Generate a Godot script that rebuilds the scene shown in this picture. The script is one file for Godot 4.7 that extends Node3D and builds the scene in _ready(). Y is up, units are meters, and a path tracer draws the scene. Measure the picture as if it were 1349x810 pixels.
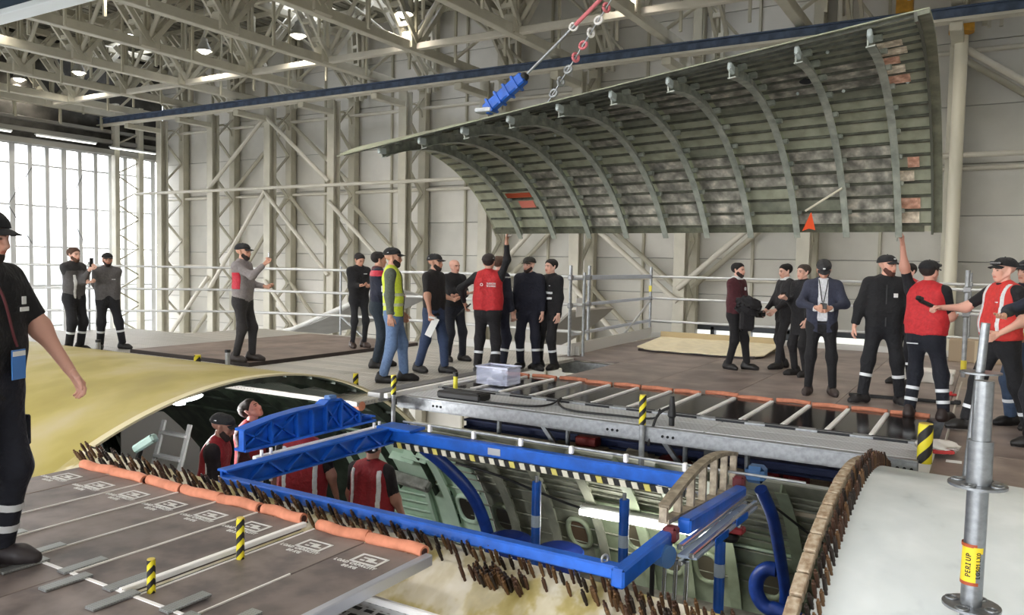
extends Node3D
# Aircraft hangar: the crown panel of an open fuselage hangs from a crane above the work platform.
# World: x runs along the hangar wall (and the fuselage), -z points at that wall, y = 0 is the platform floor.

class MB:
	var v := PackedVector3Array()
	var n := PackedVector3Array()
	var u := PackedVector2Array()
	var c := PackedColorArray()
	var ix := PackedInt32Array()
	var col := Color.WHITE
	func vert(p: Vector3, nn: Vector3, uv := Vector2.ZERO) -> int:
		v.append(p); n.append(nn); u.append(uv); c.append(col)
		return v.size() - 1
	func face(a: int, b: int, d: int) -> void:
		# clockwise seen from outside
		if (v[b] - v[a]).cross(v[d] - v[a]).dot(n[a] + n[b] + n[d]) > 0.0:
			ix.append(a); ix.append(d); ix.append(b)
		else:
			ix.append(a); ix.append(b); ix.append(d)
	func poly(ps: Array, out: Vector3, uvs: Array = []) -> void:
		var nn: Vector3 = (ps[1] - ps[0]).cross(ps[2] - ps[0])
		if nn.length_squared() < 1e-14:
			nn = out
		nn = nn.normalized()
		if nn.dot(out) < 0.0:
			nn = -nn
		var ids: Array[int] = []
		for i in ps.size():
			ids.append(vert(ps[i], nn, uvs[i] if uvs.size() else Vector2.ZERO))
		for i in range(1, ps.size() - 1):
			face(ids[0], ids[i], ids[i + 1])
	func box(at: Vector3, size: Vector3, b := Basis.IDENTITY, bev := 0.0) -> MB:
		var h := size * 0.5
		var e := minf(bev, minf(h.x, minf(h.y, h.z)) * 0.49)
		var ax := [b.x, b.y, b.z]
		var hh := [h.x, h.y, h.z]
		for k in 3:
			var i1 := (k + 1) % 3
			var i2 := (k + 2) % 3
			for s: float in [-1.0, 1.0]:
				var o: Vector3 = ax[k] * s
				var q := []
				for t in [[-1, -1], [1, -1], [1, 1], [-1, 1]]:
					q.append(at + o * hh[k] + ax[i1] * (hh[i1] - e) * t[0] + ax[i2] * (hh[i2] - e) * t[1])
				poly(q, o)
		if e > 0.0:
			for k in 3:
				var i1 := (k + 1) % 3
				var i2 := (k + 2) % 3
				for s: float in [-1.0, 1.0]:
					for t: float in [-1.0, 1.0]:
						var a1: Vector3 = at + ax[i1] * hh[i1] * s + ax[i2] * (hh[i2] - e) * t
						var a2: Vector3 = at + ax[i1] * (hh[i1] - e) * s + ax[i2] * hh[i2] * t
						var l: Vector3 = ax[k] * (hh[k] - e)
						poly([a1 - l, a1 + l, a2 + l, a2 - l], ax[i1] * s + ax[i2] * t)
		return self
	func bar(a: Vector3, d: Vector3, w: float, h: float, up := Vector3.UP, bev := 0.0) -> MB:
		# a box from a to d, w across and h along up
		var z := (d - a).normalized()
		var x := up.cross(z)
		if x.length() < 0.01:
			x = Vector3.RIGHT.cross(z)
		x = x.normalized()
		return box((a + d) * 0.5, Vector3(w, h, a.distance_to(d)), Basis(x, z.cross(x), z), bev)
	func tube(pts: Array, r, sides := 10, caps := true) -> MB:
		# r: one radius, or one per point
		var up := Vector3.UP
		var t0: Vector3 = (pts[1] - pts[0]).normalized()
		if absf(t0.y) > 0.9:
			up = Vector3.RIGHT
		var x := up.cross(t0).normalized()
		var last := -1
		var run := 0.0
		for i in pts.size():
			var t: Vector3 = (pts[mini(i + 1, pts.size() - 1)] - pts[maxi(i - 1, 0)]).normalized()
			x = (x - t * x.dot(t)).normalized()
			var y := t.cross(x)
			var rr: float = r[i] if r is Array else r
			if i > 0:
				run += pts[i].distance_to(pts[i - 1])
			var first := v.size()
			for k in sides + 1:
				var a := TAU * k / sides
				var nn := x * cos(a) + y * sin(a)
				vert(pts[i] + nn * rr, nn, Vector2(float(k) / sides, run))
			if last >= 0:
				for k in sides:
					face(last + k, last + k + 1, first + k)
					face(last + k + 1, first + k + 1, first + k)
			last = first
			if caps and (i == 0 or i == pts.size() - 1) and rr > 0.0005:
				var o := t * (-1.0 if i == 0 else 1.0)
				var q := []
				for k in sides:
					q.append(pts[i] + (x * cos(TAU * k / sides) + y * sin(TAU * k / sides)) * rr)
				poly(q, o)
		return self
	func ring(at: Vector3, axis: Vector3, big: float, r: float, sides := 20, around := 6) -> MB:
		var z := axis.normalized()
		var x := z.cross(Vector3.UP if absf(z.y) < 0.9 else Vector3.RIGHT).normalized()
		var y := z.cross(x)
		var q := []
		for i in sides + 1:
			var a := TAU * i / sides
			q.append(at + (x * cos(a) + y * sin(a)) * big)
		return tube(q, r, around, false)
	func lathe(prof: Array, at: Vector3, b := Basis.IDENTITY, sides := 16) -> MB:
		# prof: Vector2(radius, height) from bottom to top; creases stay sharp
		for i in prof.size() - 1:
			var p: Vector2 = prof[i]
			var q: Vector2 = prof[i + 1]
			var d := q - p
			if d.length() < 1e-6:
				continue
			var sl := Vector2(d.y, -d.x).normalized()
			var f := v.size()
			for k in sides + 1:
				var a := TAU * k / sides
				var o := b.x * cos(a) + b.z * sin(a)
				var nn := (o * sl.x + b.y * sl.y).normalized()
				vert(at + o * p.x + b.y * p.y, nn, Vector2(float(k) / sides, p.y))
				vert(at + o * q.x + b.y * q.y, nn, Vector2(float(k) / sides, q.y))
			for k in sides:
				var j := f + k * 2
				face(j, j + 2, j + 1)
				face(j + 1, j + 2, j + 3)
		return self
	func prism(outline: PackedVector2Array, depth: float, at: Vector3, b := Basis.IDENTITY) -> MB:
		# outline in b.x / b.y, extruded along b.z by depth (centred)
		var ids := Geometry2D.triangulate_polygon(outline)
		for s: float in [-0.5, 0.5]:
			for i in range(0, ids.size(), 3):
				var q := []
				for k in 3:
					var p := outline[ids[i + k]]
					q.append(at + b.x * p.x + b.y * p.y + b.z * depth * s)
				poly(q, b.z * s)
		var cw := Geometry2D.is_polygon_clockwise(outline)
		for i in outline.size():
			var p := outline[i]
			var q := outline[(i + 1) % outline.size()]
			var d := q - p
			var o := Vector2(-d.y, d.x) if cw else Vector2(d.y, -d.x)
			var a := at + b.x * p.x + b.y * p.y
			var e := at + b.x * q.x + b.y * q.y
			var z := b.z * depth * 0.5
			poly([a - z, e - z, e + z, a + z], b.x * o.x + b.y * o.y)
		return self
	func grid(rows: Array, out: Vector3) -> MB:
		# a smooth sheet through rows of points; out is a rough outward hint
		var nr := rows.size()
		var nc: int = rows[0].size()
		var f := v.size()
		for i in nr:
			for j in nc:
				var du: Vector3 = rows[i][mini(j + 1, nc - 1)] - rows[i][maxi(j - 1, 0)]
				var dv: Vector3 = rows[mini(i + 1, nr - 1)][j] - rows[maxi(i - 1, 0)][j]
				var nn := du.cross(dv).normalized()
				if nn.dot(out) < 0.0:
					nn = -nn
				vert(rows[i][j], nn, Vector2(float(j) / (nc - 1), float(i) / (nr - 1)))
		for i in nr - 1:
			for j in nc - 1:
				var k := f + i * nc + j
				face(k, k + 1, k + nc)
				face(k + 1, k + nc + 1, k + nc)
		return self
	func shell(rows: Array, thick: float, out: Vector3) -> MB:
		# a sheet with thickness, laid on the inner side of rows
		var nr := rows.size()
		var nc: int = rows[0].size()
		var inner := []
		for i in nr:
			var line := []
			for j in nc:
				var du: Vector3 = rows[i][mini(j + 1, nc - 1)] - rows[i][maxi(j - 1, 0)]
				var dv: Vector3 = rows[mini(i + 1, nr - 1)][j] - rows[maxi(i - 1, 0)][j]
				var nn := du.cross(dv).normalized()
				if nn.dot(out) < 0.0:
					nn = -nn
				line.append(rows[i][j] - nn * thick)
			inner.append(line)
		grid(rows, out)
		grid(inner, -out)
		for j in nc - 1:
			poly([rows[0][j], rows[0][j + 1], inner[0][j + 1], inner[0][j]], rows[0][j] - rows[1][j])
			poly([rows[nr - 1][j], rows[nr - 1][j + 1], inner[nr - 1][j + 1], inner[nr - 1][j]], rows[nr - 1][j] - rows[nr - 2][j])
		for i in nr - 1:
			poly([rows[i][0], rows[i + 1][0], inner[i + 1][0], inner[i][0]], rows[i][0] - rows[i][1])
			poly([rows[i][nc - 1], rows[i + 1][nc - 1], inner[i + 1][nc - 1], inner[i][nc - 1]], rows[i][nc - 1] - rows[i][nc - 2])
		return self
	func ball(at: Vector3, r: Vector3, sides := 14, b := Basis.IDENTITY) -> MB:
		var f := v.size()
		var st := sides / 2
		for i in st + 1:
			var t := PI * i / st
			for k in sides + 1:
				var a := TAU * k / sides
				var d := Vector3(sin(t) * cos(a), cos(t), sin(t) * sin(a))
				vert(at + b * (d * r), (b * (d / r)).normalized(), Vector2(float(k) / sides, float(i) / st))
		for i in st:
			for k in sides:
				var j := f + i * (sides + 1) + k
				face(j, j + 1, j + sides + 1)
				face(j + 1, j + sides + 2, j + sides + 1)
		return self
	func join(o: MB, t: Transform3D) -> MB:
		var f := v.size()
		var nb := t.basis.inverse().transposed()
		for i in o.v.size():
			v.append(t * o.v[i]); n.append((nb * o.n[i]).normalized()); u.append(o.u[i]); c.append(o.c[i] * col)
		var flip := t.basis.determinant() < 0.0
		for i in range(0, o.ix.size(), 3):
			ix.append(f + o.ix[i])
			ix.append(f + o.ix[i + (2 if flip else 1)])
			ix.append(f + o.ix[i + (1 if flip else 2)])
		return self
	func done(m: Material) -> ArrayMesh:
		var a := []
		a.resize(Mesh.ARRAY_MAX)
		a[Mesh.ARRAY_VERTEX] = v; a[Mesh.ARRAY_NORMAL] = n; a[Mesh.ARRAY_TEX_UV] = u; a[Mesh.ARRAY_COLOR] = c; a[Mesh.ARRAY_INDEX] = ix
		var r := ArrayMesh.new()
		r.add_surface_from_arrays(Mesh.PRIMITIVE_TRIANGLES, a)
		r.surface_set_material(0, m)
		return r

var rng := RandomNumberGenerator.new()
var mats := {}
var texs := {}
var taken := {}

func numbered(called: String) -> String:
	var k: int = taken.get(called, 0)
	taken[called] = k + 1
	return called if k == 0 else "%s_%03d" % [called, k]

func obj(called: String, mesh, m: Material, parent: Node3D = self, at := Transform3D.IDENTITY) -> MeshInstance3D:
	var o := MeshInstance3D.new()
	o.mesh = mesh.done(m) if mesh is MB else mesh
	if not (mesh is MB) and m:
		o.material_override = m
	o.name = numbered(called) if parent == self else called
	o.transform = at
	parent.add_child(o, true)
	return o

func tag(o: Node3D, label: String, category := "", group := "", kind := "") -> Node3D:
	o.set_meta("label", label)
	if category: o.set_meta("category", category)
	if group: o.set_meta("group", group)
	if kind: o.set_meta("kind", kind)
	return o

func thing(called: String, label: String, category: String, at := Vector3.ZERO, turn := 0.0, group := "", kind := "") -> Node3D:
	var o := Node3D.new()
	o.name = numbered(called)
	add_child(o)
	o.position = at
	o.rotation.y = turn
	tag(o, label, category, group, kind)
	return o

func sub(called: String, parent: Node3D, at := Vector3.ZERO, turn := 0.0) -> Node3D:
	var o := Node3D.new()
	o.name = called
	parent.add_child(o, true)
	o.position = at
	o.rotation.y = turn
	return o

func tex(seed_: int, freq: float, stops: Array, size := 256, octaves := 5, stretch := Vector2.ONE) -> ImageTexture:
	# seamless fractal noise through a colour ramp; stops = [at, Color, at, Color ...]
	var key := "%d/%f/%s/%s" % [seed_, freq, stops, stretch]
	if texs.has(key):
		return texs[key]
	var fn := FastNoiseLite.new()
	fn.seed = seed_
	fn.noise_type = FastNoiseLite.TYPE_SIMPLEX_SMOOTH
	fn.frequency = freq
	fn.fractal_octaves = octaves
	fn.fractal_gain = 0.55
	var img := fn.get_seamless_image(size, size)
	img.convert(Image.FORMAT_L8)
	var g := Gradient.new()
	g.offsets = PackedFloat32Array([stops[0], stops[2]])
	g.colors = PackedColorArray([stops[1], stops[3]])
	for i in range(4, stops.size(), 2):
		g.add_point(stops[i], stops[i + 1])
	var lut: Array[Color] = []
	for i in 256:
		lut.append(g.sample(i / 255.0))
	var out := Image.create(size, size, false, Image.FORMAT_RGB8)
	var d := img.get_data()
	for y in size:
		for x in size:
			var sx := int(x * stretch.x) % size
			var sy := int(y * stretch.y) % size
			out.set_pixel(x, y, lut[d[sy * size + sx]])
	texs[key] = ImageTexture.create_from_image(out)
	return texs[key]

func grey(lo: float, hi: float, s := 1, f := 0.02) -> ImageTexture:
	return tex(s, f, [0.25, Color(lo, lo, lo), 0.75, Color(hi, hi, hi)])

func mat(key: String, col := Color.WHITE, rough := 0.6, metal := 0.0, t: Texture2D = null, scale := 1.0) -> StandardMaterial3D:
	if mats.has(key):
		return mats[key]
	var m := StandardMaterial3D.new()
	m.albedo_color = col
	m.roughness = rough
	m.metallic = metal
	m.vertex_color_use_as_albedo = true
	if t:
		m.albedo_texture = t
		m.uv1_triplanar = true
		m.uv1_scale = Vector3.ONE * scale
	mats[key] = m
	return m

func glow(key: String, col: Color, energy: float) -> StandardMaterial3D:
	var m := mat(key, col, 0.5)
	m.emission_enabled = true
	m.emission = col
	m.emission_energy_multiplier = energy
	return m

func rgb(r: int, g: int, b: int) -> Color:
	return Color(r / 255.0, g / 255.0, b / 255.0)

func turned(a: Vector3, b: Vector3, c: Vector3) -> Basis:
	return Basis(a, b, c)

# where the fuselage skin lies: angle from the top (positive = far side, towards the wall)
const FR := 4.2
func fus(x: float, deg: float, inward := 0.0) -> Vector3:
	var t := clampf((x + 6.5) / 5.75, 0.0, 1.6)
	var top := 0.41 - 0.21 * t
	var a := deg_to_rad(deg)
	return Vector3(x, top - FR + (FR - inward) * cos(a), -5.7 - 0.2 * t - (FR - inward) * sin(a))

class Field:
	# a distance field on a grid: tapered bones joined by a smooth minimum, meshed as surface nets
	var K := 42.0
	var lo: Vector3
	var cs: float
	var nx: int
	var ny: int
	var nz: int
	var acc: PackedFloat32Array
	var cut_lo := Vector3(-9, -9, -9)
	var cut_hi := Vector3(9, 9, 9)
	var planes := []
	func _init(bones: Array, cell: float, grow := 0.0, k_lo := Vector3(-9, -9, -9), k_hi := Vector3(9, 9, 9), sharp := 42.0) -> void:
		K = sharp
		cs = cell
		cut_lo = k_lo
		cut_hi = k_hi
		var a := Vector3(9, 9, 9)
		var b := -a
		for q in bones:
			var r: float = maxf(q[2], q[3]) + grow + 0.03
			a = a.min(q[0].min(q[1]) - Vector3.ONE * r)
			b = b.max(q[0].max(q[1]) + Vector3.ONE * r)
		a = a.max(k_lo - Vector3.ONE * cs * 2.0)
		b = b.min(k_hi + Vector3.ONE * cs * 2.0)
		lo = a
		nx = maxi(2, int((b.x - a.x) / cs) + 2)
		ny = maxi(2, int((b.y - a.y) / cs) + 2)
		nz = maxi(2, int((b.z - a.z) / cs) + 2)
		acc.resize(nx * ny * nz)
		for q in bones:
			bone(q[0], q[1], q[2] + grow, q[3] + grow, q.size() > 4 and q[4], q.size() > 5 and q[5])
	func bone(a: Vector3, b: Vector3, ra: float, rb: float, fa: bool, fb: bool) -> void:
		var m := maxf(ra, rb) + 0.07
		var l := a.min(b) - Vector3.ONE * m - lo
		var h := a.max(b) + Vector3.ONE * m - lo
		var x0 := clampi(int(l.x / cs), 0, nx - 1)
		var x1 := clampi(int(h.x / cs) + 1, 0, nx - 1)
		var y0 := clampi(int(l.y / cs), 0, ny - 1)
		var y1 := clampi(int(h.y / cs) + 1, 0, ny - 1)
		var z0 := clampi(int(l.z / cs), 0, nz - 1)
		var z1 := clampi(int(h.z / cs) + 1, 0, nz - 1)
		var ba := b - a
		var len2 := maxf(ba.length_squared(), 1e-9)
		var ln := sqrt(len2)
		for z in range(z0, z1 + 1):
			for y in range(y0, y1 + 1):
				var at := (z * ny + y) * nx
				for x in range(x0, x1 + 1):
					var pa := lo + Vector3(x, y, z) * cs - a
					var t := pa.dot(ba) / len2
					var d: float
					if t < 0.0:
						d = maxf((pa - ba * t).length() - ra, -t * ln) if fa else pa.length() - ra
					elif t > 1.0:
						d = maxf((pa - ba * t).length() - rb, (t - 1.0) * ln) if fb else (pa - ba).length() - rb
					else:
						d = (pa - ba * t).length() - ra - (rb - ra) * t
					if d < 3.7 / K:
						acc[at + x] += exp(-K * d)
	func mesh(tint = null) -> MB:
		var m := MB.new()
		var n := acc.size()
		var val := PackedFloat32Array()
		val.resize(n)
		var ins := PackedByteArray()
		ins.resize(n)
		var i := 0
		for z in nz:
			for y in ny:
				for x in nx:
					var f := 3.6 / K
					if acc[i] > 0.025:
						f = -log(acc[i]) / K
						var p := lo + Vector3(x, y, z) * cs
						f = maxf(f, maxf(cut_lo.x - p.x, p.x - cut_hi.x))
						f = maxf(f, maxf(cut_lo.y - p.y, p.y - cut_hi.y))
						f = maxf(f, maxf(cut_lo.z - p.z, p.z - cut_hi.z))
						for pl: Plane in planes:
							f = maxf(f, pl.distance_to(p))
					val[i] = f
					ins[i] = 1 if f < 0.0 else 0
					i += 1
		var ids := PackedInt32Array()
		ids.resize(n)
		ids.fill(-1)
		var sx := 1
		var sy := nx
		var sz := nx * ny
		for z in nz - 1:
			for y in ny - 1:
				var at := (z * ny + y) * nx
				for x in nx - 1:
					var o := at + x
					var s := ins[o] + ins[o + 1] + ins[o + sy] + ins[o + sy + 1] + ins[o + sz] + ins[o + sz + 1] + ins[o + sz + sy] + ins[o + sz + sy + 1]
					if s == 0 or s == 8:
						continue
					var c: Array[float] = [val[o], val[o + 1], val[o + sy], val[o + sy + 1], val[o + sz], val[o + sz + 1], val[o + sz + sy], val[o + sz + sy + 1]]
					var sum := Vector3.ZERO
					var k := 0
					for e in 12:
						var ax := e / 4
						var r := e % 4
						var a: int
						var b: int
						var p: Vector3
						if ax == 0:
							a = r * 2; b = a + 1
							p = Vector3(0, r % 2, r / 2)
						elif ax == 1:
							a = (r % 2) + (r / 2) * 4; b = a + 2
							p = Vector3(r % 2, 0, r / 2)
						else:
							a = r; b = r + 4
							p = Vector3(r % 2, r / 2, 0)
						if (c[a] < 0.0) != (c[b] < 0.0):
							p[ax] = c[a] / (c[a] - c[b])
							sum += p
							k += 1
					var g := Vector3(c[1] + c[3] + c[5] + c[7] - c[0] - c[2] - c[4] - c[6], c[2] + c[3] + c[6] + c[7] - c[0] - c[1] - c[4] - c[5], c[4] + c[5] + c[6] + c[7] - c[0] - c[1] - c[2] - c[3])
					var w := lo + (Vector3(x, y, z) + sum / k) * cs
					if tint != null:
						m.col = tint.call(w)
					ids[o] = m.vert(w, g.normalized())
		for z in range(1, nz - 1):
			for y in range(1, ny - 1):
				var at := (z * ny + y) * nx
				for x in range(1, nx - 1):
					var o := at + x
					if ins[o] != ins[o + sx]:
						quad4(m, ids[o], ids[o - sy], ids[o - sy - sz], ids[o - sz])
					if ins[o] != ins[o + sy]:
						quad4(m, ids[o], ids[o - sx], ids[o - sx - sz], ids[o - sz])
					if ins[o] != ins[o + sz]:
						quad4(m, ids[o], ids[o - sx], ids[o - sx - sy], ids[o - sy])
		m.col = Color.WHITE
		return m
	func quad4(m: MB, a: int, b: int, c: int, d: int) -> void:
		if a < 0 or b < 0 or c < 0 or d < 0:
			return
		m.face(a, b, c)
		m.face(a, c, d)

func _ready() -> void:
	rng.seed = 7
	# ---- camera, sky, exposure
	var cam := Camera3D.new()
	cam.name = "camera"
	add_child(cam)
	cam.transform = Transform3D(Basis(Vector3(0.857245, 0.018837, -0.514564), Vector3(-0.043974, 0.998358, -0.036711), Vector3(0.513028, 0.054098, 0.856666)), Vector3(0, 1.62, 0))
	cam.fov = rad_to_deg(2.0 * atan(405.0 / 1050.0))
	cam.near = 0.05
	cam.far = 300.0
	cam.current = true
	var env := Environment.new()
	env.background_mode = Environment.BG_SKY
	var sm := ProceduralSkyMaterial.new()
	sm.sky_top_color = Color(0.93, 0.95, 1.0)
	sm.sky_horizon_color = Color(1.0, 0.99, 0.97)
	sm.ground_horizon_color = Color(0.8, 0.81, 0.8)
	sm.ground_bottom_color = Color(0.6, 0.6, 0.58)
	sm.sky_energy_multiplier = 3.2
	sm.ground_energy_multiplier = 2.0
	sm.sun_angle_max = 0.0
	var sky := Sky.new()
	sky.sky_material = sm
	env.sky = sky
	env.tonemap_mode = Environment.TONE_MAPPER_LINEAR
	env.tonemap_exposure = 0.77
	env.sdfgi_enabled = true
	env.ssao_enabled = true
	env.ssil_enabled = true
	var we := WorldEnvironment.new()
	we.name = "environment"
	we.environment = env
	add_child(we)
	# ---- the place
	build_hangar()
	build_roof()
	build_lamps()
	build_decks()
	build_fuselage()
	build_interior()
	build_panel()
	build_blue_frame()
	build_trestle()
	build_near_planks()
	build_rails()
	build_clutter()
	build_people()

const COLX := [-42.5, -37.95, -33.36, -28.77, -24.18, -19.59, -15.0, -10.41, -5.82, -1.23, 3.36, 7.95]
const ZF := -30.0
const ZB := -31.65
const ZW := -32.0

func paint(k := 0) -> StandardMaterial3D:
	return mat("cream%d" % k, [rgb(196, 192, 176), rgb(186, 181, 162), rgb(205, 200, 186)][k], 0.5, 0.0, grey(0.95, 1.0, 11 + k, 0.015), 0.25)

func build_hangar() -> void:
	var clad := []
	for k in 4:
		clad.append(mat("clad%d" % k, [rgb(215, 212, 203), rgb(210, 207, 198), rgb(219, 216, 208), rgb(207, 205, 197)][k], 0.75, 0.0, grey(0.965, 1.0, 21, 0.012), 0.15))
	# far long wall: cladding sheets with their seams, a window band low down
	var w := thing("wall_back", "pale grey sheet-clad hangar wall behind the lattice columns", "wall", Vector3.ZERO, 0.0, "", "structure")
	var backing := MB.new()
	backing.box(Vector3(-28.2, 3.0, ZW - 0.3), Vector3(34.0, 22.0, 0.3))
	backing.box(Vector3(6.6, 3.0, ZW - 0.3), Vector3(20.4, 22.0, 0.3))
	backing.box(Vector3(-7.4, 6.6, ZW - 0.3), Vector3(7.6, 14.8, 0.3))
	backing.box(Vector3(-7.4, -5.0, ZW - 0.3), Vector3(7.6, 6.0, 0.3))
	obj("wall_core", backing, mat("core", rgb(150, 149, 146), 0.9), w)
	var xs := []
	for i in COLX.size() - 1:
		xs.append(COLX[i])
		xs.append((COLX[i] + COLX[i + 1]) * 0.5)
	xs.append(COLX[-1]); xs.append(12.0); xs.append(16.5); xs.insert(0, -45.1)
	var ys := [-7.0, -4.6, -2.2, -0.72, 0.55, 2.0, 3.6, 5.4, 7.4, 9.6, 11.8, 14.0]
	for i in xs.size() - 1:
		for j in ys.size() - 1:
			if xs[i] > -11.3 and xs[i] < -3.7 and j == 2:
				continue
			var m := MB.new()
			var sz := Vector3(xs[i + 1] - xs[i] - 0.03, ys[j + 1] - ys[j] - 0.025, 0.06)
			m.box(Vector3((xs[i] + xs[i + 1]) * 0.5, (ys[j] + ys[j + 1]) * 0.5, ZW - 0.1 + 0.012 * rng.randf()), sz, Basis.IDENTITY, 0.012)
			obj("cladding_sheet", m, clad[rng.randi() % 4], w)
	var rib := MB.new()
	for i in range(1, xs.size() - 1):
		rib.box(Vector3(xs[i], 3.0, ZW + 0.02), Vector3(0.1, 21.5, 0.14), Basis.IDENTITY, 0.01)
	obj("cladding_rail", rib, paint(1), w)
	# window band in that wall
	var win := thing("window_1", "low strip of daylit windows in dark frames in the hangar wall", "window", Vector3.ZERO, 0.0, "", "structure")
	var fm := mat("win_frame", rgb(52, 56, 60), 0.45, 0.3)
	var fr := MB.new()
	for yy: float in [-2.12, -0.8]:
		fr.box(Vector3(-7.4, yy, ZW - 0.12), Vector3(7.5, 0.2, 0.3), Basis.IDENTITY, 0.01)
	for k in 6:
		fr.box(Vector3(-11.1 + k * 1.48, -1.45, ZW - 0.12), Vector3(0.16, 1.4, 0.3), Basis.IDENTITY, 0.01)
	obj("window_frame", fr, fm, win)
	for k in 5:
		obj("pane", MB.new().box(Vector3(-10.36 + k * 1.48, -1.45, ZW - 0.15), Vector3(1.34, 1.16, 0.012)), glass(), win)
	# wall columns: twin chords with zigzag lacing
	for k in COLX.size():
		column(COLX[k], k)
	# wall rails, front and back, and the diagonal braces between the columns
	for d in [[5.42, ZF + 0.22, 0.16], [5.2, ZB, 0.14], [9.15, ZB + 0.1, 0.16], [1.15, ZB, 0.14], [-3.0, ZB, 0.14]]:
		var m := MB.new()
		m.tube([Vector3(-44.5, d[0], d[1]), Vector3(9.0, d[0], d[1])], d[2] * 0.55, 10)
		var o := obj("wall_tie", m, paint(2))
		tag(o, ["cream tie tube along the fronts of the wall columns", "cream tie tube on the wall behind the mid tie", "cream top tie tube under the crane rail", "cream low tie tube on the wall near guard rail height", "lowest cream tie tube on the wall below the platform"][[5.42, 5.2, 9.15, 1.15, -3.0].find(d[0])], "tie", "", "structure")
	var braces := [[1, 2, 9.2, 5.5, -1], [1, 2, 5.3, -0.2, -1], [2, 3, 9.2, 5.6, 1], [2, 3, 5.2, 0.9, 1], [3, 4, 4.6, 0.8, 1], [5, 6, 5.0, 0.5, -1], [6, 7, 4.0, 0.3, 1], [6, 7, 0.8, -3.5, 1], [7, 8, 4.8, 0.8, -1], [9, 10, 9.0, 5.6, 1], [2, 3, 0.5, -4.0, 1], [0, 1, 0.6, -4.0, -1]]
	for b in braces:
		var hi: float = COLX[b[0]] if b[4] > 0 else COLX[b[1]]
		var lo: float = COLX[b[1]] if b[4] > 0 else COLX[b[0]]
		var t := thing("wall_brace", "pair of slanting cream brace tubes between two wall columns", "brace", Vector3.ZERO, 0.0, "slanting braces between the wall columns", "structure")
		for z: float in [ZF + 0.15, ZB + 0.1]:
			var m := MB.new()
			m.tube([Vector3(hi, b[2], z), Vector3(lo, b[3], z)], 0.11, 8)
			obj("brace_tube", m, paint(2 if z > -31.0 else 1), t)
	# crane rail along the column heads
	var rail := thing("crane_rail", "dark blue crane runway beam along the heads of the wall columns", "crane rail", Vector3.ZERO, 0.0, "", "structure")
	var navy := mat("rail_navy", rgb(82, 98, 124), 0.5, 0.0, grey(0.8, 1.0, 31), 0.4)
	obj("beam_web", MB.new().box(Vector3(-19.2, 9.45, -28.0), Vector3(56.0, 0.3, 0.16), Basis.IDENTITY, 0.01), navy, rail)
	obj("top_flange", MB.new().box(Vector3(-19.2, 9.62, -28.0), Vector3(56.0, 0.05, 0.42), Basis.IDENTITY, 0.01), navy, rail)
	obj("bottom_flange", MB.new().box(Vector3(-19.2, 9.26, -28.0), Vector3(56.0, 0.09, 0.46), Basis.IDENTITY, 0.01), paint(2), rail)
	var br := MB.new()
	for x: float in COLX:
		br.box(Vector3(x, 9.08, -29.0), Vector3(0.36, 0.26, 2.2), Basis.IDENTITY, 0.02)
	obj("bracket", br, paint(0), rail)
	# upper wall above the crane rail: stub columns and a plain dark band
	for k in COLX.size():
		var t := thing("column_head", "upper stub of a wall column above the crane rail", "column", Vector3.ZERO, 0.0, "column heads above the crane rail", "structure")
		obj("stub", MB.new().box(Vector3(COLX[k], 11.9, ZB + 0.1), Vector3(0.36, 3.8, 0.5), Basis.IDENTITY, 0.02), paint(1), t)
		obj("stub", MB.new().box(Vector3(COLX[k] + 0.7, 11.9, ZB), Vector3(0.2, 3.8, 0.3), Basis.IDENTITY, 0.02), paint(1), t)
	# glazed hangar doors at the left end
	var gx := -45.2
	var gate := thing("window_2", "wall of tall daylit glazed hangar doors at the far left", "window", Vector3.ZERO, 0.0, "", "structure")
	var gm := mat("gate_steel", rgb(222, 224, 226), 0.5, 0.2)
	var zz := -31.4
	var k2 := 0
	while zz < 24.0:
		var m := MB.new()
		var wide := 0.24 if k2 % 3 else 0.3
		m.box(Vector3(gx, 0.3, zz), Vector3(0.22, 14.6, wide), Basis.IDENTITY, 0.015)
		obj("mullion", m, gm, gate)
		zz += 0.93
		k2 += 1
	for y: float in [-6.8, -4.6, -2.3, -0.05, 2.1, 4.34, 6.56]:
		obj("transom", MB.new().box(Vector3(gx, y, -3.6), Vector3(0.12, 0.1, 56.0), Basis.IDENTITY, 0.01), gm, gate)
	for y in 7:
		var pm := MB.new()
		var y0: float = [-6.8, -4.6, -2.3, -0.05, 2.1, 4.34, 6.56][y]
		var y1: float = [-4.6, -2.3, -0.05, 2.1, 4.34, 6.56, 7.6][y]
		pm.box(Vector3(gx - 0.05, (y0 + y1) * 0.5, -3.6), Vector3(0.012, y1 - y0, 56.0))
		obj("pane", pm, glass(), gate)
	var dg := MB.new()
	for q in [[-24.0, 6.4, -22.8, 4.4], [-24.0, 2.2, -22.8, 4.2], [-26.9, 6.4, -25.9, 4.4], [-27.0, 2.2, -25.9, 4.3], [-25.9, 2.0, -27.0, 0.6]]:
		dg.tube([Vector3(gx + 0.2, q[1], q[0]), Vector3(gx + 0.2, q[3], q[2])], 0.025, 6)
	obj("brace_rod", dg, mat("rod", rgb(120, 122, 124), 0.5, 0.4), gate)
	# header above the doors
	var hd := thing("wall_left", "dark header wall above the glazed hangar doors", "wall", Vector3.ZERO, 0.0, "", "structure")
	obj("header", MB.new().box(Vector3(gx - 0.1, 10.9, -3.6), Vector3(0.3, 6.6, 57.0)), mat("header_dark", rgb(92, 90, 86), 0.8, 0.0, grey(0.8, 1.0, 41), 0.2), hd)
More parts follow.
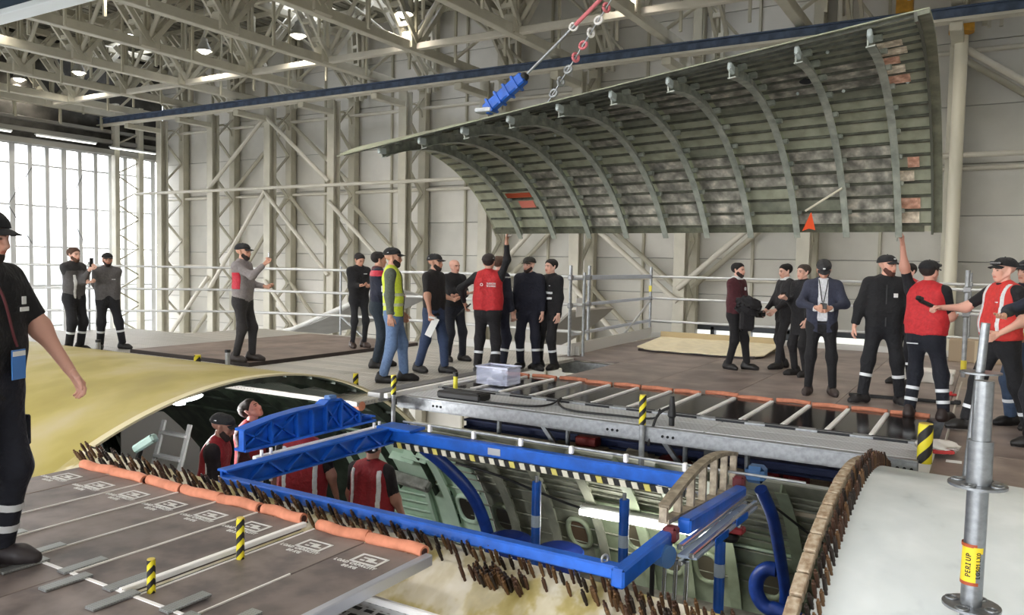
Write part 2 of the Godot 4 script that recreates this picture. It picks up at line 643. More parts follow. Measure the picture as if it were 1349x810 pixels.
	for q in [[8.35, 0.5, 0.25], [8.95, 0.35, 0.2], [7.75, 0.7, 0.3]]:
		obj("header_beam", MB.new().box(Vector3(gx + 0.35, q[0], -3.6), Vector3(q[1], q[2], 57.0), Basis.IDENTITY, 0.02), mat("header_beam", rgb(138, 136, 130), 0.6), hd)
	for i in 6:
		obj("hanger", MB.new().box(Vector3(gx + 0.5, 9.6, -30.2 + i * 2.4), Vector3(0.12, 1.3, 0.12)), paint(1), hd)
	# corner lattice columns in the door plane
	for z: float in [-28.6, -19.0]:
		var t := thing("column", "lattice column standing before the glazed doors" if z < -25 else "lattice column before the glazed doors outside the corner bay", "column", Vector3.ZERO, 0.0, "", "structure")
		for dz: float in [0.0, -1.55]:
			obj("chord", MB.new().box(Vector3(gx + 0.6, 1.8, z + dz), Vector3(0.4, 17.6, 0.3), Basis.IDENTITY, 0.02), paint(0), t)
		for i in 18:
			var a := -6.4 + i * 0.86
			obj("lacing", MB.new().bar(Vector3(gx + 0.6, a, z if i % 2 else z - 1.55), Vector3(gx + 0.6, a + 0.86, z - 1.55 if i % 2 else z), 0.06, 0.08), paint(1), t)
	for q in [[8.05, -22.6, -20.0], [8.05, -27.2, -23.8], [7.95, -31.0, -28.0]]:
		var t := thing("strip_light", ["long strip light high on the door header", "second strip light on the door header", "strip light on the door header beside the corner column"][[-22.6, -27.2, -31.0].find(q[1])], "light")
		obj("housing", MB.new().box(Vector3(gx + 0.95, q[0] + 0.06, (q[1] + q[2]) * 0.5), Vector3(0.2, 0.08, q[2] - q[1]), Basis.IDENTITY, 0.01), gm, t)
		obj("light_tube", MB.new().tube([Vector3(gx + 0.97, q[0], q[1] + 0.05), Vector3(gx + 0.97, q[0], q[2] - 0.05)], 0.05, 8), glow("tube_glow", Color(1, 1, 0.97), 2.0), t)
	# right and front ends of the hangar: walls with wide daylight doors standing open behind the camera
	var wr := obj("wall_right", MB.new().box(Vector3(16.9, 3.5, -4.0), Vector3(0.4, 21.0, 57.0)), clad[1])
	tag(wr, "plain clad end wall of the hangar to the right of the view", "wall", "", "structure")
	var wfm := MB.new()
	wfm.box(Vector3(-14.2, 11.0, 24.6), Vector3(62.0, 6.0, 0.4))
	wfm.box(Vector3(14.0, 0.5, 24.6), Vector3(6.0, 15.0, 0.4))
	tag(obj("wall_front", wfm, clad[0]), "clad front wall over the open hangar doorway behind the camera", "wall", "", "structure")
	var fl := obj("ground", MB.new().box(Vector3(-14.2, -7.2, -4.0), Vector3(64.0, 0.4, 58.0)), mat("hangar_floor", rgb(172, 170, 164), 0.35, 0.0, grey(0.85, 1.0, 51), 0.1))
	tag(fl, "pale sealed concrete hangar floor far below the platform", "floor", "", "structure")

func glass() -> StandardMaterial3D:
	var m := mat("glass", Color(0.9, 0.97, 1.0, 0.08), 0.02)
	m.transparency = BaseMaterial3D.TRANSPARENCY_ALPHA
	return m

func column(x: float, k: int) -> void:
	var t := thing("column", "cream lattice wall column, number %d from the glazed doors" % (k + 1), "column", Vector3.ZERO, 0.0, "", "structure")
	if k == 9:
		t.set_meta("label", "heavy cream wall column at the right beside the hanging panel")
	var front := MB.new()
	front.box(Vector3(x, 1.4, ZF), Vector3(0.46, 16.6, 0.1), Basis.IDENTITY, 0.01)
	front.box(Vector3(x, 1.4, ZF - 0.2), Vector3(0.06, 16.6, 0.34))
	front.box(Vector3(x, 1.4, ZF - 0.4), Vector3(0.46, 16.6, 0.08), Basis.IDENTITY, 0.01)
	obj("front_chord", front, paint(0), t)
	var back := MB.new()
	back.box(Vector3(x, 2.6, ZB), Vector3(0.44, 19.0, 0.34), Basis.IDENTITY, 0.02)
	obj("back_chord", back, paint(1), t)
	var n := 14
	for i in n:
		var y0 := -6.6 + i * 1.16
		for s: float in [-0.05, 0.05]:
			var a := Vector3(x + s, y0, ZF - 0.4 if i % 2 else ZB + 0.15)
			var b := Vector3(x + s, y0 + 1.16, ZB + 0.15 if i % 2 else ZF - 0.4)
			obj("lacing", MB.new().bar(a, b, 0.05, 0.09, Vector3.RIGHT), paint(1), t)
	# rounded knee at the head
	var arc := []
	for i in 7:
		var a := PI * i / 6.0
		arc.append(Vector3(x, 8.7 + 0.55 * sin(a), (ZF + ZB) * 0.5 - 0.05 + 0.6 * cos(a)))
	obj("knee_arch", MB.new().tube(arc, 0.05, 6), paint(1), t)
	if k == 9:
		obj("pipe", MB.new().tube([Vector3(x + 0.1, -6.8, ZF + 0.35), Vector3(x + 0.1, 9.6, ZF + 0.35)], 0.2, 14), mat("cream_pipe", rgb(222, 216, 196), 0.4), t)

func build_roof() -> void:
	# deck with skylight strips, purlins, and the trusses that carry it
	var deck := thing("ceiling", "dull grey-brown corrugated roof deck with skylights", "ceiling", Vector3.ZERO, 0.0, "", "structure")
	var dm := mat("deck", rgb(150, 146, 132), 0.8, 0.0, grey(0.8, 1.0, 61), 0.2)
	var holes := []
	for x: float in [-42.0, -28.7, -21.8, -8.0, 5.0]:
		for z: float in [-28.3, -12.0, 4.0]:
			holes.append([x, z])
	var x0 := -45.4
	while x0 < 16.8:
		var z0 := -32.4
		while z0 < 24.6:
			var open := false
			for h in holes:
				if h[0] > x0 and h[0] <= x0 + 2.2 and h[1] > z0 and h[1] <= z0 + 3.0:
					open = true
			if not open:
				var m := MB.new()
				m.box(Vector3(x0 + 1.1, 13.9, z0 + 1.5), Vector3(2.2, 0.1, 3.0))
				for r in 4:
					m.box(Vector3(x0 + 0.3 + r * 0.55, 13.83, z0 + 1.5), Vector3(0.16, 0.06, 2.98))
				obj("deck_sheet", m, dm, deck)
			else:
				obj("skylight_pane", MB.new().box(Vector3(x0 + 1.1, 13.95, z0 + 1.5), Vector3(2.2, 0.03, 3.0)), glass(), deck)
				var fr := MB.new()
				for s: float in [-0.5, 0.0, 0.5]:
					fr.box(Vector3(x0 + 1.1 + s * 2.2, 13.9, z0 + 1.5), Vector3(0.08, 0.14, 3.0))
				obj("skylight_frame", fr, dm, deck)
			z0 += 3.0
		x0 += 2.2
	var pur := MB.new()
	var z := -31.0
	while z < 24.0:
		pur.box(Vector3(-14.2, 13.55, z), Vector3(61.5, 0.22, 0.12))
		z += 1.7
	obj("purlin", pur, paint(1), deck)
	var yb := 9.93
	var yt := 13.1
	for k in range(-1, COLX.size()):
		var x: float = COLX[k] if k >= 0 else -44.6
		var t := thing("roof_truss", "cream roof truss spanning from wall column %d" % (k + 1) if k >= 0 else "cream end truss over the glazed doors", "truss", Vector3.ZERO, 0.0, "", "structure")
		obj("bottom_chord", MB.new().box(Vector3(x, yb, -4.0), Vector3(0.34, 0.36, 52.0), Basis.IDENTITY, 0.02), paint(0), t)
		obj("top_chord", MB.new().box(Vector3(x, yt, -4.0), Vector3(0.3, 0.3, 56.0), Basis.IDENTITY, 0.02), paint(1), t)
		for i in 6:
			var zn := -24.9 + i * 5.1
			if zn > 2.0:
				break
			for s: float in [-1.0, 1.0]:
				ladder(t, Vector3(x, yb + 0.15, zn + 0.1 * s), Vector3(x, yt, zn + 2.55 * s), 0.5)
			obj("gusset", MB.new().box(Vector3(x, yb + 0.2, zn), Vector3(0.5, 0.7, 0.9), Basis.IDENTITY, 0.05), paint(0), t)
			obj("post", MB.new().box(Vector3(x + 0.12, (yb + yt) * 0.5, zn), Vector3(0.1, yt - yb, 0.1)), paint(1), t)
			obj("post", MB.new().box(Vector3(x - 0.12, (yb + yt) * 0.5, zn), Vector3(0.1, yt - yb, 0.1)), paint(1), t)
	# ties and webs along the hangar through the nodes
	for i in 3:
		var zn := -24.9 + i * 5.1
		var t := thing("roof_tie", ["cream tie truss along the hangar nearest the wall", "second cream tie truss along the hangar", "third cream tie truss along the hangar"][i], "truss", Vector3.ZERO, 0.0, "", "structure")
		if i == 0:
			obj("tie_chord", MB.new().box(Vector3(-14.5, yb + 0.02, zn), Vector3(60.0, 0.24, 0.26), Basis.IDENTITY, 0.02), paint(2), t)
		obj("upper_chord", MB.new().box(Vector3(-14.5, yt - 0.1, zn), Vector3(60.0, 0.2, 0.2), Basis.IDENTITY, 0.02), paint(1), t)
		for k in COLX.size():
			var x: float = COLX[k]
			for s: float in [-1.0, 1.0]:
				obj("web_tube", MB.new().tube([Vector3(x, yb + 0.1, zn), Vector3(x + 2.295 * s, yt, zn)], 0.09, 7), paint(0), t)
			for w: float in [-1.15, 1.15]:
				obj("web_hanger", MB.new().box(Vector3(x + w, 11.2, zn - 1.2), Vector3(0.09, 3.4, 0.09)), paint(1), t)
	# short lattice trusses close to the wall
	for k in COLX.size():
		var x: float = COLX[k] + 1.5
		var t := thing("bracing_truss", "small ladder-like bracing truss beside wall column head %d" % (k + 1), "truss", Vector3.ZERO, 0.0, "", "structure")
		ladder(t, Vector3(x, 13.0, -26.4), Vector3(x, 10.2, -29.6), 0.4)
		ladder(t, Vector3(x - 0.5, 13.2, -30.6), Vector3(x - 0.5, 9.7, -30.9), 0.34)
		obj("strut", MB.new().tube([Vector3(x - 1.5, 10.0, -27.5), Vector3(x + 2.6, 13.0, -28.6)], 0.07, 7), paint(1), t)
		obj("strut", MB.new().tube([Vector3(x - 1.5, 12.8, -26.0), Vector3(x + 0.6, 10.1, -30.4)], 0.06, 7), paint(0), t)
	# second crane girder overhead at the top left
	var g := thing("crane_girder", "blue and white overhead crane girder at the top left", "crane", Vector3.ZERO, 0.0, "", "structure")
	obj("web", MB.new().box(Vector3(-24.6, 9.35, -13.5), Vector3(14.0, 0.5, 0.3), Basis.IDENTITY, 0.02), mat("girder_blue", rgb(40, 62, 84), 0.5), g)
	obj("lower_flange", MB.new().box(Vector3(-24.6, 9.0, -13.4), Vector3(14.0, 0.18, 0.6), Basis.IDENTITY, 0.02), mat("girder_white", rgb(236, 244, 248), 0.4), g)
	obj("upper_flange", MB.new().box(Vector3(-24.6, 9.7, -13.5), Vector3(14.0, 0.2, 0.6), Basis.IDENTITY, 0.02), paint(0), g)
	# yellow jib on the right column
	var j := thing("jib_crane", "amber jib crane arm and post by the right wall column", "crane", Vector3.ZERO, 0.0, "", "structure")
	var am := mat("amber", rgb(206, 150, 40), 0.5, 0.0, grey(0.85, 1.0, 71), 0.5)
	obj("jib_arm", MB.new().box(Vector3(-3.6, 9.72, -28.9), Vector3(4.6, 0.32, 0.24), Basis.IDENTITY, 0.02), am, j)
	obj("jib_collar", MB.new().lathe([Vector2(0, 9.2), Vector2(0.36, 9.2), Vector2(0.36, 9.95), Vector2(0, 9.95)], Vector3(-1.13, 0, -29.3), Basis.IDENTITY, 18), am, j)
	obj("jib_mast", MB.new().box(Vector3(-2.75, 11.6, -28.9), Vector3(0.5, 3.6, 0.4), Basis.IDENTITY, 0.02), am, j)

func ladder(t: Node3D, a: Vector3, b: Vector3, w: float) -> void:
	# a built-up member: two flat bars with battens
	var m := MB.new()
	for s: float in [-0.5, 0.5]:
		m.bar(a + Vector3(w * s, 0, 0), b + Vector3(w * s, 0, 0), 0.11, 0.2, Vector3.UP)
	var n := int(a.distance_to(b) / 0.75)
	for i in range(1, n):
		m.box(a.lerp(b, float(i) / n), Vector3(w, 0.16, 0.16))
	obj("web_member", m, paint(0), t)

func build_lamps() -> void:
	# high-bay lamps hanging from the trusses
	var shade := mat("lamp_shade", rgb(190, 190, 186), 0.4, 0.4)
	var glowm := glow("lamp_glow", Color(1.0, 0.97, 0.9), 12.0)
	var spots := [[-45.0, -23.4], [-40.5, -24.0], [-31.0, -24.2], [-25.3, -24.4], [-19.5, -24.2], [-10.5, -24.2], [-2.5, -24.2], [6.0, -24.2], [-41.0, -16.0], [-33.0, -16.0], [-25.0, -16.0], [-17.0, -16.0], [-9.0, -16.0], [-1.0, -16.0], [7.0, -16.0], [-33.0, -7.0], [-25.0, -7.0], [-17.0, -7.0], [-9.0, -7.0], [-1.0, -7.0], [7.0, -7.0], [-25.0, 2.0], [-15.0, 2.0], [-5.0, 2.0], [5.0, 2.0], [-25.0, 11.0], [-15.0, 11.0], [-5.0, 11.0], [5.0, 11.0]]
	var names := ["high-bay lamp at the far left edge of the roof", "high-bay lamp second from the glazed doors", "high-bay lamp below the skylight over column three", "high-bay lamp beside the bright roof window", "high-bay lamp above the middle of the wall"]
	for i in spots.size():
		var p := Vector3(spots[i][0], 11.0, spots[i][1])
		var t := thing("high_bay_lamp", names[i] if i < 5 else "high-bay lamp hanging in the hangar roof outside the view", "lamp", p, 0.0, "" if i < 5 else "high-bay lamps out of view")
		obj("lamp_shade", MB.new().lathe([Vector2(0.05, 0.62), Vector2(0.14, 0.55), Vector2(0.16, 0.4), Vector2(0.36, 0.0), Vector2(0.34, 0.0), Vector2(0.13, 0.4), Vector2(0.0, 0.42)], Vector3.ZERO, Basis.IDENTITY, 18), shade, t)
		obj("bulb", MB.new().ball(Vector3(0, 0.06, 0), Vector3(0.27, 0.2, 0.27), 14), glowm, t)
		obj("lamp_rod", MB.new().tube([Vector3(0, 0.6, 0), Vector3(0, 2.5, 0)], 0.02, 6), shade, t)
		var l := SpotLight3D.new()
		l.name = "lamp_light"
		l.rotation_degrees.x = -90
		l.position.y = -0.2
		l.spot_angle = 71.0
		l.spot_angle_attenuation = 0.6
		l.spot_range = 60.0
		l.spot_attenuation = 2.0
		l.light_color = Color(1.0, 0.96, 0.9)
		l.light_energy = 22.0
		l.light_size = 0.25
		l.shadow_enabled = true
		t.add_child(l)

func build_decks() -> void:
	# brown film-faced plywood deck on the wall side
	var brown := []
	for k in 4:
		brown.append(mat("ply%d" % k, [rgb(158, 144, 136), rgb(151, 137, 130), rgb(163, 148, 140), rgb(155, 140, 133)][k], 0.42, 0.0, tex(81 + k, 0.012, [0.2, Color(0.78, 0.78, 0.78), 0.8, Color(1, 1, 1)]), 0.35))
	var f := thing("floor", "brown film-faced plywood deck behind the fuselage opening", "floor", Vector3.ZERO, 0.0, "", "structure")
	var xs := [-6.55, -5.3, -4.05, -2.8, -1.55, -0.36, 0.9, 2.15, 3.4, 4.65]
	var zs := [-17.5, -15.0, -12.5, -9.98]
	for i in xs.size() - 1:
		for j in zs.size() - 1:
			if i == 0 and j == 2:
				continue
			var m := MB.new()
			m.box(Vector3((xs[i] + xs[i + 1]) * 0.5, -0.02, (zs[j] + zs[j + 1]) * 0.5), Vector3(xs[i + 1] - xs[i] - 0.006, 0.04, zs[j + 1] - zs[j] - 0.006), Basis.IDENTITY, 0.003)
			obj("deck_panel", m, brown[rng.randi() % 4], f)
	for i in [5, 6, 7, 8]:
		for q in [[-9.98, -8.2], [-8.2, -6.55]]:
			var m := MB.new()
			m.box(Vector3((xs[i] + xs[i + 1]) * 0.5, -0.02, (q[0] + q[1]) * 0.5), Vector3(xs[i + 1] - xs[i] - 0.006, 0.04, q[1] - q[0] - 0.006), Basis.IDENTITY, 0.003)
			obj("deck_panel", m, brown[rng.randi() % 4], f)
	var joist := MB.new()
	for z: float in [-17.3, -15.0, -12.5, -10.2]:
		joist.box(Vector3(-0.9, -0.16, z), Vector3(11.0, 0.2, 0.12))
	for z: float in [-6.8, -8.2]:
		joist.box(Vector3(2.1, -0.16, z), Vector3(4.9, 0.2, 0.12))
	obj("deck_joist", joist, steel(), f)
	# dotted steel planks of the left deck
	var g := thing("floor_plates", "pale dotted steel plank deck on the left behind the fuselage", "floor", Vector3.ZERO, 0.0, "", "structure")
	g.name = "floor_001"
	var st := []
	for k in 3:
		st.append(mat("plank_steel%d" % k, [rgb(206, 203, 198), rgb(198, 196, 191), rgb(213, 209, 203)][k], 0.45, 0.12, dots(), 2.2))
		st[k].heightmap_enabled = false
		st[k].normal_enabled = true
		st[k].normal_texture = dots_normal()
		st[k].normal_scale = 0.6
	var z := -13.0
	var row := 0
	while z < -6.95:
		var xa := -18.6 if z > -10.0 else (-17.0 if z > -11.2 else -14.8)
		var x := xa + 0.7 * (row % 3)
		var first := true
		while x < -6.2:
			var x1 := minf(x + 2.5, -6.2)
			var x0 := xa if first else x
			if x1 - x0 > 0.05:
				obj("steel_plank", MB.new().box(Vector3((x0 + x1) * 0.5, -0.03, z + 0.16), Vector3(x1 - x0 - 0.008, 0.06, 0.312), Basis.IDENTITY, 0.008), st[rng.randi() % 3], g)
			first = false
			x = x1
		z += 0.32
		row += 1
	var jm := MB.new()
	for zz: float in [-12.9, -10.5, -8.2]:
		jm.box(Vector3(-10.6, -0.16, zz), Vector3(8.6, 0.18, 0.12))
	for zz: float in [-9.7, -7.4]:
		jm.box(Vector3(-16.6, -0.16, zz), Vector3(3.8, 0.18, 0.12))
	obj("deck_joist", jm, steel(), g)
	# brown ply sheets laid on the steel deck
	var mt := thing("floor_mat", "raised brown plywood sheet lying on the dotted steel deck", "board", Vector3(-11.0, 0.002, -10.3))
	for q in [[-1.42, 0.705, 1.4], [0.705, 0.705, 1.4]]:
		pass
	for i in 2:
		obj("board", MB.new().box(Vector3(-0.73 + i * 1.46, 0.03, 0), Vector3(1.45, 0.06, 4.1), Basis.IDENTITY, 0.006), mat("mat_ply%d" % i, [rgb(150, 132, 122), rgb(144, 127, 118)][i], 0.5, 0.0, tex(91, 0.012, [0.2, Color(0.8, 0.8, 0.8), 0.8, Color(1, 1, 1)]), 0.4), mt)
	var edge := mat("mat_edge", rgb(52, 44, 42), 0.6)
	obj("edge_strip", MB.new().box(Vector3(0, 0.028, 2.06), Vector3(2.94, 0.062, 0.02)), edge, mt)
	obj("edge_strip", MB.new().box(Vector3(1.47, 0.028, 0), Vector3(0.02, 0.062, 4.1)), edge, mt)

func steel() -> StandardMaterial3D:
	return mat("galv", rgb(172, 176, 180), 0.42, 0.6, grey(0.88, 1.0, 101, 0.03), 1.5)

func dots() -> ImageTexture:
	if texs.has("dots"):
		return texs["dots"]
	var img := Image.create(128, 128, false, Image.FORMAT_RGB8)
	img.fill(Color(0.93, 0.93, 0.92))
	for y in 8:
		for x in 8:
			img.fill_rect(Rect2i(x * 16 + (8 if y % 2 else 0) + 2, y * 16 + 5, 6, 4), Color(0.72, 0.72, 0.71))
	texs["dots"] = ImageTexture.create_from_image(img)
	return texs["dots"]

func dots_normal() -> ImageTexture:
	if texs.has("dotsn"):
		return texs["dotsn"]
	var img := Image.create(128, 128, false, Image.FORMAT_RGB8)
	img.fill(Color(0.2, 0.2, 0.2))
	for y in 8:
		for x in 8:
			img.fill_rect(Rect2i(x * 16 + (8 if y % 2 else 0) + 2, y * 16 + 5, 6, 4), Color(0.5, 0.5, 0.5))
	img.bump_map_to_normal_map(4.0)
	texs["dotsn"] = ImageTexture.create_from_image(img)
	return texs["dotsn"]

func blue() -> StandardMaterial3D:
	return mat("blue_paint", rgb(28, 100, 208), 0.36, 0.0, grey(0.86, 1.0, 111, 0.02), 0.8)

func build_trestle() -> void:
	# galvanised walkway with sliding panels along the far side of the opening
	var t := thing("walkway", "galvanised walkway with dark glossy sliding panels along the far side of the opening", "walkway", Vector3.ZERO, 0.0)
	var L := -6.15
	var R := -0.46
	var beam := MB.new()
	beam.box(Vector3((L + R) * 0.5, -0.075, -7.6), Vector3(R - L, 0.13, 0.05), Basis.IDENTITY, 0.006)
	beam.box(Vector3((L + R) * 0.5, -0.005, -7.62), Vector3(R - L, 0.02, 0.1), Basis.IDENTITY, 0.004)
	beam.box(Vector3((L + R) * 0.5, -0.14, -7.63), Vector3(R - L, 0.02, 0.1), Basis.IDENTITY, 0.004)
	obj("front_beam", beam, steel(), t)
	var hole := mat("hole_dark", rgb(20, 21, 23), 0.9)
	for c: float in [-3.35, -2.75, -0.62, -5.6]:
		for k in 3:
			obj("bolt_hole", MB.new().lathe([Vector2(0, 0), Vector2(0.014, 0), Vector2(0.014, 0.012), Vector2(0, 0.012)], Vector3(c + k * 0.055, -0.075, -7.58), Basis(Vector3.RIGHT, Vector3.BACK, Vector3.DOWN), 10), hole, t)
	var grate := mat("grate", rgb(222, 226, 234), 0.5, 0.1, dots(), 2.6)
	grate.normal_enabled = true
	grate.normal_texture = dots_normal()
	var x := L
	var k := 0
	while x < R - 0.05:
		var x1 := minf(x + 1.9, R)
		obj("walk_plank", MB.new().box(Vector3((x + x1) * 0.5, -0.01, -7.83), Vector3(x1 - x - 0.006, 0.04, 0.37), Basis.IDENTITY, 0.006), grate, t)
		obj("walk_plank", MB.new().box(Vector3((x + x1) * 0.5, -0.01, -8.15), Vector3(x1 - x - 0.006, 0.04, 0.26), Basis.IDENTITY, 0.006), grate, t)
		x = x1
		k += 1
	# slotted rail
	obj("slide_rail", MB.new().box(Vector3((L + R) * 0.5, 0.0, -8.36), Vector3(R - L, 0.06, 0.1), Basis.IDENTITY, 0.006), steel(), t)
	for i in 11:
		obj("slot", MB.new().box(Vector3(L + 0.3 + i * 0.51, 0.012, -8.305), Vector3(0.3, 0.03, 0.012)), mat("slot_dark", rgb(24, 26, 30), 0.7), t)
		obj("slot", MB.new().box(Vector3(L + 0.3 + i * 0.51, 0.032, -8.36), Vector3(0.34, 0.006, 0.03)), mat("slot_dark"), t)
	# dark glossy sliding panels and silver bars between them
	var gloss := []
	for q in 3:
		gloss.append(mat("gloss%d" % q, [rgb(44, 40, 40), rgb(34, 33, 36), rgb(52, 48, 46)][q], 0.12, 0.0, grey(0.75, 1.0, 121 + q), 0.6))
		gloss[q].metallic_specular = 0.3
	var bars := [-6.05, -5.62, -5.2, -4.75, -4.33, -3.92, -3.47, -3.1, -2.65, -2.2, -1.77, -1.34, -0.93, -0.5]
	var ends := [0.0, 0.05, 0.1, 0.0, 0.02, 0.0, 0.0, 0.12, 0.0, 0.06, 0.0, 0.02, 0.0]
	var foam := foam_mat()
	for i in bars.size() - 1:
		var mid: float = (bars[i] + bars[i + 1]) * 0.5
		var w: float = bars[i + 1] - bars[i]
		var dz: float = ends[i]
		obj("sliding_panel", MB.new().box(Vector3(mid, -0.005, -9.12), Vector3(w - 0.05, 0.04, 1.42), Basis.IDENTITY, 0.004), gloss[i % 3], t)
		obj("panel_bar", MB.new().box(Vector3(bars[i], 0.012, -9.1 - dz * 0.3), Vector3(0.05, 0.05, 1.42), Basis.IDENTITY, 0.008), mat("alu", rgb(180, 183, 188), 0.42, 0.7), t)
		obj("foam_edge", MB.new().tube([Vector3(bars[i] + 0.02, 0.022, -9.92 - dz), Vector3(mid, 0.03, -9.93 - dz), Vector3(bars[i + 1] - 0.01, 0.024, -9.91 - dz)], 0.028, 10), foam, t)
	# under the walkway
	var leg := MB.new()
	for xx: float in [-5.4, -4.4, -2.9, -2.2]:
		leg.tube([Vector3(xx, -0.05, -8.75), Vector3(xx, -0.95, -8.75)], 0.03, 8)
	for xx: float in [-5.0, -3.4]:
		leg.bar(Vector3(xx, -0.1, -8.75), Vector3(xx + 0.7, -0.95, -8.75), 0.05, 0.05)
	obj("leg", leg, steel(), t)
	obj("leg", MB.new().box(Vector3(-2.62, -0.5, -8.85), Vector3(0.16, 0.9, 0.12), Basis.IDENTITY, 0.01), mat("dark_grey", rgb(78, 80, 82), 0.6), t)
	obj("truss_chord", MB.new().box(Vector3(-3.4, -0.32, -8.9), Vector3(5.6, 0.12, 0.1), Basis.IDENTITY, 0.01), mat("dark_grey"), t)
	# grey kick plate where the left deck steps down to the walkway
	obj("kick_plate", MB.new().bar(Vector3(-6.28, 0.01, -7.3), Vector3(-6.28, 0.01, -9.9), 0.2, 0.1, Vector3.UP, 0.006), mat("kick", rgb(130, 130, 130), 0.5, 0.4), t)
	obj("end_rail", MB.new().bar(Vector3(-6.1, 0.03, -7.3), Vector3(-6.1, 0.03, -9.5), 0.06, 0.06, Vector3.UP, 0.006), mat("alu"), t)
	# navy beam, lower deck and clutter on it
	var nb := thing("navy_beam", "navy blue steel beam lying below the walkway", "beam", Vector3.ZERO)
	obj("web", MB.new().box(Vector3(-2.9, -0.6, -9.2), Vector3(6.6, 0.1, 0.06)), mat("navy_steel", rgb(28, 40, 78), 0.45, 0.1), nb)
	for s: float in [-0.55, -0.65]:
		obj("flange", MB.new().box(Vector3(-2.9, s, -9.2), Vector3(6.6, 0.03, 0.2), Basis.IDENTITY, 0.005), mat("navy_steel"), nb)
	var ld := thing("floor_lower", "pale timber lower deck under the far walkway", "floor", Vector3.ZERO, 0.0, "", "structure")
	ld.name = "floor_002"
	for i in 7:
		obj("plank", MB.new().box(Vector3(-3.0, -0.98, -8.95 - i * 0.36), Vector3(8.0, 0.05, 0.35), Basis.IDENTITY, 0.006), mat("pale_ply%d" % (i % 2), [rgb(196, 184, 160), rgb(186, 172, 150)][i % 2], 0.6, 0.0, grey(0.85, 1.0, 131), 0.5), ld)

func foam_mat() -> StandardMaterial3D:
	return mat("foam", rgb(220, 144, 114), 0.85, 0.0, tex(141, 0.02, [0.2, Color(0.86, 0.84, 0.82), 0.8, Color(1, 1, 1)]), 1.2)

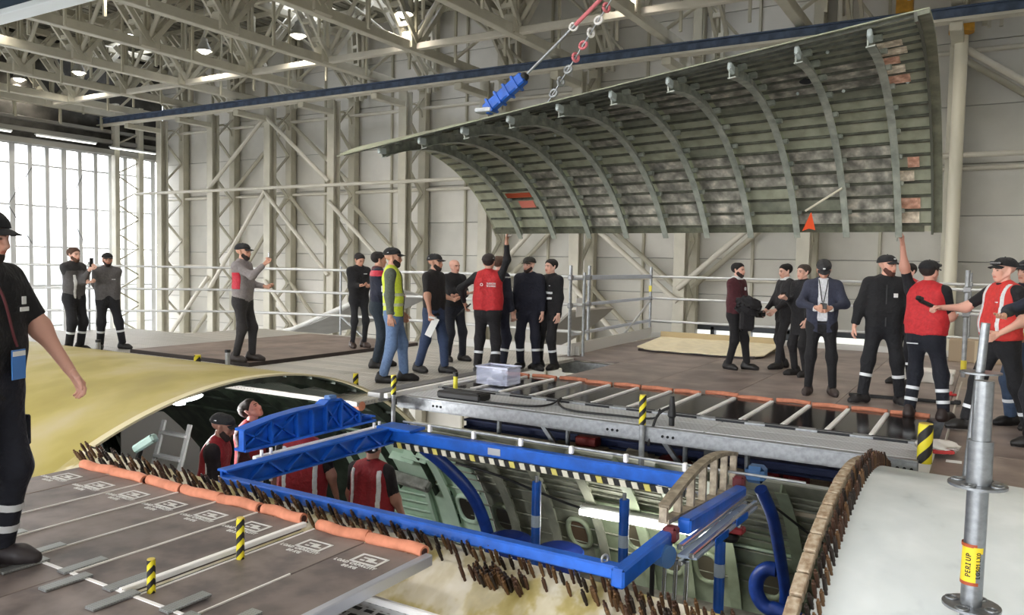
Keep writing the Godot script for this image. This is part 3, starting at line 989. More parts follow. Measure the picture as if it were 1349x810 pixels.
func build_near_planks() -> void:
	var t := thing("near_deck", "grey-brown sliding plank deck with white load labels in front of the opening", "deck", Vector3.ZERO)
	var pm := []
	for k in 4:
		var b: float = [0.0, -6.0, 5.0, -3.0][k]
		pm.append(mat("slide%d" % k, Color((134 + b) / 255.0, (122 + b) / 255.0, (118 + b) / 255.0), 0.45, 0.0, tex(151 + k, 0.01, [0.15, Color(0.72, 0.72, 0.74), 0.5, Color(0.9, 0.9, 0.9), 0.85, Color(1, 1, 1)], 512), 0.5))
	var alu := mat("alu")
	var foam := foam_mat()
	var edges := [-5.95, -5.55, -5.15, -4.75, -4.36, -3.96, -3.57]
	var edges2 := [-3.47, -3.06, -2.64]
	var label := mat("white_print", rgb(226, 226, 224), 0.6)
	var pairs := []
	for i in 6:
		pairs.append([edges[i], edges[i + 1], 0.0])
	for i in 2:
		pairs.append([edges2[i], edges2[i + 1], -0.015])
	for i in pairs.size():
		var a: float = pairs[i][0]
		var b: float = pairs[i][1]
		var y: float = pairs[i][2]
		var p := obj("sliding_plank", MB.new().box(Vector3((a + b) * 0.5, y - 0.02, -2.895), Vector3(b - a - 0.008, 0.04, 1.2), Basis.IDENTITY, 0.003), pm[i % 4], t)
		capacity_label(p, Vector3((a + b) * 0.5, y + 0.002, -3.26), label)
		# foam guard on the leading edge, one sleeve per plank, a little wavy
		var q := []
		for k in 7:
			var s := k / 6.0
			q.append(Vector3(lerpf(a + 0.01, b - 0.012, s), y + 0.018 + 0.004 * sin(s * 9.0 + i), -3.525 + 0.012 * sin(s * 5.0 + i * 2.0)))
		var fo := obj("foam_sleeve", MB.new().tube(q, 0.036, 12), foam, p)
		obj("foam_end", MB.new().lathe([Vector2(0, 0), Vector2(0.022, 0), Vector2(0.022, 0.008), Vector2(0, 0.008)], q[6] + Vector3(-0.003, 0, 0), Basis(Vector3.UP, Vector3.RIGHT, Vector3.BACK), 10), mat("foam_dark", rgb(60, 30, 24), 0.9), p)
		# bright joint strip along the plank's side
		if i in [1, 2, 3, 4]:
			obj("joint_strip", MB.new().box(Vector3(b, y + 0.001, -2.89), Vector3(0.012 if i != 1 else 0.008, 0.012, 1.19)), mat("joint_white", rgb(244, 242, 238), 0.5), p)
		elif i == 6:
			obj("joint_strip", MB.new().box(Vector3(b, y + 0.001, -2.6), Vector3(0.01, 0.012, 0.62)), mat("joint_white"), p)
		else:
			obj("joint_strip", MB.new().box(Vector3(b, y - 0.004, -2.89), Vector3(0.006, 0.01, 1.19)), mat("joint_dark", rgb(120, 100, 84), 0.6), p)
	# inner set of planks, towards the camera
	var inner := [[-9.2, -7.9], [-7.9, -6.7], [-6.7, -5.55], [-5.55, -4.75], [-4.75, -3.96], [-3.96, -3.06], [-3.06, -2.64]]
	for i in inner.size():
		obj("deck_board", MB.new().box(Vector3((inner[i][0] + inner[i][1]) * 0.5, -0.022, -0.9), Vector3(inner[i][1] - inner[i][0] - 0.006, 0.04, 2.76), Basis.IDENTITY, 0.003), pm[(i + 1) % 4], t)
	obj("cross_rail", MB.new().box(Vector3(-4.3, -0.004, -2.288), Vector3(3.3, 0.012, 0.02)), alu, t)
	# aluminium joint plates
	var pl := mat("joint_plate", rgb(178, 182, 184), 0.32, 0.7, dots(), 8.0)
	for x: float in [-4.72, -4.32, -3.93, -3.54, -3.1, -2.75]:
		obj("joint_plate", MB.new().box(Vector3(x - 0.075, 0.006, -2.37), Vector3(0.07, 0.014, 0.24), Basis.IDENTITY, 0.003), pl, t)
		obj("joint_plate", MB.new().box(Vector3(x + 0.065, 0.006, -2.2), Vector3(0.07, 0.014, 0.24), Basis.IDENTITY, 0.003), pl, t)
	# aluminium channel in the gap and the right edge profile
	var ch := MB.new()
	ch.box(Vector3(-3.562, -0.005, -2.9), Vector3(0.034, 0.03, 1.22), Basis.IDENTITY, 0.004)
	ch.box(Vector3(-3.482, -0.03, -2.9), Vector3(0.012, 0.03, 1.22), Basis.IDENTITY, 0.004)
	obj("gap_channel", ch, alu, t)
	obj("gap_floor", MB.new().box(Vector3(-3.52, -0.06, -2.9), Vector3(0.1, 0.02, 1.2)), mat("slot_dark"), t)
	obj("edge_profile", MB.new().box(Vector3(-2.615, -0.03, -1.9), Vector3(0.05, 0.065, 3.24), Basis.IDENTITY, 0.006), mat("alu_edge", rgb(190, 194, 206), 0.3, 0.6), t)
	obj("edge_shadow", MB.new().box(Vector3(-2.68, -0.1, -1.5), Vector3(0.02, 0.08, 2.2)), mat("edge_shadow_dark", rgb(40, 42, 42), 0.7), t)  # dark strip painted in as the shadow under the deck edge
	obj("deck_frame", MB.new().box(Vector3(-4.3, -0.11, -2.3), Vector3(3.2, 0.12, 0.1)), mat("dark_grey", rgb(78, 80, 82), 0.6), t)
	# perforated steel tread one level down
	var tr := thing("floor_tread", "perforated steel walkway tread just below the near deck edge", "tread", Vector3(-2.45, -0.23, -2.15))
	var gm := mat("grate")
	obj("tread_plate", MB.new().box(Vector3(0, 0, 0), Vector3(1.0, 0.02, 2.2)), gm, tr)
	var lip := MB.new()
	lip.box(Vector3(0, 0.02, -1.1), Vector3(1.0, 0.05, 0.03), Basis.IDENTITY, 0.005)
	lip.box(Vector3(0.5, 0.02, 0), Vector3(0.03, 0.05, 2.2), Basis.IDENTITY, 0.005)
	obj("tread_lip", lip, mat("alu"), tr)
	var slots := MB.new()
	for i in 12:
		for j in 26:
			slots.box(Vector3(-0.44 + i * 0.08 + 0.04 * (j % 2), 0.011, -1.0 + j * 0.08), Vector3(0.05, 0.004, 0.026))
	obj("slot_holes", slots, mat("slot_dark"), tr).set_meta("kind", "stuff")

func capacity_label(p: Node3D, at: Vector3, m: Material) -> void:
	# printed pictogram plate and two lines of lettering, readable from the opening side
	var fr := MB.new()
	for s: float in [-1.0, 1.0]:
		fr.box(at + Vector3(0.085 * s, 0, -0.03), Vector3(0.018, 0.002, 0.12))
		fr.box(at + Vector3(0, 0, -0.03 + 0.055 * s), Vector3(0.185, 0.002, 0.014))
	fr.box(at + Vector3(0.012, 0, -0.03), Vector3(0.04, 0.002, 0.05))
	fr.box(at + Vector3(-0.03, 0, -0.045), Vector3(0.04, 0.002, 0.012))
	fr.box(at + Vector3(0.045, 0, -0.015), Vector3(0.04, 0.002, 0.012))
	fr.box(at + Vector3(-0.035, 0, -0.01), Vector3(0.03, 0.002, 0.012))
	obj("pictogram", fr, m, p)
	for k in 2:
		var tm := TextMesh.new()
		tm.text = ["LOAD CAPACITY", "80 KG"][k]
		var sf := SystemFont.new()
		sf.font_names = PackedStringArray(["Droid Sans"])
		sf.font_weight = 700
		tm.font = sf
		tm.font_size = 16
		tm.pixel_size = 0.0024
		tm.depth = 0.002
		tm.curve_step = 2.0
		var o := obj("lettering", tm, m, p)
		o.transform = Transform3D(Basis(Vector3.RIGHT, Vector3.FORWARD, Vector3.UP), at + Vector3(-0.03, 0, 0.055 + 0.045 * k))

var plane: Node3D

func build_fuselage() -> void:
	var t := thing("fuselage", "opened aircraft fuselage with yellow primer on the left and white skin on the right", "fuselage", Vector3.ZERO)
	var yel := mat("primer_yellow", Color.WHITE, 0.5, 0.0, tex(201, 0.006, [0.1, rgb(146, 133, 62), 0.42, rgb(163, 150, 76), 0.55, rgb(174, 161, 92), 0.85, rgb(184, 172, 132)], 512), 0.16)
	var wht := mat("skin_white", Color.WHITE, 0.55, 0.0, tex(202, 0.01, [0.1, rgb(186, 196, 200), 0.3, rgb(212, 221, 224), 0.6, rgb(220, 228, 231), 0.9, rgb(230, 237, 240)], 512), 0.3)
	var near := mat("skin_near", Color.WHITE, 0.5, 0.0, tex(203, 0.012, [0.12, rgb(146, 132, 70), 0.4, rgb(186, 172, 114), 0.52, rgb(226, 220, 200), 0.8, rgb(242, 238, 226)], 512), 0.4)
	var lining := mat("lining_dark", rgb(64, 76, 62), 0.6, 0.0, grey(0.6, 1.0, 204, 0.02), 0.6)
	plane = t
	# three skins round the opening
	obj("left_skin", MB.new().shell(patch(-19.0, -6.5, 26, -62, 62, 48, 0.0), 0.006, Vector3.UP), yel, t)
	obj("left_lining", MB.new().shell(patch(-18.0, -6.53, 12, -75, 105, 54, 0.012), 0.006, Vector3.UP), lining, t)
	obj("near_skin", MB.new().shell(patch(-6.5, -0.72, 24, -62, -25.4, 14, 0.0), 0.006, Vector3.UP), near, t)
	obj("right_skin", MB.new().shell(patch(-0.72, 8.0, 14, -62, 62, 48, 0.0), 0.006, Vector3.UP), wht, t)
	obj("right_lining", MB.new().shell(patch(-0.7, 5.0, 8, -75, 105, 54, 0.012), 0.006, Vector3.UP), lining, t)
	# raised edge strip along both ends and the near cut
	var strip := mat("edge_tan", Color.WHITE, 0.6, 0.0, tex(205, 0.03, [0.2, rgb(140, 116, 92), 0.5, rgb(176, 158, 134), 0.8, rgb(196, 184, 164)]), 2.0)
	var a := -25.0
	while a < 33.0:
		var m := MB.new()
		var p := fus(-0.80, a + 0.1, -0.02)
		var q := fus(-0.80, a + 2.3, -0.02)
		m.bar(p, q, 0.07, 0.05 + 0.015 * rng.randf(), (fus(-0.8, a, -1.0) - fus(-0.8, a)).normalized(), 0.006)
		obj("spacer_block", m, strip, t)
		a += 2.5
	obj("end_strip", MB.new().shell(patch(-6.53, -6.44, 2, -25, 42, 40, -0.008), 0.02, Vector3.UP), mat("primer_edge", rgb(214, 204, 168), 0.6), t)
	# temporary fastener pins
	var pin := MB.new()
	pin.lathe([Vector2(0.0, -0.02), Vector2(0.009, -0.02), Vector2(0.009, 0.018), Vector2(0.0125, 0.02), Vector2(0.0125, 0.082), Vector2(0.008, 0.086), Vector2(0.007, 0.1), Vector2(0.0, 0.102)], Vector3.ZERO, Basis.IDENTITY, 7)
	var pm := [pin.done(mat("pin_brown", rgb(74, 52, 40), 0.4, 0.5)), pin.done(mat("pin_dark", rgb(46, 38, 34), 0.4, 0.5)), pin.done(mat("pin_bronze", rgb(104, 78, 54), 0.35, 0.6))]
	var spots := []
	for i in 118:                                        # two rows along the near cut
		var x := -6.42 + i * 0.048
		spots.append([x, -26.3 + 0.25 * sin(i * 1.7)])
		if i < 74 or i % 3 == 0:
			spots.append([x + 0.02, -27.4 + 0.3 * sin(i * 2.3)])
	for i in 46:                                         # clusters on the near skin
		spots.append([-2.5 + 0.12 * rng.randf_range(-1, 1) + 0.005 * i, -27.6 - 1.1 * rng.randf()])
	for i in 44:
		spots.append([-1.75 + 0.014 * i + rng.randf_range(-0.1, 0.1), -26.8 - 1.9 * rng.randf()])
	for i in 8:
		spots.append([-7.05 + i * 0.05, -32.5 - 0.4 * (i % 2)])
	for i in 104:                                         # along the right-hand cut
		spots.append([-0.715 + 0.045 * (i % 2), -25.0 + i * 0.56])
	for s in spots:
		var p := fus(s[0], s[1], -0.004)
		var up := (fus(s[0], s[1], -1.0) - fus(s[0], s[1])).normalized()
		up = (up + Vector3((-0.3 if s[0] < -2.9 else -0.14) + rng.randf_range(-0.06, 0.06), rng.randf_range(0.1, 0.3), rng.randf_range(-0.06, 0.06))).normalized()
		var xx := up.cross(Vector3.BACK).normalized()
		var k := 0.9 + 0.3 * rng.randf()
		obj("fastener_pin", pm[rng.randi() % 3], null, t, Transform3D(Basis(xx * 1.0, up * k, xx.cross(up)), p))

# the far cut line climbs a little towards the right
func far_cut(x: float) -> float:
	return lerpf(38.0, 34.5, clampf((x + 6.5) / 5.7, 0.0, 1.0))

func far_patch(x0: float, x1: float, nx: int, d: float, a1: float, na: int, inward: float) -> Array:
	# from d degrees past the cut line down to a1 (or to d + 0.6 when a1 is 0)
	var rows := []
	for i in na + 1:
		var line := []
		for j in nx + 1:
			var x := lerpf(x0, x1, float(j) / nx)
			var a := far_cut(x) + d
			line.append(fus(x, lerpf(a, a1 if a1 > 0.0 else a + 0.6, float(i) / na), inward))
		rows.append(line)
	return rows

func patch(x0: float, x1: float, nx: int, a0: float, a1: float, na: int, inward: float) -> Array:
	var rows := []
	for i in na + 1:
		var line := []
		for j in nx + 1:
			line.append(fus(lerpf(x0, x1, float(j) / nx), lerpf(a0, a1, float(i) / na), inward))
		rows.append(line)
	return rows

func build_interior() -> void:
	var t := plane
	var grn := mat("primer_green", Color.WHITE, 0.5, 0.0, tex(211, 0.014, [0.15, rgb(118, 128, 106), 0.5, rgb(142, 152, 128), 0.85, rgb(160, 170, 146)], 256), 0.5)
	var lite := mat("primer_lite", Color.WHITE, 0.45, 0.0, tex(212, 0.014, [0.15, rgb(176, 204, 180), 0.5, rgb(196, 220, 198), 0.85, rgb(208, 230, 210)], 256), 0.5)
	var dark := mat("wall_dirty", Color.WHITE, 0.6, 0.0, tex(213, 0.014, [0.15, rgb(108, 110, 98), 0.5, rgb(142, 144, 128), 0.85, rgb(162, 162, 146)], 256), 0.6)
	obj("upper_skin", MB.new().shell(far_patch(-6.5, -0.72, 20, 0.0, 52, 12, 0.0), 0.008, Vector3.DOWN), dark, t)
	obj("lower_skin", MB.new().shell(patch(-4.4, -0.72, 14, 52, 100, 26, 0.0), 0.008, Vector3.DOWN), grn, t)
	obj("lower_skin", MB.new().shell(patch(-5.95, -4.4, 6, 52, 100, 26, 0.0), 0.008, Vector3.DOWN), dark, t)
	obj("lower_skin", MB.new().shell(patch(-8.4, -5.95, 6, 50, 100, 26, 0.02), 0.008, Vector3.DOWN), lite, t)
	# bright far skin under the blue frame at the left
	obj("bay_skin", MB.new().shell(patch(-8.0, -6.62, 6, 44, 52, 6, 0.02), 0.008, Vector3.DOWN), lite, t)
	obj("edge_flange", MB.new().shell(far_patch(-6.5, -0.8, 20, -0.2, 0.0, 1, 0.02), 0.03, Vector3.DOWN), mat("edge_pale", rgb(206, 206, 190), 0.5), t)
	# ring frames: web and cap strip following the wall
	var fx := [-6.55, -5.5, -4.86, -4.18, -3.58, -3.07, -2.5, -1.72]
	for i in fx.size():
		var web := patch2(fx[i], far_cut(fx[i]) + 0.6, 84.0, 24, 0.0, 0.12)
		obj("frame", MB.new().shell(web, 0.02, Vector3.RIGHT), grn if i > 3 else (lite if i == 0 else dark), t)
		obj("frame_cap", MB.new().shell(patch(fx[i] - 0.065, fx[i] + 0.065, 1, far_cut(fx[i]) + 0.6, 84, 24, 0.12), 0.012, Vector3.DOWN), grn if i > 3 else (lite if i == 0 else dark), t)
	# stringers
	for k in 12:
		var ang := 39.5 + k * 1.85
		if ang > 55:
			ang += (ang - 55)
		var p := []
		for j in 13:
			p.append(fus(lerpf(-6.3, -0.8, j / 12.0), ang, 0.025))
		obj("stringer", MB.new().tube(p, 0.013, 6), dark, t)
	# window line: ledge above, ring and pane for each window
	for q in [[-4.35, -1.8, 56.3], [-7.9, -6.0, 57.8]]:
		var lp := []
		for j in 9:
			lp.append(fus(lerpf(q[0], q[1], j / 8.0), q[2], 0.03))
		obj("window_ledge", MB.new().tube(lp, 0.022, 6), mat("ledge", rgb(176, 194, 170), 0.5), t)
	var wins := [[-6.33, 63.2, 0], [-5.72, 63.4, 1], [-3.72, 59.8, 1], [-3.3, 63.6, 1], [-2.84, 63.6, 1], [-2.1, 63.6, 1], [-4.55, 62.4, 2]]
	for wv in wins:
		window_in_wall(t, wv[0], wv[1], [rgb(52, 46, 40), rgb(88, 82, 68), rgb(96, 78, 62)][wv[2]], lite if wv[0] < -5.9 else grn)
	for wx: float in [-13.9, -14.7, -15.5]:  # white panes: daylight painted into their colour
		window_in_wall(t, wx, 66.0, rgb(226, 230, 228), mat("lining_dark"))
	# left bay: shelf box structure with slats, in light green
	var bay := sub("bay_rack", t)
	for k in 5:
		var a := 59.5 + k * 2.2
		obj("slat", MB.new().bar(fus(-7.62, a, 0.06), fus(-6.98, a, 0.06), 0.03, 0.06, Vector3(0, 0.6, 0.8), 0.006), lite, bay)
	for xx: float in [-7.66, -6.94]:
		obj("upright", MB.new().bar(fus(xx, 58.0, 0.06), fus(xx, 74.0, 0.06), 0.07, 0.07, Vector3.RIGHT, 0.008), lite, bay)
	var duct := MB.new()
	duct.bar(fus(-7.9, 55.0, 0.14), fus(-6.75, 57.0, 0.16), 0.16, 0.14, Vector3(0, 0.7, 0.7), 0.03)
	obj("duct", duct, mat("duct_grey", rgb(166, 166, 158), 0.5, 0.0, grey(0.7, 1.0, 214), 1.0), t)
	for k in 3:
		obj("clip_panel", MB.new().bar(fus(-7.3 + 0.26 * k, 50.0 - k, 0.08), fus(-6.9 + 0.26 * k, 51.0 - k, 0.08), 0.12, 0.02, Vector3(0, 0.7, 0.7), 0.01), lite, t)
	# loose cable along the wall
	var cp := []
	for q in [[-6.0, 46.5], [-5.4, 48.0], [-4.9, 50.6], [-4.5, 52.4], [-4.1, 53.4]]:
		cp.append(fus(q[0], q[1], 0.17))
	tag(obj("cable", MB.new().tube(smooth(cp, 5), 0.016, 7), rubber()), "black cable sagging along the inner side wall to the strip light", "cable")
	cp = []
	for q in [[-1.95, 36.5], [-1.75, 42.0], [-1.45, 48.0], [-1.2, 50.0], [-0.9, 55.0]]:
		cp.append(fus(q[0], q[1], 0.15))
	tag(obj("cable", MB.new().tube(smooth(cp, 5), 0.014, 7), rubber()), "black cable hanging down the inner wall beside the right cut edge", "cable")
	# strip light on the wall
	var lt := thing("strip_light", "bright white strip light fixed to the inner side wall of the opening", "light", Vector3.ZERO)
	var la := fus(-4.3, 52.9, 0.22)
	var lb := fus(-2.5, 51.3, 0.22)
	obj("housing", MB.new().bar(la + Vector3(0, 0.06, -0.05), lb + Vector3(0, 0.06, -0.05), 0.16, 0.06, Vector3.UP, 0.015), mat("light_housing", rgb(210, 212, 210), 0.4), lt)
	obj("light_tube", MB.new().tube([la, lb], 0.045, 10), glow("tube_inside", Color(1.0, 1.0, 0.98), 6.0), lt)
	for k in 3:
		var l := OmniLight3D.new()
		l.name = "tube_lamp"
		l.position = la.lerp(lb, 0.2 + 0.3 * k) + Vector3(0, -0.06, 0.09)
		l.light_energy = 0.5
		l.light_size = 0.1
		l.omni_range = 20.0
		l.omni_attenuation = 2.0
		l.light_color = Color(1.0, 1.0, 0.96)
		l.shadow_enabled = true
		lt.add_child(l)
	# cabin floor and the far inside of the left tunnel
	obj("floor_board", MB.new().box(Vector3(-9.0, -2.55, -5.8), Vector3(20.0, 0.06, 7.6)), mat("cabin_floor", rgb(120, 116, 108), 0.6, 0.0, grey(0.7, 1.0, 221), 0.5), t)
	obj("bulkhead", MB.new().box(Vector3(-17.4, -1.6, -5.8), Vector3(0.1, 2.2, 6.0)), mat("bulk", rgb(150, 148, 142), 0.6), t)
	# inner frames of the left tunnel crown
	var fr := sub("crown_ribs", t)
	for x: float in [-6.75, -7.4, -8.1, -8.9, -9.8, -13.3, -14.3, -15.1]:
		obj("ring_frame", MB.new().shell(patch2(x, -40.0 if x > -12.0 else 50.0, 60.0 if x > -12.0 else 85.0, 40, 0.02, 0.12), 0.02, Vector3.RIGHT), mat("lining_dark"), fr)
	for k in 16:
		var a := -36.0 + k * 5.4
		obj("stringer", MB.new().bar(fus(-6.6, a, 0.03), fus(-12.0, a, 0.03), 0.02, 0.03, Vector3.UP), mat("lining_dark"), fr)
	var pw := thing("glowing_sheet", "flat white sheet under the crown of the left section, made to glow", "light", Vector3(-7.5, 0.1, -5.52), 0.3)  # plain white sheet; its lit look is an added glow
	obj("sheet_block", MB.new().box(Vector3(0, -0.05, 0), Vector3(0.1, 0.04, 0.1), Basis(Vector3.UP, 1.2), 0.005), mat("white_sheet", rgb(240, 244, 242), 0.4), pw)
	obj("glow_oval", MB.new().ball(Vector3.ZERO, Vector3(0.13, 0.045, 0.3), 20, Basis(Vector3.UP, -0.3)), glow("added_glow", Color(0.98, 1.0, 1.0), 2.5), pw)
	var wl := OmniLight3D.new()  # added light that brightens the left bay
	wl.name = "added_bay_light"
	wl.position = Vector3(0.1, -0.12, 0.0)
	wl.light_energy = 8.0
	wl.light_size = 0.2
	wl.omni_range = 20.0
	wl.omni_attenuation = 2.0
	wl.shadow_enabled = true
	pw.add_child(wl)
	var pt := sub("partition", t, Vector3(-12.6, -2.52, -8.9))
	obj("panel", MB.new().box(Vector3(0, 0.7, 0), Vector3(0.06, 1.4, 1.3), Basis(Vector3.UP, -0.7), 0.01), mat("partition_grey", rgb(206, 202, 194), 0.6), pt)
	obj("kick_strip", MB.new().box(Vector3(0.03, 0.08, 0), Vector3(0.06, 0.16, 1.3), Basis(Vector3.UP, -0.7), 0.01), mat("dark_grey", rgb(78, 80, 82), 0.6), pt)

func patch2(x: float, a0: float, a1: float, n: int, in0: float, in1: float) -> Array:
	# a radial web at station x
	var rows := []
	for i in n + 1:
		var a := lerpf(a0, a1, float(i) / n)
		rows.append([fus(x, a, in0), fus(x, a, in1)])
	return rows

func window_in_wall(t: Node3D, x: float, deg: float, pane: Color, m: Material) -> void:
	var c := fus(x, deg, 0.035)
	var out := (fus(x, deg, 1.0) - fus(x, deg)).normalized()
	var b := Basis(Vector3.RIGHT, out.cross(Vector3.RIGHT).normalized(), out)
	if b.y.y < 0.0:
		b.y = -b.y
		b.x = -b.x
	var w := sub("window_frame", t)
	var q := []
	var o := PackedVector2Array()
	for i in 25:
		var a := TAU * i / 24.0
		var e := Vector2(signf(cos(a)) * pow(absf(cos(a)), 0.75) * 0.15, signf(sin(a)) * pow(absf(sin(a)), 0.75) * 0.24)
		q.append(c + b.x * e.x + b.y * e.y)
		if i < 24:
			o.append(e * 0.98)
	obj("rim", MB.new().tube(q, 0.035, 8, false), m, w)
	obj("pane", MB.new().prism(o, 0.02, c - out * 0.012, b), mat("pane_%s" % pane.to_html(false), pane, 0.35), w)

func rubber() -> StandardMaterial3D:
	return mat("rubber", rgb(22, 23, 25), 0.55)

func smooth(p: Array, k: int) -> Array:
	# Catmull-Rom through the points
	var r := []
	for i in p.size() - 1:
		var a: Vector3 = p[maxi(i - 1, 0)]
		var b: Vector3 = p[i]
		var c: Vector3 = p[i + 1]
		var d: Vector3 = p[mini(i + 2, p.size() - 1)]
		for j in k:
			r.append(b.cubic_interpolate(c, a, d, float(j) / k))
	r.append(p[-1])
	return r

# the hanging crown panel: s along the fuselage (0 left, 1 right), q along the arc (0 bottom edge, 1 near edge)
func pan(s: float, q: float, inward := 0.0) -> Vector3:
	var ang := deg_to_rad(lerpf(11.8, 25.2, s))
	var chord := lerpf(3.3, 3.42, s)
	var sag := lerpf(0.58, 0.5, s)
	var r := (chord * chord * 0.25 + sag * sag) / (2.0 * sag)
	var half := asin(chord * 0.5 / r)
	var a := lerpf(-half, half, q)
	var u := chord * 0.5 + (r - inward) * sin(a)
	var w := (r - inward) * cos(a) - (r - sag)
	return Vector3(lerpf(-6.04, -0.46, s), 2.06 + u * sin(ang) + w * cos(ang), -9.6 + u * cos(ang) - w * sin(ang))

func pan_strip(s0: float, s1: float, ns: int, q0: float, q1: float, nq: int, inward: float) -> Array:
	var rows := []
	for i in nq + 1:
		var line := []
		for j in ns + 1:
			line.append(pan(lerpf(s0, s1, float(j) / ns), lerpf(q0, q1, float(i) / nq), inward))
		rows.append(line)
	return rows

func build_panel() -> void:
	var t := thing("fuselage_shell", "large curved fuselage crown panel hanging from the crane, its ribbed inside facing the camera", "fuselage panel", Vector3.ZERO)
	var gg := Color(0.52, 0.56, 0.46)
	var skin := mat("panel_skin", Color.WHITE, 0.6, 0.0, tex(301, 0.012, [0.1, rgb(110, 110, 97), 0.4, rgb(147, 150, 126), 0.7, rgb(163, 171, 142), 0.92, rgb(187, 184, 163)], 512), 0.4)
	obj("skin", MB.new().shell(pan_strip(0, 1, 40, 0, 1, 40, 0.0), 0.008, Vector3.UP), skin, t)
	# skin bays between the stringers, each with its own tone: grimy along the lower edge, shade painted in towards the top
	var tones := [mat("bay_green", Color.WHITE, 0.6, 0.0, tex(302, 0.02, [0.15, rgb(136, 138, 118), 0.5, rgb(158, 161, 140), 0.85, rgb(170, 172, 152)]), 0.8), mat("bay_grime", Color.WHITE, 0.6, 0.0, tex(303, 0.03, [0.25, rgb(95, 95, 89), 0.5, rgb(142, 139, 129), 0.7, rgb(179, 176, 163), 0.85, rgb(221, 213, 198)]), 0.7), mat("bay_shade", Color.WHITE, 0.6, 0.0, tex(304, 0.02, [0.2, rgb(110, 113, 100), 0.8, rgb(147, 150, 132)]), 0.8)]
	var fs := []
	for i in 10:
		fs.append(0.083 + i * 0.0934)
	var n_str := 19
	for k in n_str:
		var q0 := 0.03 + k * 0.05
		for i in 11:
			var s0: float = 0.0 if i == 0 else fs[i - 1]
			var s1: float = 1.0 if i == 10 else fs[i]
			var tone := 0
			if k < 6 and i > 0 or k in [11, 12, 13] and i > 2:
				tone = 1
			elif k > 13 and i > 3 or k in [10] and i > 4:
				tone = 2
			if i == 0 or i == 1 and k < 12 or i == 10:
				tone = 0
			if rng.randf() < 0.12:
				tone = rng.randi() % 3
			obj("skin_bay", MB.new().shell(pan_strip(s0 + 0.006, s1 - 0.006, 3, q0 + 0.001, q0 + 0.0475, 2, 0.012), 0.003, Vector3.UP), tones[tone], t)
	# stringers run the length of the panel
	var sm := mat("stringer_dark", rgb(98, 100, 88), 0.55, 0.0, grey(0.7, 1.0, 305), 1.5)
	for k in n_str + 1:
		var q := 0.028 + k * 0.05
		var web := []
		var cap := []
		for j in 25:
			var s := lerpf(0.008, 0.983, j / 24.0)
			web.append(pan(s, q, 0.02))
			cap.append(pan(s, q - 0.002, 0.03))
		var m := MB.new()
		for j in 24:
			var up: Vector3 = (pan(0.5, q, 1.0) - pan(0.5, q)).normalized()
			m.bar(web[j], web[j + 1], 0.007, 0.02, up)
			m.bar(cap[j], cap[j + 1], 0.02, 0.006, up)
		obj("stringer", m, sm, t)
	# ten ring frames with a flat cap and a tab at the near edge
	var fm := mat("frame_grey", rgb(180, 184, 172), 0.45, 0.1, tex(306, 0.02, [0.15, Color(0.7, 0.72, 0.72), 0.85, Color(1, 1, 1)]), 1.0)
	var sheen := mat("tab_bright", rgb(196, 206, 204), 0.4, 0.1)
	for i in 10:
		var s: float = fs[i]
		var rows := []
		for j in 33:
			var q := lerpf(-0.012 if i == 9 else 0.004, 0.955, j / 32.0)
			rows.append([pan(s, q, 0.05), pan(s, q, 0.15)])
		obj("frame_web", MB.new().shell(rows, 0.012, Vector3.LEFT), fm, t)
		obj("frame_cap", MB.new().shell(pan_strip(s - 0.0016, s + 0.0105, 1, 0.004, 0.955, 32, 0.15), 0.01, Vector3.UP), fm, t)
		obj("frame_tab", MB.new().bar(pan(s + 0.004, 0.94, 0.1), pan(s + 0.004, 0.972, 0.06), 0.035, 0.07, Vector3.UP, 0.01), sheen, t)
		for k in range(1, n_str, 2):
			obj("clip", MB.new().bar(pan(s + 0.001, 0.028 + k * 0.05, 0.05), pan(s + 0.014, 0.03 + k * 0.05, 0.05), 0.05, 0.05, Vector3.UP, 0.006), fm, t)
	# edge members
	var em := mat("panel_edge", rgb(126, 129, 110), 0.5, 0.1, grey(0.7, 1.0, 307), 1.0)
	obj("end_doubler", MB.new().shell(pan_strip(0.984, 1.0, 2, 0.0, 1.0, 36, 0.012), 0.03, Vector3.UP), em, t)
	obj("end_flange", MB.new().shell(pan_strip(0.982, 0.986, 1, 0.0, 1.0, 36, 0.01), 0.07, Vector3.UP), mat("flange_dark", rgb(87, 89, 79), 0.6), t)
	obj("bottom_doubler", MB.new().shell(pan_strip(0.0, 0.97, 30, 0.0, 0.024, 1, 0.01), 0.012, Vector3.UP), em, t)
	obj("near_edge_strip", MB.new().shell(pan_strip(0.0, 1.0, 40, 0.994, 1.0, 1, 0.0), 0.01, Vector3.UP), mat("panel_lip", rgb(112, 114, 102), 0.5), t)
	# scraped bare patches near the right end, the red smear at the left
	var pinky := mat("bare_pink", Color.WHITE, 0.6, 0.0, tex(308, 0.03, [0.2, rgb(161, 116, 97), 0.6, rgb(216, 168, 145), 0.9, rgb(242, 208, 187)]), 1.5)
	var tan := mat("bare_tan", Color.WHITE, 0.6, 0.0, tex(309, 0.03, [0.2, rgb(168, 155, 134), 0.6, rgb(221, 208, 187), 0.9, rgb(255, 248, 232)]), 1.5)
	for d in [[0.925, 0.958, 0.80, tan], [0.925, 0.962, 0.75, tan], [0.925, 0.95, 0.70, pinky], [0.925, 0.955, 0.65, tan], [0.925, 0.96, 0.60, pinky], [0.945, 0.964, 0.25, pinky], [0.925, 0.955, 0.20, tan], [0.925, 0.964, 0.10, pinky], [0.925, 0.962, 0.05, tan]]:
		obj("bare_patch", MB.new().shell(pan_strip(d[0], d[1], 4, d[2] - 0.016, d[2] + 0.022, 3, 0.034), 0.004, Vector3.UP), d[3], t)
	obj("red_smear", MB.new().shell(pan_strip(0.094, 0.16, 4, 0.2, 0.225, 2, 0.07), 0.006, Vector3.UP), mat("rust_red", rgb(158, 68, 39), 0.7), t)
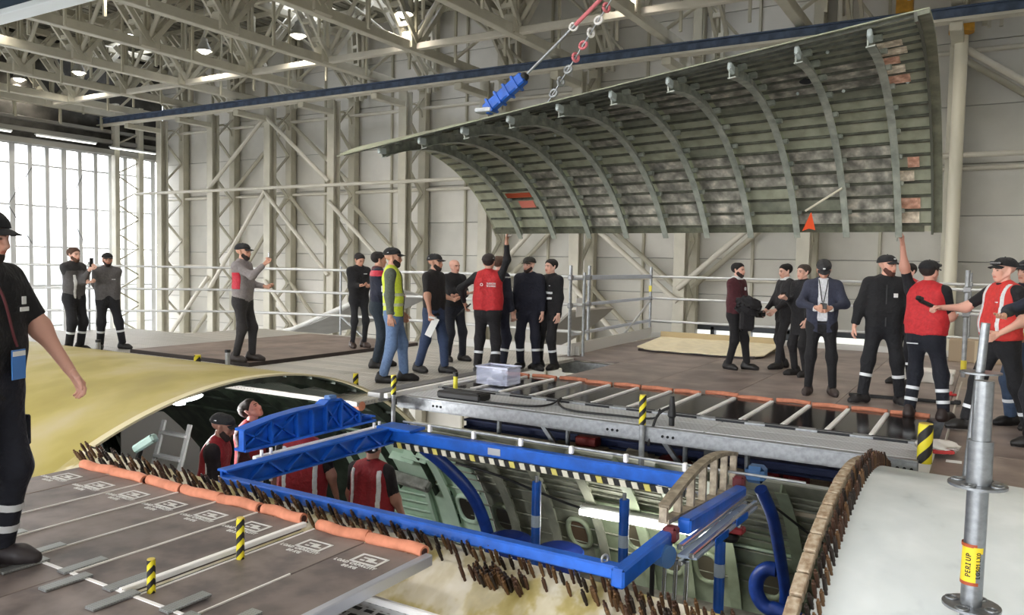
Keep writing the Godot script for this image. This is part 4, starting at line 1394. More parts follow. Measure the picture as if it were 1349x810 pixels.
	obj("red_smear", MB.new().shell(pan_strip(0.11, 0.15, 4, 0.13, 0.165, 2, 0.02), 0.006, Vector3.UP), mat("dull_red", rgb(208, 121, 105), 0.7), t)
	var c := pan(0.81, 0.665, 0.02)
	obj("drain_hole", MB.new().lathe([Vector2(0, 0), Vector2(0.05, 0), Vector2(0.055, 0.02), Vector2(0, 0.02)], c, Basis(Vector3.RIGHT, (pan(0.81, 0.665, 1.0) - c).normalized(), Vector3.RIGHT.cross((pan(0.81, 0.665, 1.0) - c).normalized())), 14), mat("slot_dark", rgb(31, 34, 39), 0.7), t)
	for d in [[0.86, 0.83], [0.79, 0.6], [0.86, 0.58], [0.32, 0.55], [0.955, 0.58]]:
		obj("rivet_glint", MB.new().ball(pan(d[0], d[1], 0.03), Vector3.ONE * 0.016, 8), sheen, t)
	# pull tape and flag
	var fl := thing("warning_flag", "orange warning flag on a pale cord tied to the hanging panel", "flag", Vector3.ZERO)
	var a := pan(0.835, 0.2, 0.17)
	var b := pan(0.765, 0.12, 0.2)
	obj("cord", MB.new().tube([a, b], 0.012, 6), mat("cord", rgb(206, 200, 180), 0.7), fl)
	var pf := b + Vector3(0.06, -0.02, 0.01)
	obj("flag_cloth", MB.new().prism(PackedVector2Array([Vector2(0, 0.0), Vector2(0.05, -0.19), Vector2(-0.02, -0.175), Vector2(-0.085, -0.2)]), 0.02, pf, Basis(Vector3(0.86, 0, -0.5).normalized(), Vector3.UP, Vector3(0.5, 0, 0.86).normalized())), mat("flag_orange", rgb(238, 88, 40), 0.7), fl)
	# sling gear
	var sp := thing("lifting_spreader", "blue lifting spreader bar standing up on the top of the hanging panel", "lifting gear", Vector3.ZERO)
	var p0 := Vector3(-4.55, 3.2, -7.0)
	var p1 := Vector3(-4.1, 3.5, -7.0)
	var ax := (p1 - p0).normalized()
	obj("spreader_bar", MB.new().bar(p0, p1, 0.1, 0.12, Vector3.UP, 0.015), blue(), sp)
	for k in 4:
		obj("stiffener", MB.new().bar(p0.lerp(p1, 0.15 + k * 0.22) - ax * 0.012, p0.lerp(p1, 0.15 + k * 0.22) + ax * 0.012, 0.13, 0.15, Vector3.UP), blue(), sp)
	obj("foot", MB.new().box(p0, Vector3(0.2, 0.05, 0.14), Basis.IDENTITY, 0.01), steel(), sp)
	obj("end_pin", MB.new().ball(p1, Vector3(0.05, 0.05, 0.05), 10), rubber(), sp)
	var pink := mat("sling_pink", rgb(214, 120, 128), 0.7)
	var hook := Vector3(-3.2, 4.2, -7.0)
	var top := Vector3(-2.4, 9.2, -7.4)
	var sl := thing("crane_sling", "grey wire from the blue spreader up to the crane hook", "sling", Vector3.ZERO)
	obj("wire", MB.new().tube([p1, hook], 0.014, 6), steel(), sl)
	var s2 := thing("crane_sling", "pink webbing sling with shackles above the hanging panel", "sling", Vector3.ZERO)
	obj("webbing", MB.new().tube([p1.lerp(hook, 0.62), p1.lerp(hook, 0.92)], 0.02, 8), pink, s2)
	obj("shackle", MB.new().ring(p1.lerp(hook, 0.6), Vector3(0.4, 0.2, 1), 0.035, 0.012), mat("shackle_white", rgb(228, 226, 224), 0.4), s2)
	var q2 := Vector3(-3.84, 3.2, -7.0)
	var ch := thing("crane_sling", "red and white chain sling hanging down behind the near edge of the panel", "sling", Vector3.ZERO)
	var tp := Vector3(-3.14, 4.16, -7.0)
	for k in 9:
		var u := k / 9.0
		var p := tp.lerp(q2, u)
		obj("chain_link", MB.new().ring(p, Vector3(1, 0, 0.4) if k % 2 else Vector3(0, 0.3, 1), 0.038, 0.014, 12), pink if k < 2 or k == 4 or k == 5 else (mat("shackle_white") if k in [2, 3] else steel()), ch)
	obj("wire", MB.new().tube([tp, q2], 0.008, 6), steel(), ch)
	obj("upper_wire", MB.new().tube([tp, top], 0.012, 6), steel(), ch)

func build_blue_frame() -> void:
	var t := thing("support_structure", "blue rectangular steel support frame lying in the fuselage opening", "frame", Vector3.ZERO)
	var L := -4.92
	var R := -1.66
	var zn := -3.99
	var zf := -6.0
	var y := -0.05
	obj("near_beam", MB.new().box(Vector3((L + R) * 0.5, y, zn), Vector3(R - L, 0.075, 0.08), Basis.IDENTITY, 0.01), blue(), t)
	obj("far_beam", MB.new().box(Vector3((L - 1.95) * 0.5 - 0.0, y, zf), Vector3(-1.95 - L, 0.115, 0.1), Basis.IDENTITY, 0.012), blue(), t)
	# left end: open web beam with crossed stiffeners
	var e := sub("end_beam", t)
	obj("web", MB.new().box(Vector3(L - 0.01, y, (zn + zf) * 0.5), Vector3(0.02, 0.13, zn - zf)), blue(), e)
	for s: float in [-0.07, 0.07]:
		obj("flange", MB.new().box(Vector3(L, y + s, (zn + zf) * 0.5), Vector3(0.11, 0.018, zn - zf), Basis.IDENTITY, 0.004), blue(), e)
	for k in 10:
		var z0 := zn + (zf - zn) * (k + 0.1) / 10.0
		var z1 := zn + (zf - zn) * (k + 0.9) / 10.0
		obj("stiffener", MB.new().bar(Vector3(L + 0.02, y - 0.06, z0 if k % 2 else z1), Vector3(L + 0.02, y + 0.06, z1 if k % 2 else z0), 0.05, 0.016, Vector3.UP), blue(), e)
	obj("corner_plate", MB.new().box(Vector3(L + 0.1, y + 0.075, zf), Vector3(0.42, 0.03, 0.24), Basis.IDENTITY, 0.01), blue(), t)
	obj("cross_beam", MB.new().bar(Vector3(R, y - 0.02, zn + 0.06), Vector3(R, y - 0.02, zn - 0.72), 0.08, 0.11, Vector3.UP, 0.012), blue(), t)
	obj("eye_bolt", MB.new().ring(Vector3(R - 0.1, y + 0.055, zn), Vector3(1, 0, 0.5), 0.022, 0.007), steel(), t)
	# hazard strip hung under the far beam
	var hz := sub("hazard_strip", t)
	obj("black_band", MB.new().box(Vector3(-3.42, y - 0.09, zf + 0.035), Vector3(2.9, 0.05, 0.02)), mat("hazard_black", rgb(26, 26, 26), 0.6), hz)
	for k in 27:
		var x := -4.8 + k * 0.105
		obj("pale_bar", MB.new().prism(PackedVector2Array([Vector2(-0.03, 0.026), Vector2(0.02, 0.026), Vector2(0.04, -0.026), Vector2(-0.01, -0.026)]), 0.012, Vector3(x, y - 0.09, zf + 0.045), Basis.IDENTITY), mat("hazard_cream" if k % 4 else "hazard_yellow", rgb(226, 222, 204) if k % 4 else rgb(216, 204, 110), 0.6), hz)
	# rod and brackets on top of the far beam
	obj("guide_rod", MB.new().tube([Vector3(L + 0.1, y + 0.13, zf - 0.04), Vector3(-1.1, y + 0.1, zf - 0.1)], 0.011, 8), steel(), t)
	for k in 6:
		obj("rod_bracket", MB.new().box(Vector3(-4.5 + k * 0.5, y + 0.1, zf - 0.04), Vector3(0.035, 0.07, 0.04), Basis.IDENTITY, 0.006), mat("alu"), t)
	obj("label_plate", MB.new().box(Vector3(-3.72, y, zf + 0.052), Vector3(0.13, 0.06, 0.004)), mat("label_grey", rgb(176, 180, 186), 0.5), t)
	# strongback: deep blue beam with a raised back, standing across the opening
	var s := thing("strongback", "deep blue lifting beam with crossed stiffeners above the workers", "beam", Vector3(-5.3, 0.0, 0.0))
	var top := [[-4.48, 0.2], [-4.85, 0.255], [-5.15, 0.275], [-5.4, 0.275], [-5.46, 0.31], [-5.62, 0.31], [-5.95, 0.1], [-6.12, 0.07]]
	var o := PackedVector2Array()
	o.append(Vector2(-4.48, 0.03))
	for q in top:
		o.append(Vector2(q[0], q[1]))
	o.append(Vector2(-6.12, 0.03))
	obj("web_plate", MB.new().prism(o, 0.02, Vector3.ZERO, Basis(Vector3.BACK, Vector3.UP, Vector3.LEFT)), blue(), s)
	for i in top.size() - 1:
		obj("top_flange", MB.new().bar(Vector3(0, top[i][1], top[i][0]), Vector3(0, top[i + 1][1], top[i + 1][0]), 0.12, 0.02, Vector3.UP), blue(), s)
	obj("bottom_flange", MB.new().bar(Vector3(0, 0.03, -4.48), Vector3(0, 0.03, -6.12), 0.14, 0.022, Vector3.UP), blue(), s)
	var zs := [-4.48, -4.78, -5.08, -5.26, -5.44, -5.64, -5.9]
	var hs := [0.2, 0.245, 0.27, 0.275, 0.28, 0.3, 0.14]
	for i in zs.size():
		obj("stiffener", MB.new().box(Vector3(0.03, (0.03 + hs[i]) * 0.5, zs[i]), Vector3(0.06, hs[i] - 0.03, 0.022)), blue(), s)
	for i in [0, 1, 4, 5]:
		obj("cross_rib", MB.new().bar(Vector3(0.02, 0.04, zs[i]), Vector3(0.02, hs[i + 1] - 0.01, zs[i + 1]), 0.04, 0.016, Vector3.UP), blue(), s)
		obj("cross_rib", MB.new().bar(Vector3(0.02, hs[i] - 0.01, zs[i]), Vector3(0.02, 0.04, zs[i + 1]), 0.04, 0.016, Vector3.UP), blue(), s)
	obj("lug", MB.new().box(Vector3(0, 0.335, -5.54), Vector3(0.08, 0.04, 0.1), Basis.IDENTITY, 0.01), mat("lug_blue", rgb(90, 130, 190), 0.4), s)
	# silver carriage rails slung below the strongback
	var c := thing("carriage_rail", "silver double rail carriage slung under the blue strongback", "rail", Vector3(-5.15, 0, 0))
	for q in [-0.02, -0.12]:
		obj("rail", MB.new().bar(Vector3(0, q, -4.5), Vector3(0, q, -6.1), 0.05, 0.03, Vector3.UP, 0.005), mat("alu"), c)
	for z: float in [-4.56, -4.66, -6.05, -5.97]:
		obj("post", MB.new().tube([Vector3(0.02, 0.04, z), Vector3(0.02, -0.24, z)], 0.014, 8), mat("alu"), c)
	obj("clamp_block", MB.new().box(Vector3(0.05, -0.1, -5.15), Vector3(0.1, 0.12, 0.09), Basis.IDENTITY, 0.015), mat("white_plastic", rgb(226, 228, 230), 0.4), c)
	obj("clamp_block", MB.new().box(Vector3(0.05, -0.06, -6.05), Vector3(0.08, 0.05, 0.3), Basis.IDENTITY, 0.01), rubber(), c)
	# trimming jig at the right end: curved rib, blue beam, chromed rails, red clamps
	var j := thing("cutting_jig", "blue and silver cutting jig with a curved wooden-look rib at the right of the opening", "jig", Vector3(-1.69, -0.07, 0.0))
	var rib := []
	var base := []
	for i in 13:
		var u := i / 12.0
		var z := lerpf(-4.72, -6.3, u)
		var yy := lerpf(0.17, 0.16, u) + 0.13 * sin(u * PI * 0.9)
		rib.append(Vector3(0, yy + 0.02, z))
		base.append(Vector3(0, 0.1 - 0.15 * u, z))
	var rm := mat("rib_tan", rgb(176, 164, 144), 0.5, 0.2, grey(0.75, 1.0, 321), 2.0)
	var arch := MB.new()
	for i in 12:
		arch.bar(rib[i], rib[i + 1], 0.07, 0.03, Vector3.UP)
	obj("rib_top", arch, rm, j)
	obj("rib_base", MB.new().bar(base[0], base[12], 0.07, 0.03, Vector3.UP), rm, j)
	for i in [0, 2, 4, 6, 8, 10, 12]:
		obj("rib_post", MB.new().bar(base[i], rib[i], 0.05, 0.035, Vector3.BACK), rm, j)
	obj("jig_beam", MB.new().bar(Vector3(0.09, 0.05, -4.85), Vector3(0.09, -0.05, -6.2), 0.09, 0.1, Vector3.UP, 0.012), blue(), j)
	for q in [[0.15, 0.0], [0.22, -0.04], [0.15, -0.1]]:
		obj("chrome_rail", MB.new().bar(Vector3(q[0], q[1], -4.6), Vector3(q[0], q[1] - 0.06, -6.15), 0.035, 0.035, Vector3.UP, 0.006), mat("chrome", rgb(206, 210, 216), 0.15, 0.9), j)
	obj("rail_plate", MB.new().bar(Vector3(0.19, -0.06, -4.62), Vector3(0.19, -0.12, -6.1), 0.12, 0.015, Vector3.UP), mat("label_plate", rgb(168, 184, 206), 0.35, 0.4), j)
	for q in [[-4.66, -0.42], [-5.85, -0.24]]:
		for d: float in [0.04, 0.11, 0.18]:
			obj("chrome_post", MB.new().tube([Vector3(d, -0.1, q[0]), Vector3(d, q[1] + 0.02, q[0] + 0.02)], 0.014, 8), mat("chrome"), j)
		obj("red_clamp", MB.new().box(Vector3(0.11, q[1], q[0]), Vector3(0.22, 0.05, 0.1), Basis.IDENTITY, 0.015), mat("clamp_red", rgb(140, 40, 44), 0.45), j)
		obj("rubber_foot", MB.new().lathe([Vector2(0, -0.09), Vector2(0.06, -0.09), Vector2(0.075, -0.06), Vector2(0.05, -0.03), Vector2(0, -0.03)], Vector3(0.11, q[1], q[0]), Basis.IDENTITY, 14), rubber(), j)
	for q in [[-4.72, 0.03], [-6.3, 0.0]]:
		obj("red_clamp", MB.new().box(Vector3(0.05, q[1], q[0]), Vector3(0.09, 0.1, 0.09), Basis.IDENTITY, 0.015), mat("clamp_maroon", rgb(104, 40, 48), 0.45), j)
	obj("motor", MB.new().tube([Vector3(-0.02, -0.06, -4.6), Vector3(0.1, -0.06, -4.56)], 0.07, 14), mat("motor_blue", rgb(70, 110, 160), 0.4), j)
	obj("motor", MB.new().box(Vector3(0.08, -0.02, -6.72), Vector3(0.16, 0.14, 0.16), Basis.IDENTITY, 0.03), mat("motor_blue"), j)
	obj("drive_rod", MB.new().tube([Vector3(-0.02, -0.1, -4.6), Vector3(-0.02, -0.6, -4.6)], 0.016, 8), rubber(), j)
	var lp := MB.new()
	for d in [[-5.0, -0.16], [-5.5, -0.17]]:
		lp.bar(Vector3(0.25, d[1] + 0.09, d[0]), Vector3(0.25, d[1] + 0.07, d[0] - 0.3), 0.006, 0.05, Vector3.UP)
	obj("tag_plate", lp, blue(), j)
	# blue posts standing in the opening
	var pz := [[-3.86, -7.0, -0.58, -2.4], [-2.9, -7.0, -0.6, -2.4], [-1.97, -7.0, -0.68, -2.4]]
	for k in 3:
		var q: Array = pz[k]
		var p := thing("support_post", ["slim blue post beside the blue bins under the side wall", "blue post with a silver band in front of the strip light", "blue post with a white band at the right of the opening"][k], "post", Vector3(q[0], 0, q[1]))
		obj("post_tube", MB.new().tube([Vector3(0, q[2], 0), Vector3(0, q[3], 0)], 0.048, 12), blue(), p)
		obj("band", MB.new().tube([Vector3(0, q[2] - 0.34, 0), Vector3(0, q[2] - 0.46, 0)], 0.0495, 12), mat("band_grey", rgb(178, 196, 214), 0.4), p)
		obj("cap", MB.new().tube([Vector3(0, q[2] + 0.06, 0), Vector3(0, q[2], 0)], 0.02, 8), steel(), p)

func stripes_tex() -> ImageTexture:
	if texs.has("stripes"):
		return texs["stripes"]
	var img := Image.create(128, 128, false, Image.FORMAT_RGB8)
	for y in 128:
		for x in 128:
			var s := absf(fmod(x + 64.0, 128.0) - 64.0)
			var p := fposmod(y * 1.0 + s * 1.0, 64.0)
			img.set_pixel(x, y, rgb(222, 208, 40) if p < 32.0 else rgb(28, 27, 26))
	texs["stripes"] = ImageTexture.create_from_image(img)
	return texs["stripes"]

func stripes(k: float) -> StandardMaterial3D:
	var key := "stripes%.2f" % k
	if mats.has(key):
		return mats[key]
	var m := mat(key, Color.WHITE, 0.5)
	m.albedo_texture = stripes_tex()
	m.uv1_scale = Vector3(1, k, 1)
	return m

func striped_post(at: Vector3, r: float, y0: float, y1: float, tape: float, label: String) -> Node3D:
	var t := thing("striped_post", label, "post", at)
	if tape < y1 - y0 - 0.01:
		obj("tube", MB.new().tube([Vector3(0, y0, 0), Vector3(0, y1 - tape, 0)], r * 0.82, 12), steel(), t)
	obj("hazard_tape", MB.new().lathe([Vector2(r, y1 - tape), Vector2(r, y1)], Vector3.ZERO, Basis.IDENTITY, 14), stripes(0.5 / (r * 3.2)), t)
	obj("end_cap", MB.new().lathe([Vector2(0, y1 - 0.004), Vector2(r, y1 - 0.004), Vector2(r * 0.9, y1 + 0.004), Vector2(0, y1 + 0.004)], Vector3.ZERO, Basis.IDENTITY, 14), mat("cap_yellow", rgb(222, 200, 96), 0.5), t)
	return t

func build_rails() -> void:
	var tube := mat("rail_tube", rgb(206, 208, 208), 0.4, 0.5)
	# left guard rail round the steel deck
	var pts := [Vector3(-18.4, 0, -9.0), Vector3(-17.0, 0, -10.2), Vector3(-14.7, 0, -12.3), Vector3(-12.2, 0, -13.0), Vector3(-9.2, 0, -13.0), Vector3(-6.2, 0, -12.8)]
	var t := thing("guard_rail", "pale tube guard rail along the back of the dotted steel deck", "railing", Vector3.ZERO)
	for h: float in [1.42, 0.92, 0.43]:
		for i in pts.size() - 1:
			obj("rail", MB.new().tube([pts[i] + Vector3(0, h, 0), pts[i + 1] + Vector3(0, h, 0)], 0.03 if i > 1 else 0.026, 10), tube, t)
	for i in pts.size():
		obj("post", MB.new().tube([pts[i] + Vector3(0, 0, -0.05), pts[i] + Vector3(0, 1.5, -0.05)], 0.026, 10), steel(), t)
	obj("brace", MB.new().tube([Vector3(-12.2, 0.43, -13.02), Vector3(-11.1, 0.02, -12.6)], 0.022, 8), steel(), t)
	obj("toe_board", MB.new().box(Vector3(-7.6, 0.08, -12.92), Vector3(2.6, 0.16, 0.03)), mat("toe_white", rgb(216, 216, 212), 0.5), t)
	# right guard rail round the brown deck: side run and back run
	var c := Vector3(-6.72, 0, -17.45)
	var a := Vector3(-6.42, 0, -12.74)
	var d := Vector3(4.4, 0, -17.45)
	var r := thing("guard_rail", "galvanised scaffold guard rail with white toe board round the brown deck", "railing", Vector3.ZERO)
	for h: float in [1.4, 0.9, 0.38]:
		obj("rail", MB.new().bar(a + Vector3(0, h, 0), c + Vector3(0, h, 0), 0.05, 0.09 if h > 1.0 else 0.06, Vector3.UP, 0.015), mat("rail_bright", rgb(198, 206, 222), 0.35, 0.5), r)
		obj("rail", MB.new().tube([c + Vector3(0, h, 0), d + Vector3(0, h, 0)], 0.028, 10), tube, r)
	for p: Vector3 in [a, a + Vector3(-0.06, 0, -0.9), c, Vector3(-0.32, 0, -17.45), Vector3(2.2, 0, -17.45), d]:
		var k := obj("post", MB.new().tube([p, p + Vector3(0, 1.62, 0)], 0.03, 10), steel(), r)
		for h: float in [1.4, 0.9]:
			obj("coupler", MB.new().box(p + Vector3(0, h, 0), Vector3(0.09, 0.1, 0.09), Basis.IDENTITY, 0.02), mat("coupler", rgb(150, 152, 154), 0.4, 0.6), k)
	obj("toe_board", MB.new().bar(a + Vector3(0.03, 0.11, 0), c + Vector3(0.03, 0.11, 0), 0.03, 0.22, Vector3.UP, 0.004), mat("toe_white"), r)
	obj("toe_board", MB.new().bar(c + Vector3(0, 0.06, 0), d + Vector3(0, 0.06, 0), 0.03, 0.12, Vector3.UP, 0.004), mat("toe_white"), r)
	obj("brace", MB.new().tube([c + Vector3(0, 0.85, 0), Vector3(-6.55, 0.05, -15.2)], 0.022, 8), tube, r)
	obj("yellow_tag", MB.new().box(c + Vector3(0.0, 1.12, 0.035), Vector3(0.07, 0.14, 0.01)), mat("tag_yellow", rgb(226, 210, 70), 0.5), r)
	obj("notice", MB.new().box(a + Vector3(0.04, 0.86, -0.3), Vector3(0.012, 0.34, 0.26)), mat("paper", rgb(236, 238, 238), 0.6), r)
	# post of the rail at the far right
	var p2 := thing("rail_post", "galvanised rail post with a coupler rosette behind the red-vested man at the right", "post", Vector3(-0.3, 0, -14.2))
	obj("tube", MB.new().tube([Vector3(0, 0, 0), Vector3(0, 1.66, 0)], 0.035, 12), steel(), p2)
	for h: float in [1.36, 0.98]:
		obj("rail", MB.new().tube([Vector3(-1.2, h, 0.02), Vector3(4.4, h, 0.02)], 0.026, 10), tube, p2)
		obj("rosette", MB.new().box(Vector3(0, h, 0), Vector3(0.13, 0.1, 0.1), Basis.IDENTITY, 0.02), mat("coupler"), p2)
	obj("yellow_tape", MB.new().tube([Vector3(0, 0.1, 0), Vector3(0, 0.26, 0)], 0.042, 12), mat("tag_yellow"), p2)
	# foreground scaffold standards
	var s := thing("scaffold_standard", "galvanised scaffold standard with a yellow label at the right foreground", "scaffold", Vector3(-0.015, 0, -4.3))
	obj("tube", MB.new().tube([Vector3(0, -0.3, 0), Vector3(0.01, 0.83, 0)], 0.046, 20), galv(), s)
	obj("collar", MB.new().tube([Vector3(0.01, 0.62, 0), Vector3(0.01, 0.84, 0)], 0.054, 20), galv(), s)
	obj("spigot", MB.new().tube([Vector3(0.01, 0.83, 0), Vector3(0.012, 1.12, 0)], 0.042, 20), galv(), s)
	for h: float in [0.05, 0.63]:
		var ro := sub("rosette", s)
		obj("plate", MB.new().lathe([Vector2(0.04, -0.006), Vector2(0.125, -0.006), Vector2(0.125, 0.006), Vector2(0.04, 0.006), Vector2(0.04, -0.006)], Vector3(0.005, h, 0), Basis.IDENTITY, 24), galv(), ro)
		for q in 4:
			obj("slot_ring", MB.new().ring(Vector3(0.005, h + 0.008, 0) + Vector3(cos(q * PI / 2 + 0.4), 0, sin(q * PI / 2 + 0.4)) * 0.09, Vector3.UP, 0.026, 0.006, 14), galv(), ro)
	var lab := mat("label_yellow", rgb(226, 198, 40), 0.45)
	obj("label", MB.new().tube([Vector3(0, 0.17, 0), Vector3(0.004, 0.34, 0)], 0.0475, 20, false), lab, s)
	for h: float in [0.165, 0.345]:
		obj("label_border", MB.new().tube([Vector3(0, h - 0.008, 0), Vector3(0, h + 0.008, 0)], 0.048, 20, false), mat("label_red", rgb(158, 70, 34), 0.5), s)
	for k in 2:
		var tm := TextMesh.new()
		tm.text = ["PERI UP", "LGS01 LX0"][k]
		var sf := SystemFont.new()
		sf.font_names = PackedStringArray(["Droid Sans"])
		sf.font_weight = 700
		sf.font_italic = k == 0
		tm.font = sf
		tm.font_size = 16
		tm.pixel_size = 0.0019 if k == 0 else 0.0016
		tm.depth = 0.003
		var ang := deg_to_rad(-22.0 if k == 0 else 30.0)
		var out := Vector3(sin(ang), 0, cos(ang))
		var o := obj("lettering", tm, mat("print_black", rgb(24, 22, 20), 0.6), s)
		o.transform = Transform3D(Basis(Vector3.UP, Vector3.UP.cross(out).normalized() * -1.0, out), Vector3(0.002, 0.255, 0) + out * 0.047)
	var s3 := thing("scaffold_standard", "thinner scaffold standard with collar behind the labelled one", "scaffold", Vector3(-0.09, 0, -6.35))
	obj("tube", MB.new().tube([Vector3(0, 0.05, 0), Vector3(0.06, 1.0, 0)], 0.03, 14), galv(), s3)
	obj("spigot", MB.new().tube([Vector3(0.06, 1.0, 0), Vector3(0.075, 1.28, 0)], 0.03, 14), galv(), s3)
	obj("collar", MB.new().lathe([Vector2(0.03, 0), Vector2(0.13, 0), Vector2(0.13, 0.012), Vector2(0.03, 0.012)], Vector3(0.062, 0.93, 0), Basis.IDENTITY, 20), galv(), s3)
	obj("label", MB.new().tube([Vector3(0.038, 0.52, 0), Vector3(0.048, 0.68, 0)], 0.0312, 14, false), lab, s3)
	var tm2 := TextMesh.new()
	tm2.text = "UP"
	var sf2 := SystemFont.new()
	sf2.font_names = PackedStringArray(["Droid Sans"])
	tm2.font = sf2
	tm2.font_size = 16
	tm2.pixel_size = 0.0022
	tm2.depth = 0.003
	obj("lettering", tm2, mat("print_black"), s3).transform = Transform3D(Basis(Vector3.UP, Vector3.LEFT, Vector3.BACK), Vector3(0.044, 0.6, 0.031))
	obj("lower_clamp", MB.new().box(Vector3(0.0, 0.1, 0), Vector3(0.1, 0.12, 0.1), Basis.IDENTITY, 0.02), mat("coupler"), s3)

func galv() -> StandardMaterial3D:
	return mat("tube_galv", rgb(150, 154, 158), 0.34, 0.85, grey(0.9, 1.0, 361, 0.03), 3.0)

func build_clutter() -> void:
	striped_post(Vector3(-3.45, 0, -2.92), 0.022, -0.02, 0.21, 0.23, "tall black and yellow striped post in the gap of the near deck")
	striped_post(Vector3(-3.45, 0, -2.38), 0.02, -0.02, 0.15, 0.17, "short black and yellow striped post at the joint plates of the near deck")
	striped_post(Vector3(-6.02, 0, -7.35), 0.032, -0.55, 0.28, 0.23, "striped post on a steel tube at the left end of the walkway")
	striped_post(Vector3(-6.75, 0, -7.5), 0.035, -0.05, 0.22, 0.25, "striped post standing on the steel deck left of the walkway post")
	striped_post(Vector3(-2.95, 0, -7.53), 0.036, -0.6, 0.33, 0.3, "striped post with a black cable on the front of the walkway")
	striped_post(Vector3(-0.42, 0, -7.66), 0.06, -0.02, 0.32, 0.34, "thick striped post at the right end of the walkway")
	striped_post(Vector3(-10.1, 0, -7.75), 0.05, 0.0, 0.18, 0.16, "small striped post by the corner of the brown boards on the steel deck")
	striped_post(Vector3(-12.85, 0, -7.3), 0.05, 0.0, 0.14, 0.12, "small striped ring post by the feet of the men at the glazed doors")
	for q in [[-12.2, -7.5, "bare steel stub post on the deck near the two men at the glazed doors"], [-9.55, -7.85, "bare steel stub post at the front edge of the brown boards"]]:
		var t := thing("stub_post", q[2], "post", Vector3(q[0], 0, q[1]))
		obj("tube", MB.new().tube([Vector3(0, 0, 0), Vector3(0, 0.26, 0)], 0.035, 10), steel(), t)
		obj("cap", MB.new().tube([Vector3(0, 0.25, 0), Vector3(0, 0.29, 0)], 0.042, 10), rubber(), t)
	var yp := thing("yellow_post", "plain yellow post with a black top beside the walkway", "post", Vector3(-5.72, 0, -8.2))
	obj("tube", MB.new().tube([Vector3(0, 0, 0), Vector3(0, 0.2, 0)], 0.03, 10), mat("post_yellow", rgb(214, 206, 60), 0.5), yp)
	obj("cap", MB.new().tube([Vector3(0, 0.2, 0), Vector3(0, 0.25, 0)], 0.034, 10), rubber(), yp)
	# foam end by the walkway
	var fe := obj("foam_roll", MB.new().tube([Vector3(-6.75, -0.05, -7.05), Vector3(-6.2, -0.06, -7.0)], 0.055, 14), foam_mat())
	tag(fe, "orange foam roll lying at the edge of the steel deck by the arch", "foam")
	# red edge line where the right deck meets the white skin
	tag(obj("foam_roll", MB.new().tube([Vector3(-0.3, 0.03, -6.56), Vector3(1.6, 0.03, -6.5), Vector3(4.4, 0.02, -6.5)], 0.03, 10), mat("foam_red", rgb(196, 66, 52), 0.7)), "red edge guard along the brown deck behind the white skin", "foam")
	# walkway bits
	var bag := thing("tool_bag", "black soft tool bag lying on the left of the walkway", "bag", Vector3(-5.32, 0.01, -7.8))
	obj("bag_body", MB.new().box(Vector3(0, 0.045, 0), Vector3(0.62, 0.09, 0.26), Basis.IDENTITY, 0.04), rubber(), bag)
	obj("zip_flap", MB.new().box(Vector3(0, 0.092, 0.02), Vector3(0.5, 0.012, 0.14), Basis.IDENTITY, 0.005), mat("bag_grey", rgb(52, 54, 56), 0.7), bag)
	var tub := thing("plastic_tub", "clear plastic tub with items inside on the walkway", "tub", Vector3(-5.55, 0.03, -8.95))
	var clear := mat("clear_plastic", Color(0.85, 0.88, 0.98, 0.28), 0.1)
	clear.transparency = BaseMaterial3D.TRANSPARENCY_ALPHA
	var tb := MB.new()
	tb.box(Vector3(0, 0.01, 0), Vector3(0.46, 0.01, 0.32))
	for s: float in [-1.0, 1.0]:
		tb.box(Vector3(0.235 * s, 0.12, 0), Vector3(0.012, 0.22, 0.34))
		tb.box(Vector3(0, 0.12, 0.165 * s), Vector3(0.46, 0.22, 0.012))
	obj("tub_body", tb, clear, tub)
	var rim := MB.new()
	for s: float in [-1.0, 1.0]:
		rim.box(Vector3(0.24 * s, 0.235, 0), Vector3(0.03, 0.02, 0.36), Basis.IDENTITY, 0.005)
		rim.box(Vector3(0, 0.235, 0.17 * s), Vector3(0.5, 0.02, 0.03), Basis.IDENTITY, 0.005)
	obj("tub_rim", rim, mat("tub_rim", rgb(206, 210, 232), 0.3), tub)
	var tl := thing("hand_tool", "dark hand tool inside the clear plastic tub", "tool", Vector3(-5.52, 0.06, -8.93))
	obj("tool_body", MB.new().box(Vector3(0, 0.06, 0), Vector3(0.2, 0.07, 0.1), Basis.IDENTITY, 0.02), mat("tool_navy", rgb(34, 38, 60), 0.5), tl)
	var wp := thing("white_cloth", "crumpled white cloth inside the clear plastic tub", "cloth", Vector3(-5.62, 0.05, -8.95))
	obj("cloth", lump(Vector3(0.1, 0.06, 0.1), 5), mat("cloth_white", rgb(232, 234, 240), 0.8), wp)
	# cables along the walkway
	tag(obj("cable", MB.new().tube(smooth([Vector3(-5.3, 0.03, -7.72), Vector3(-4.9, 0.025, -7.7), Vector3(-4.4, 0.025, -7.78), Vector3(-4.25, 0.03, -8.0), Vector3(-4.3, 0.05, -8.35), Vector3(-4.2, 0.03, -8.1), Vector3(-3.9, 0.025, -7.82), Vector3(-3.4, 0.025, -7.84), Vector3(-2.98, 0.03, -7.9), Vector3(-2.85, 0.16, -7.75)], 6), 0.012, 7), rubber()), "black cable looping over the walkway plates from the bag to the striped post", "cable")
	var plug := thing("hose_coupling", "black hose coupling standing beside the striped walkway post", "coupling", Vector3(-2.72, 0.01, -7.75))
	obj("coupling_body", MB.new().lathe([Vector2(0, 0), Vector2(0.03, 0), Vector2(0.03, 0.08), Vector2(0.045, 0.1), Vector2(0.03, 0.22), Vector2(0.02, 0.3), Vector2(0, 0.3)], Vector3.ZERO, Basis.IDENTITY, 12), rubber(), plug)
	obj("hose", MB.new().tube(smooth([Vector3(0, 0.2, 0), Vector3(-0.12, 0.1, 0.1), Vector3(-0.18, -0.2, 0.18)], 6), 0.014, 7), rubber(), plug)
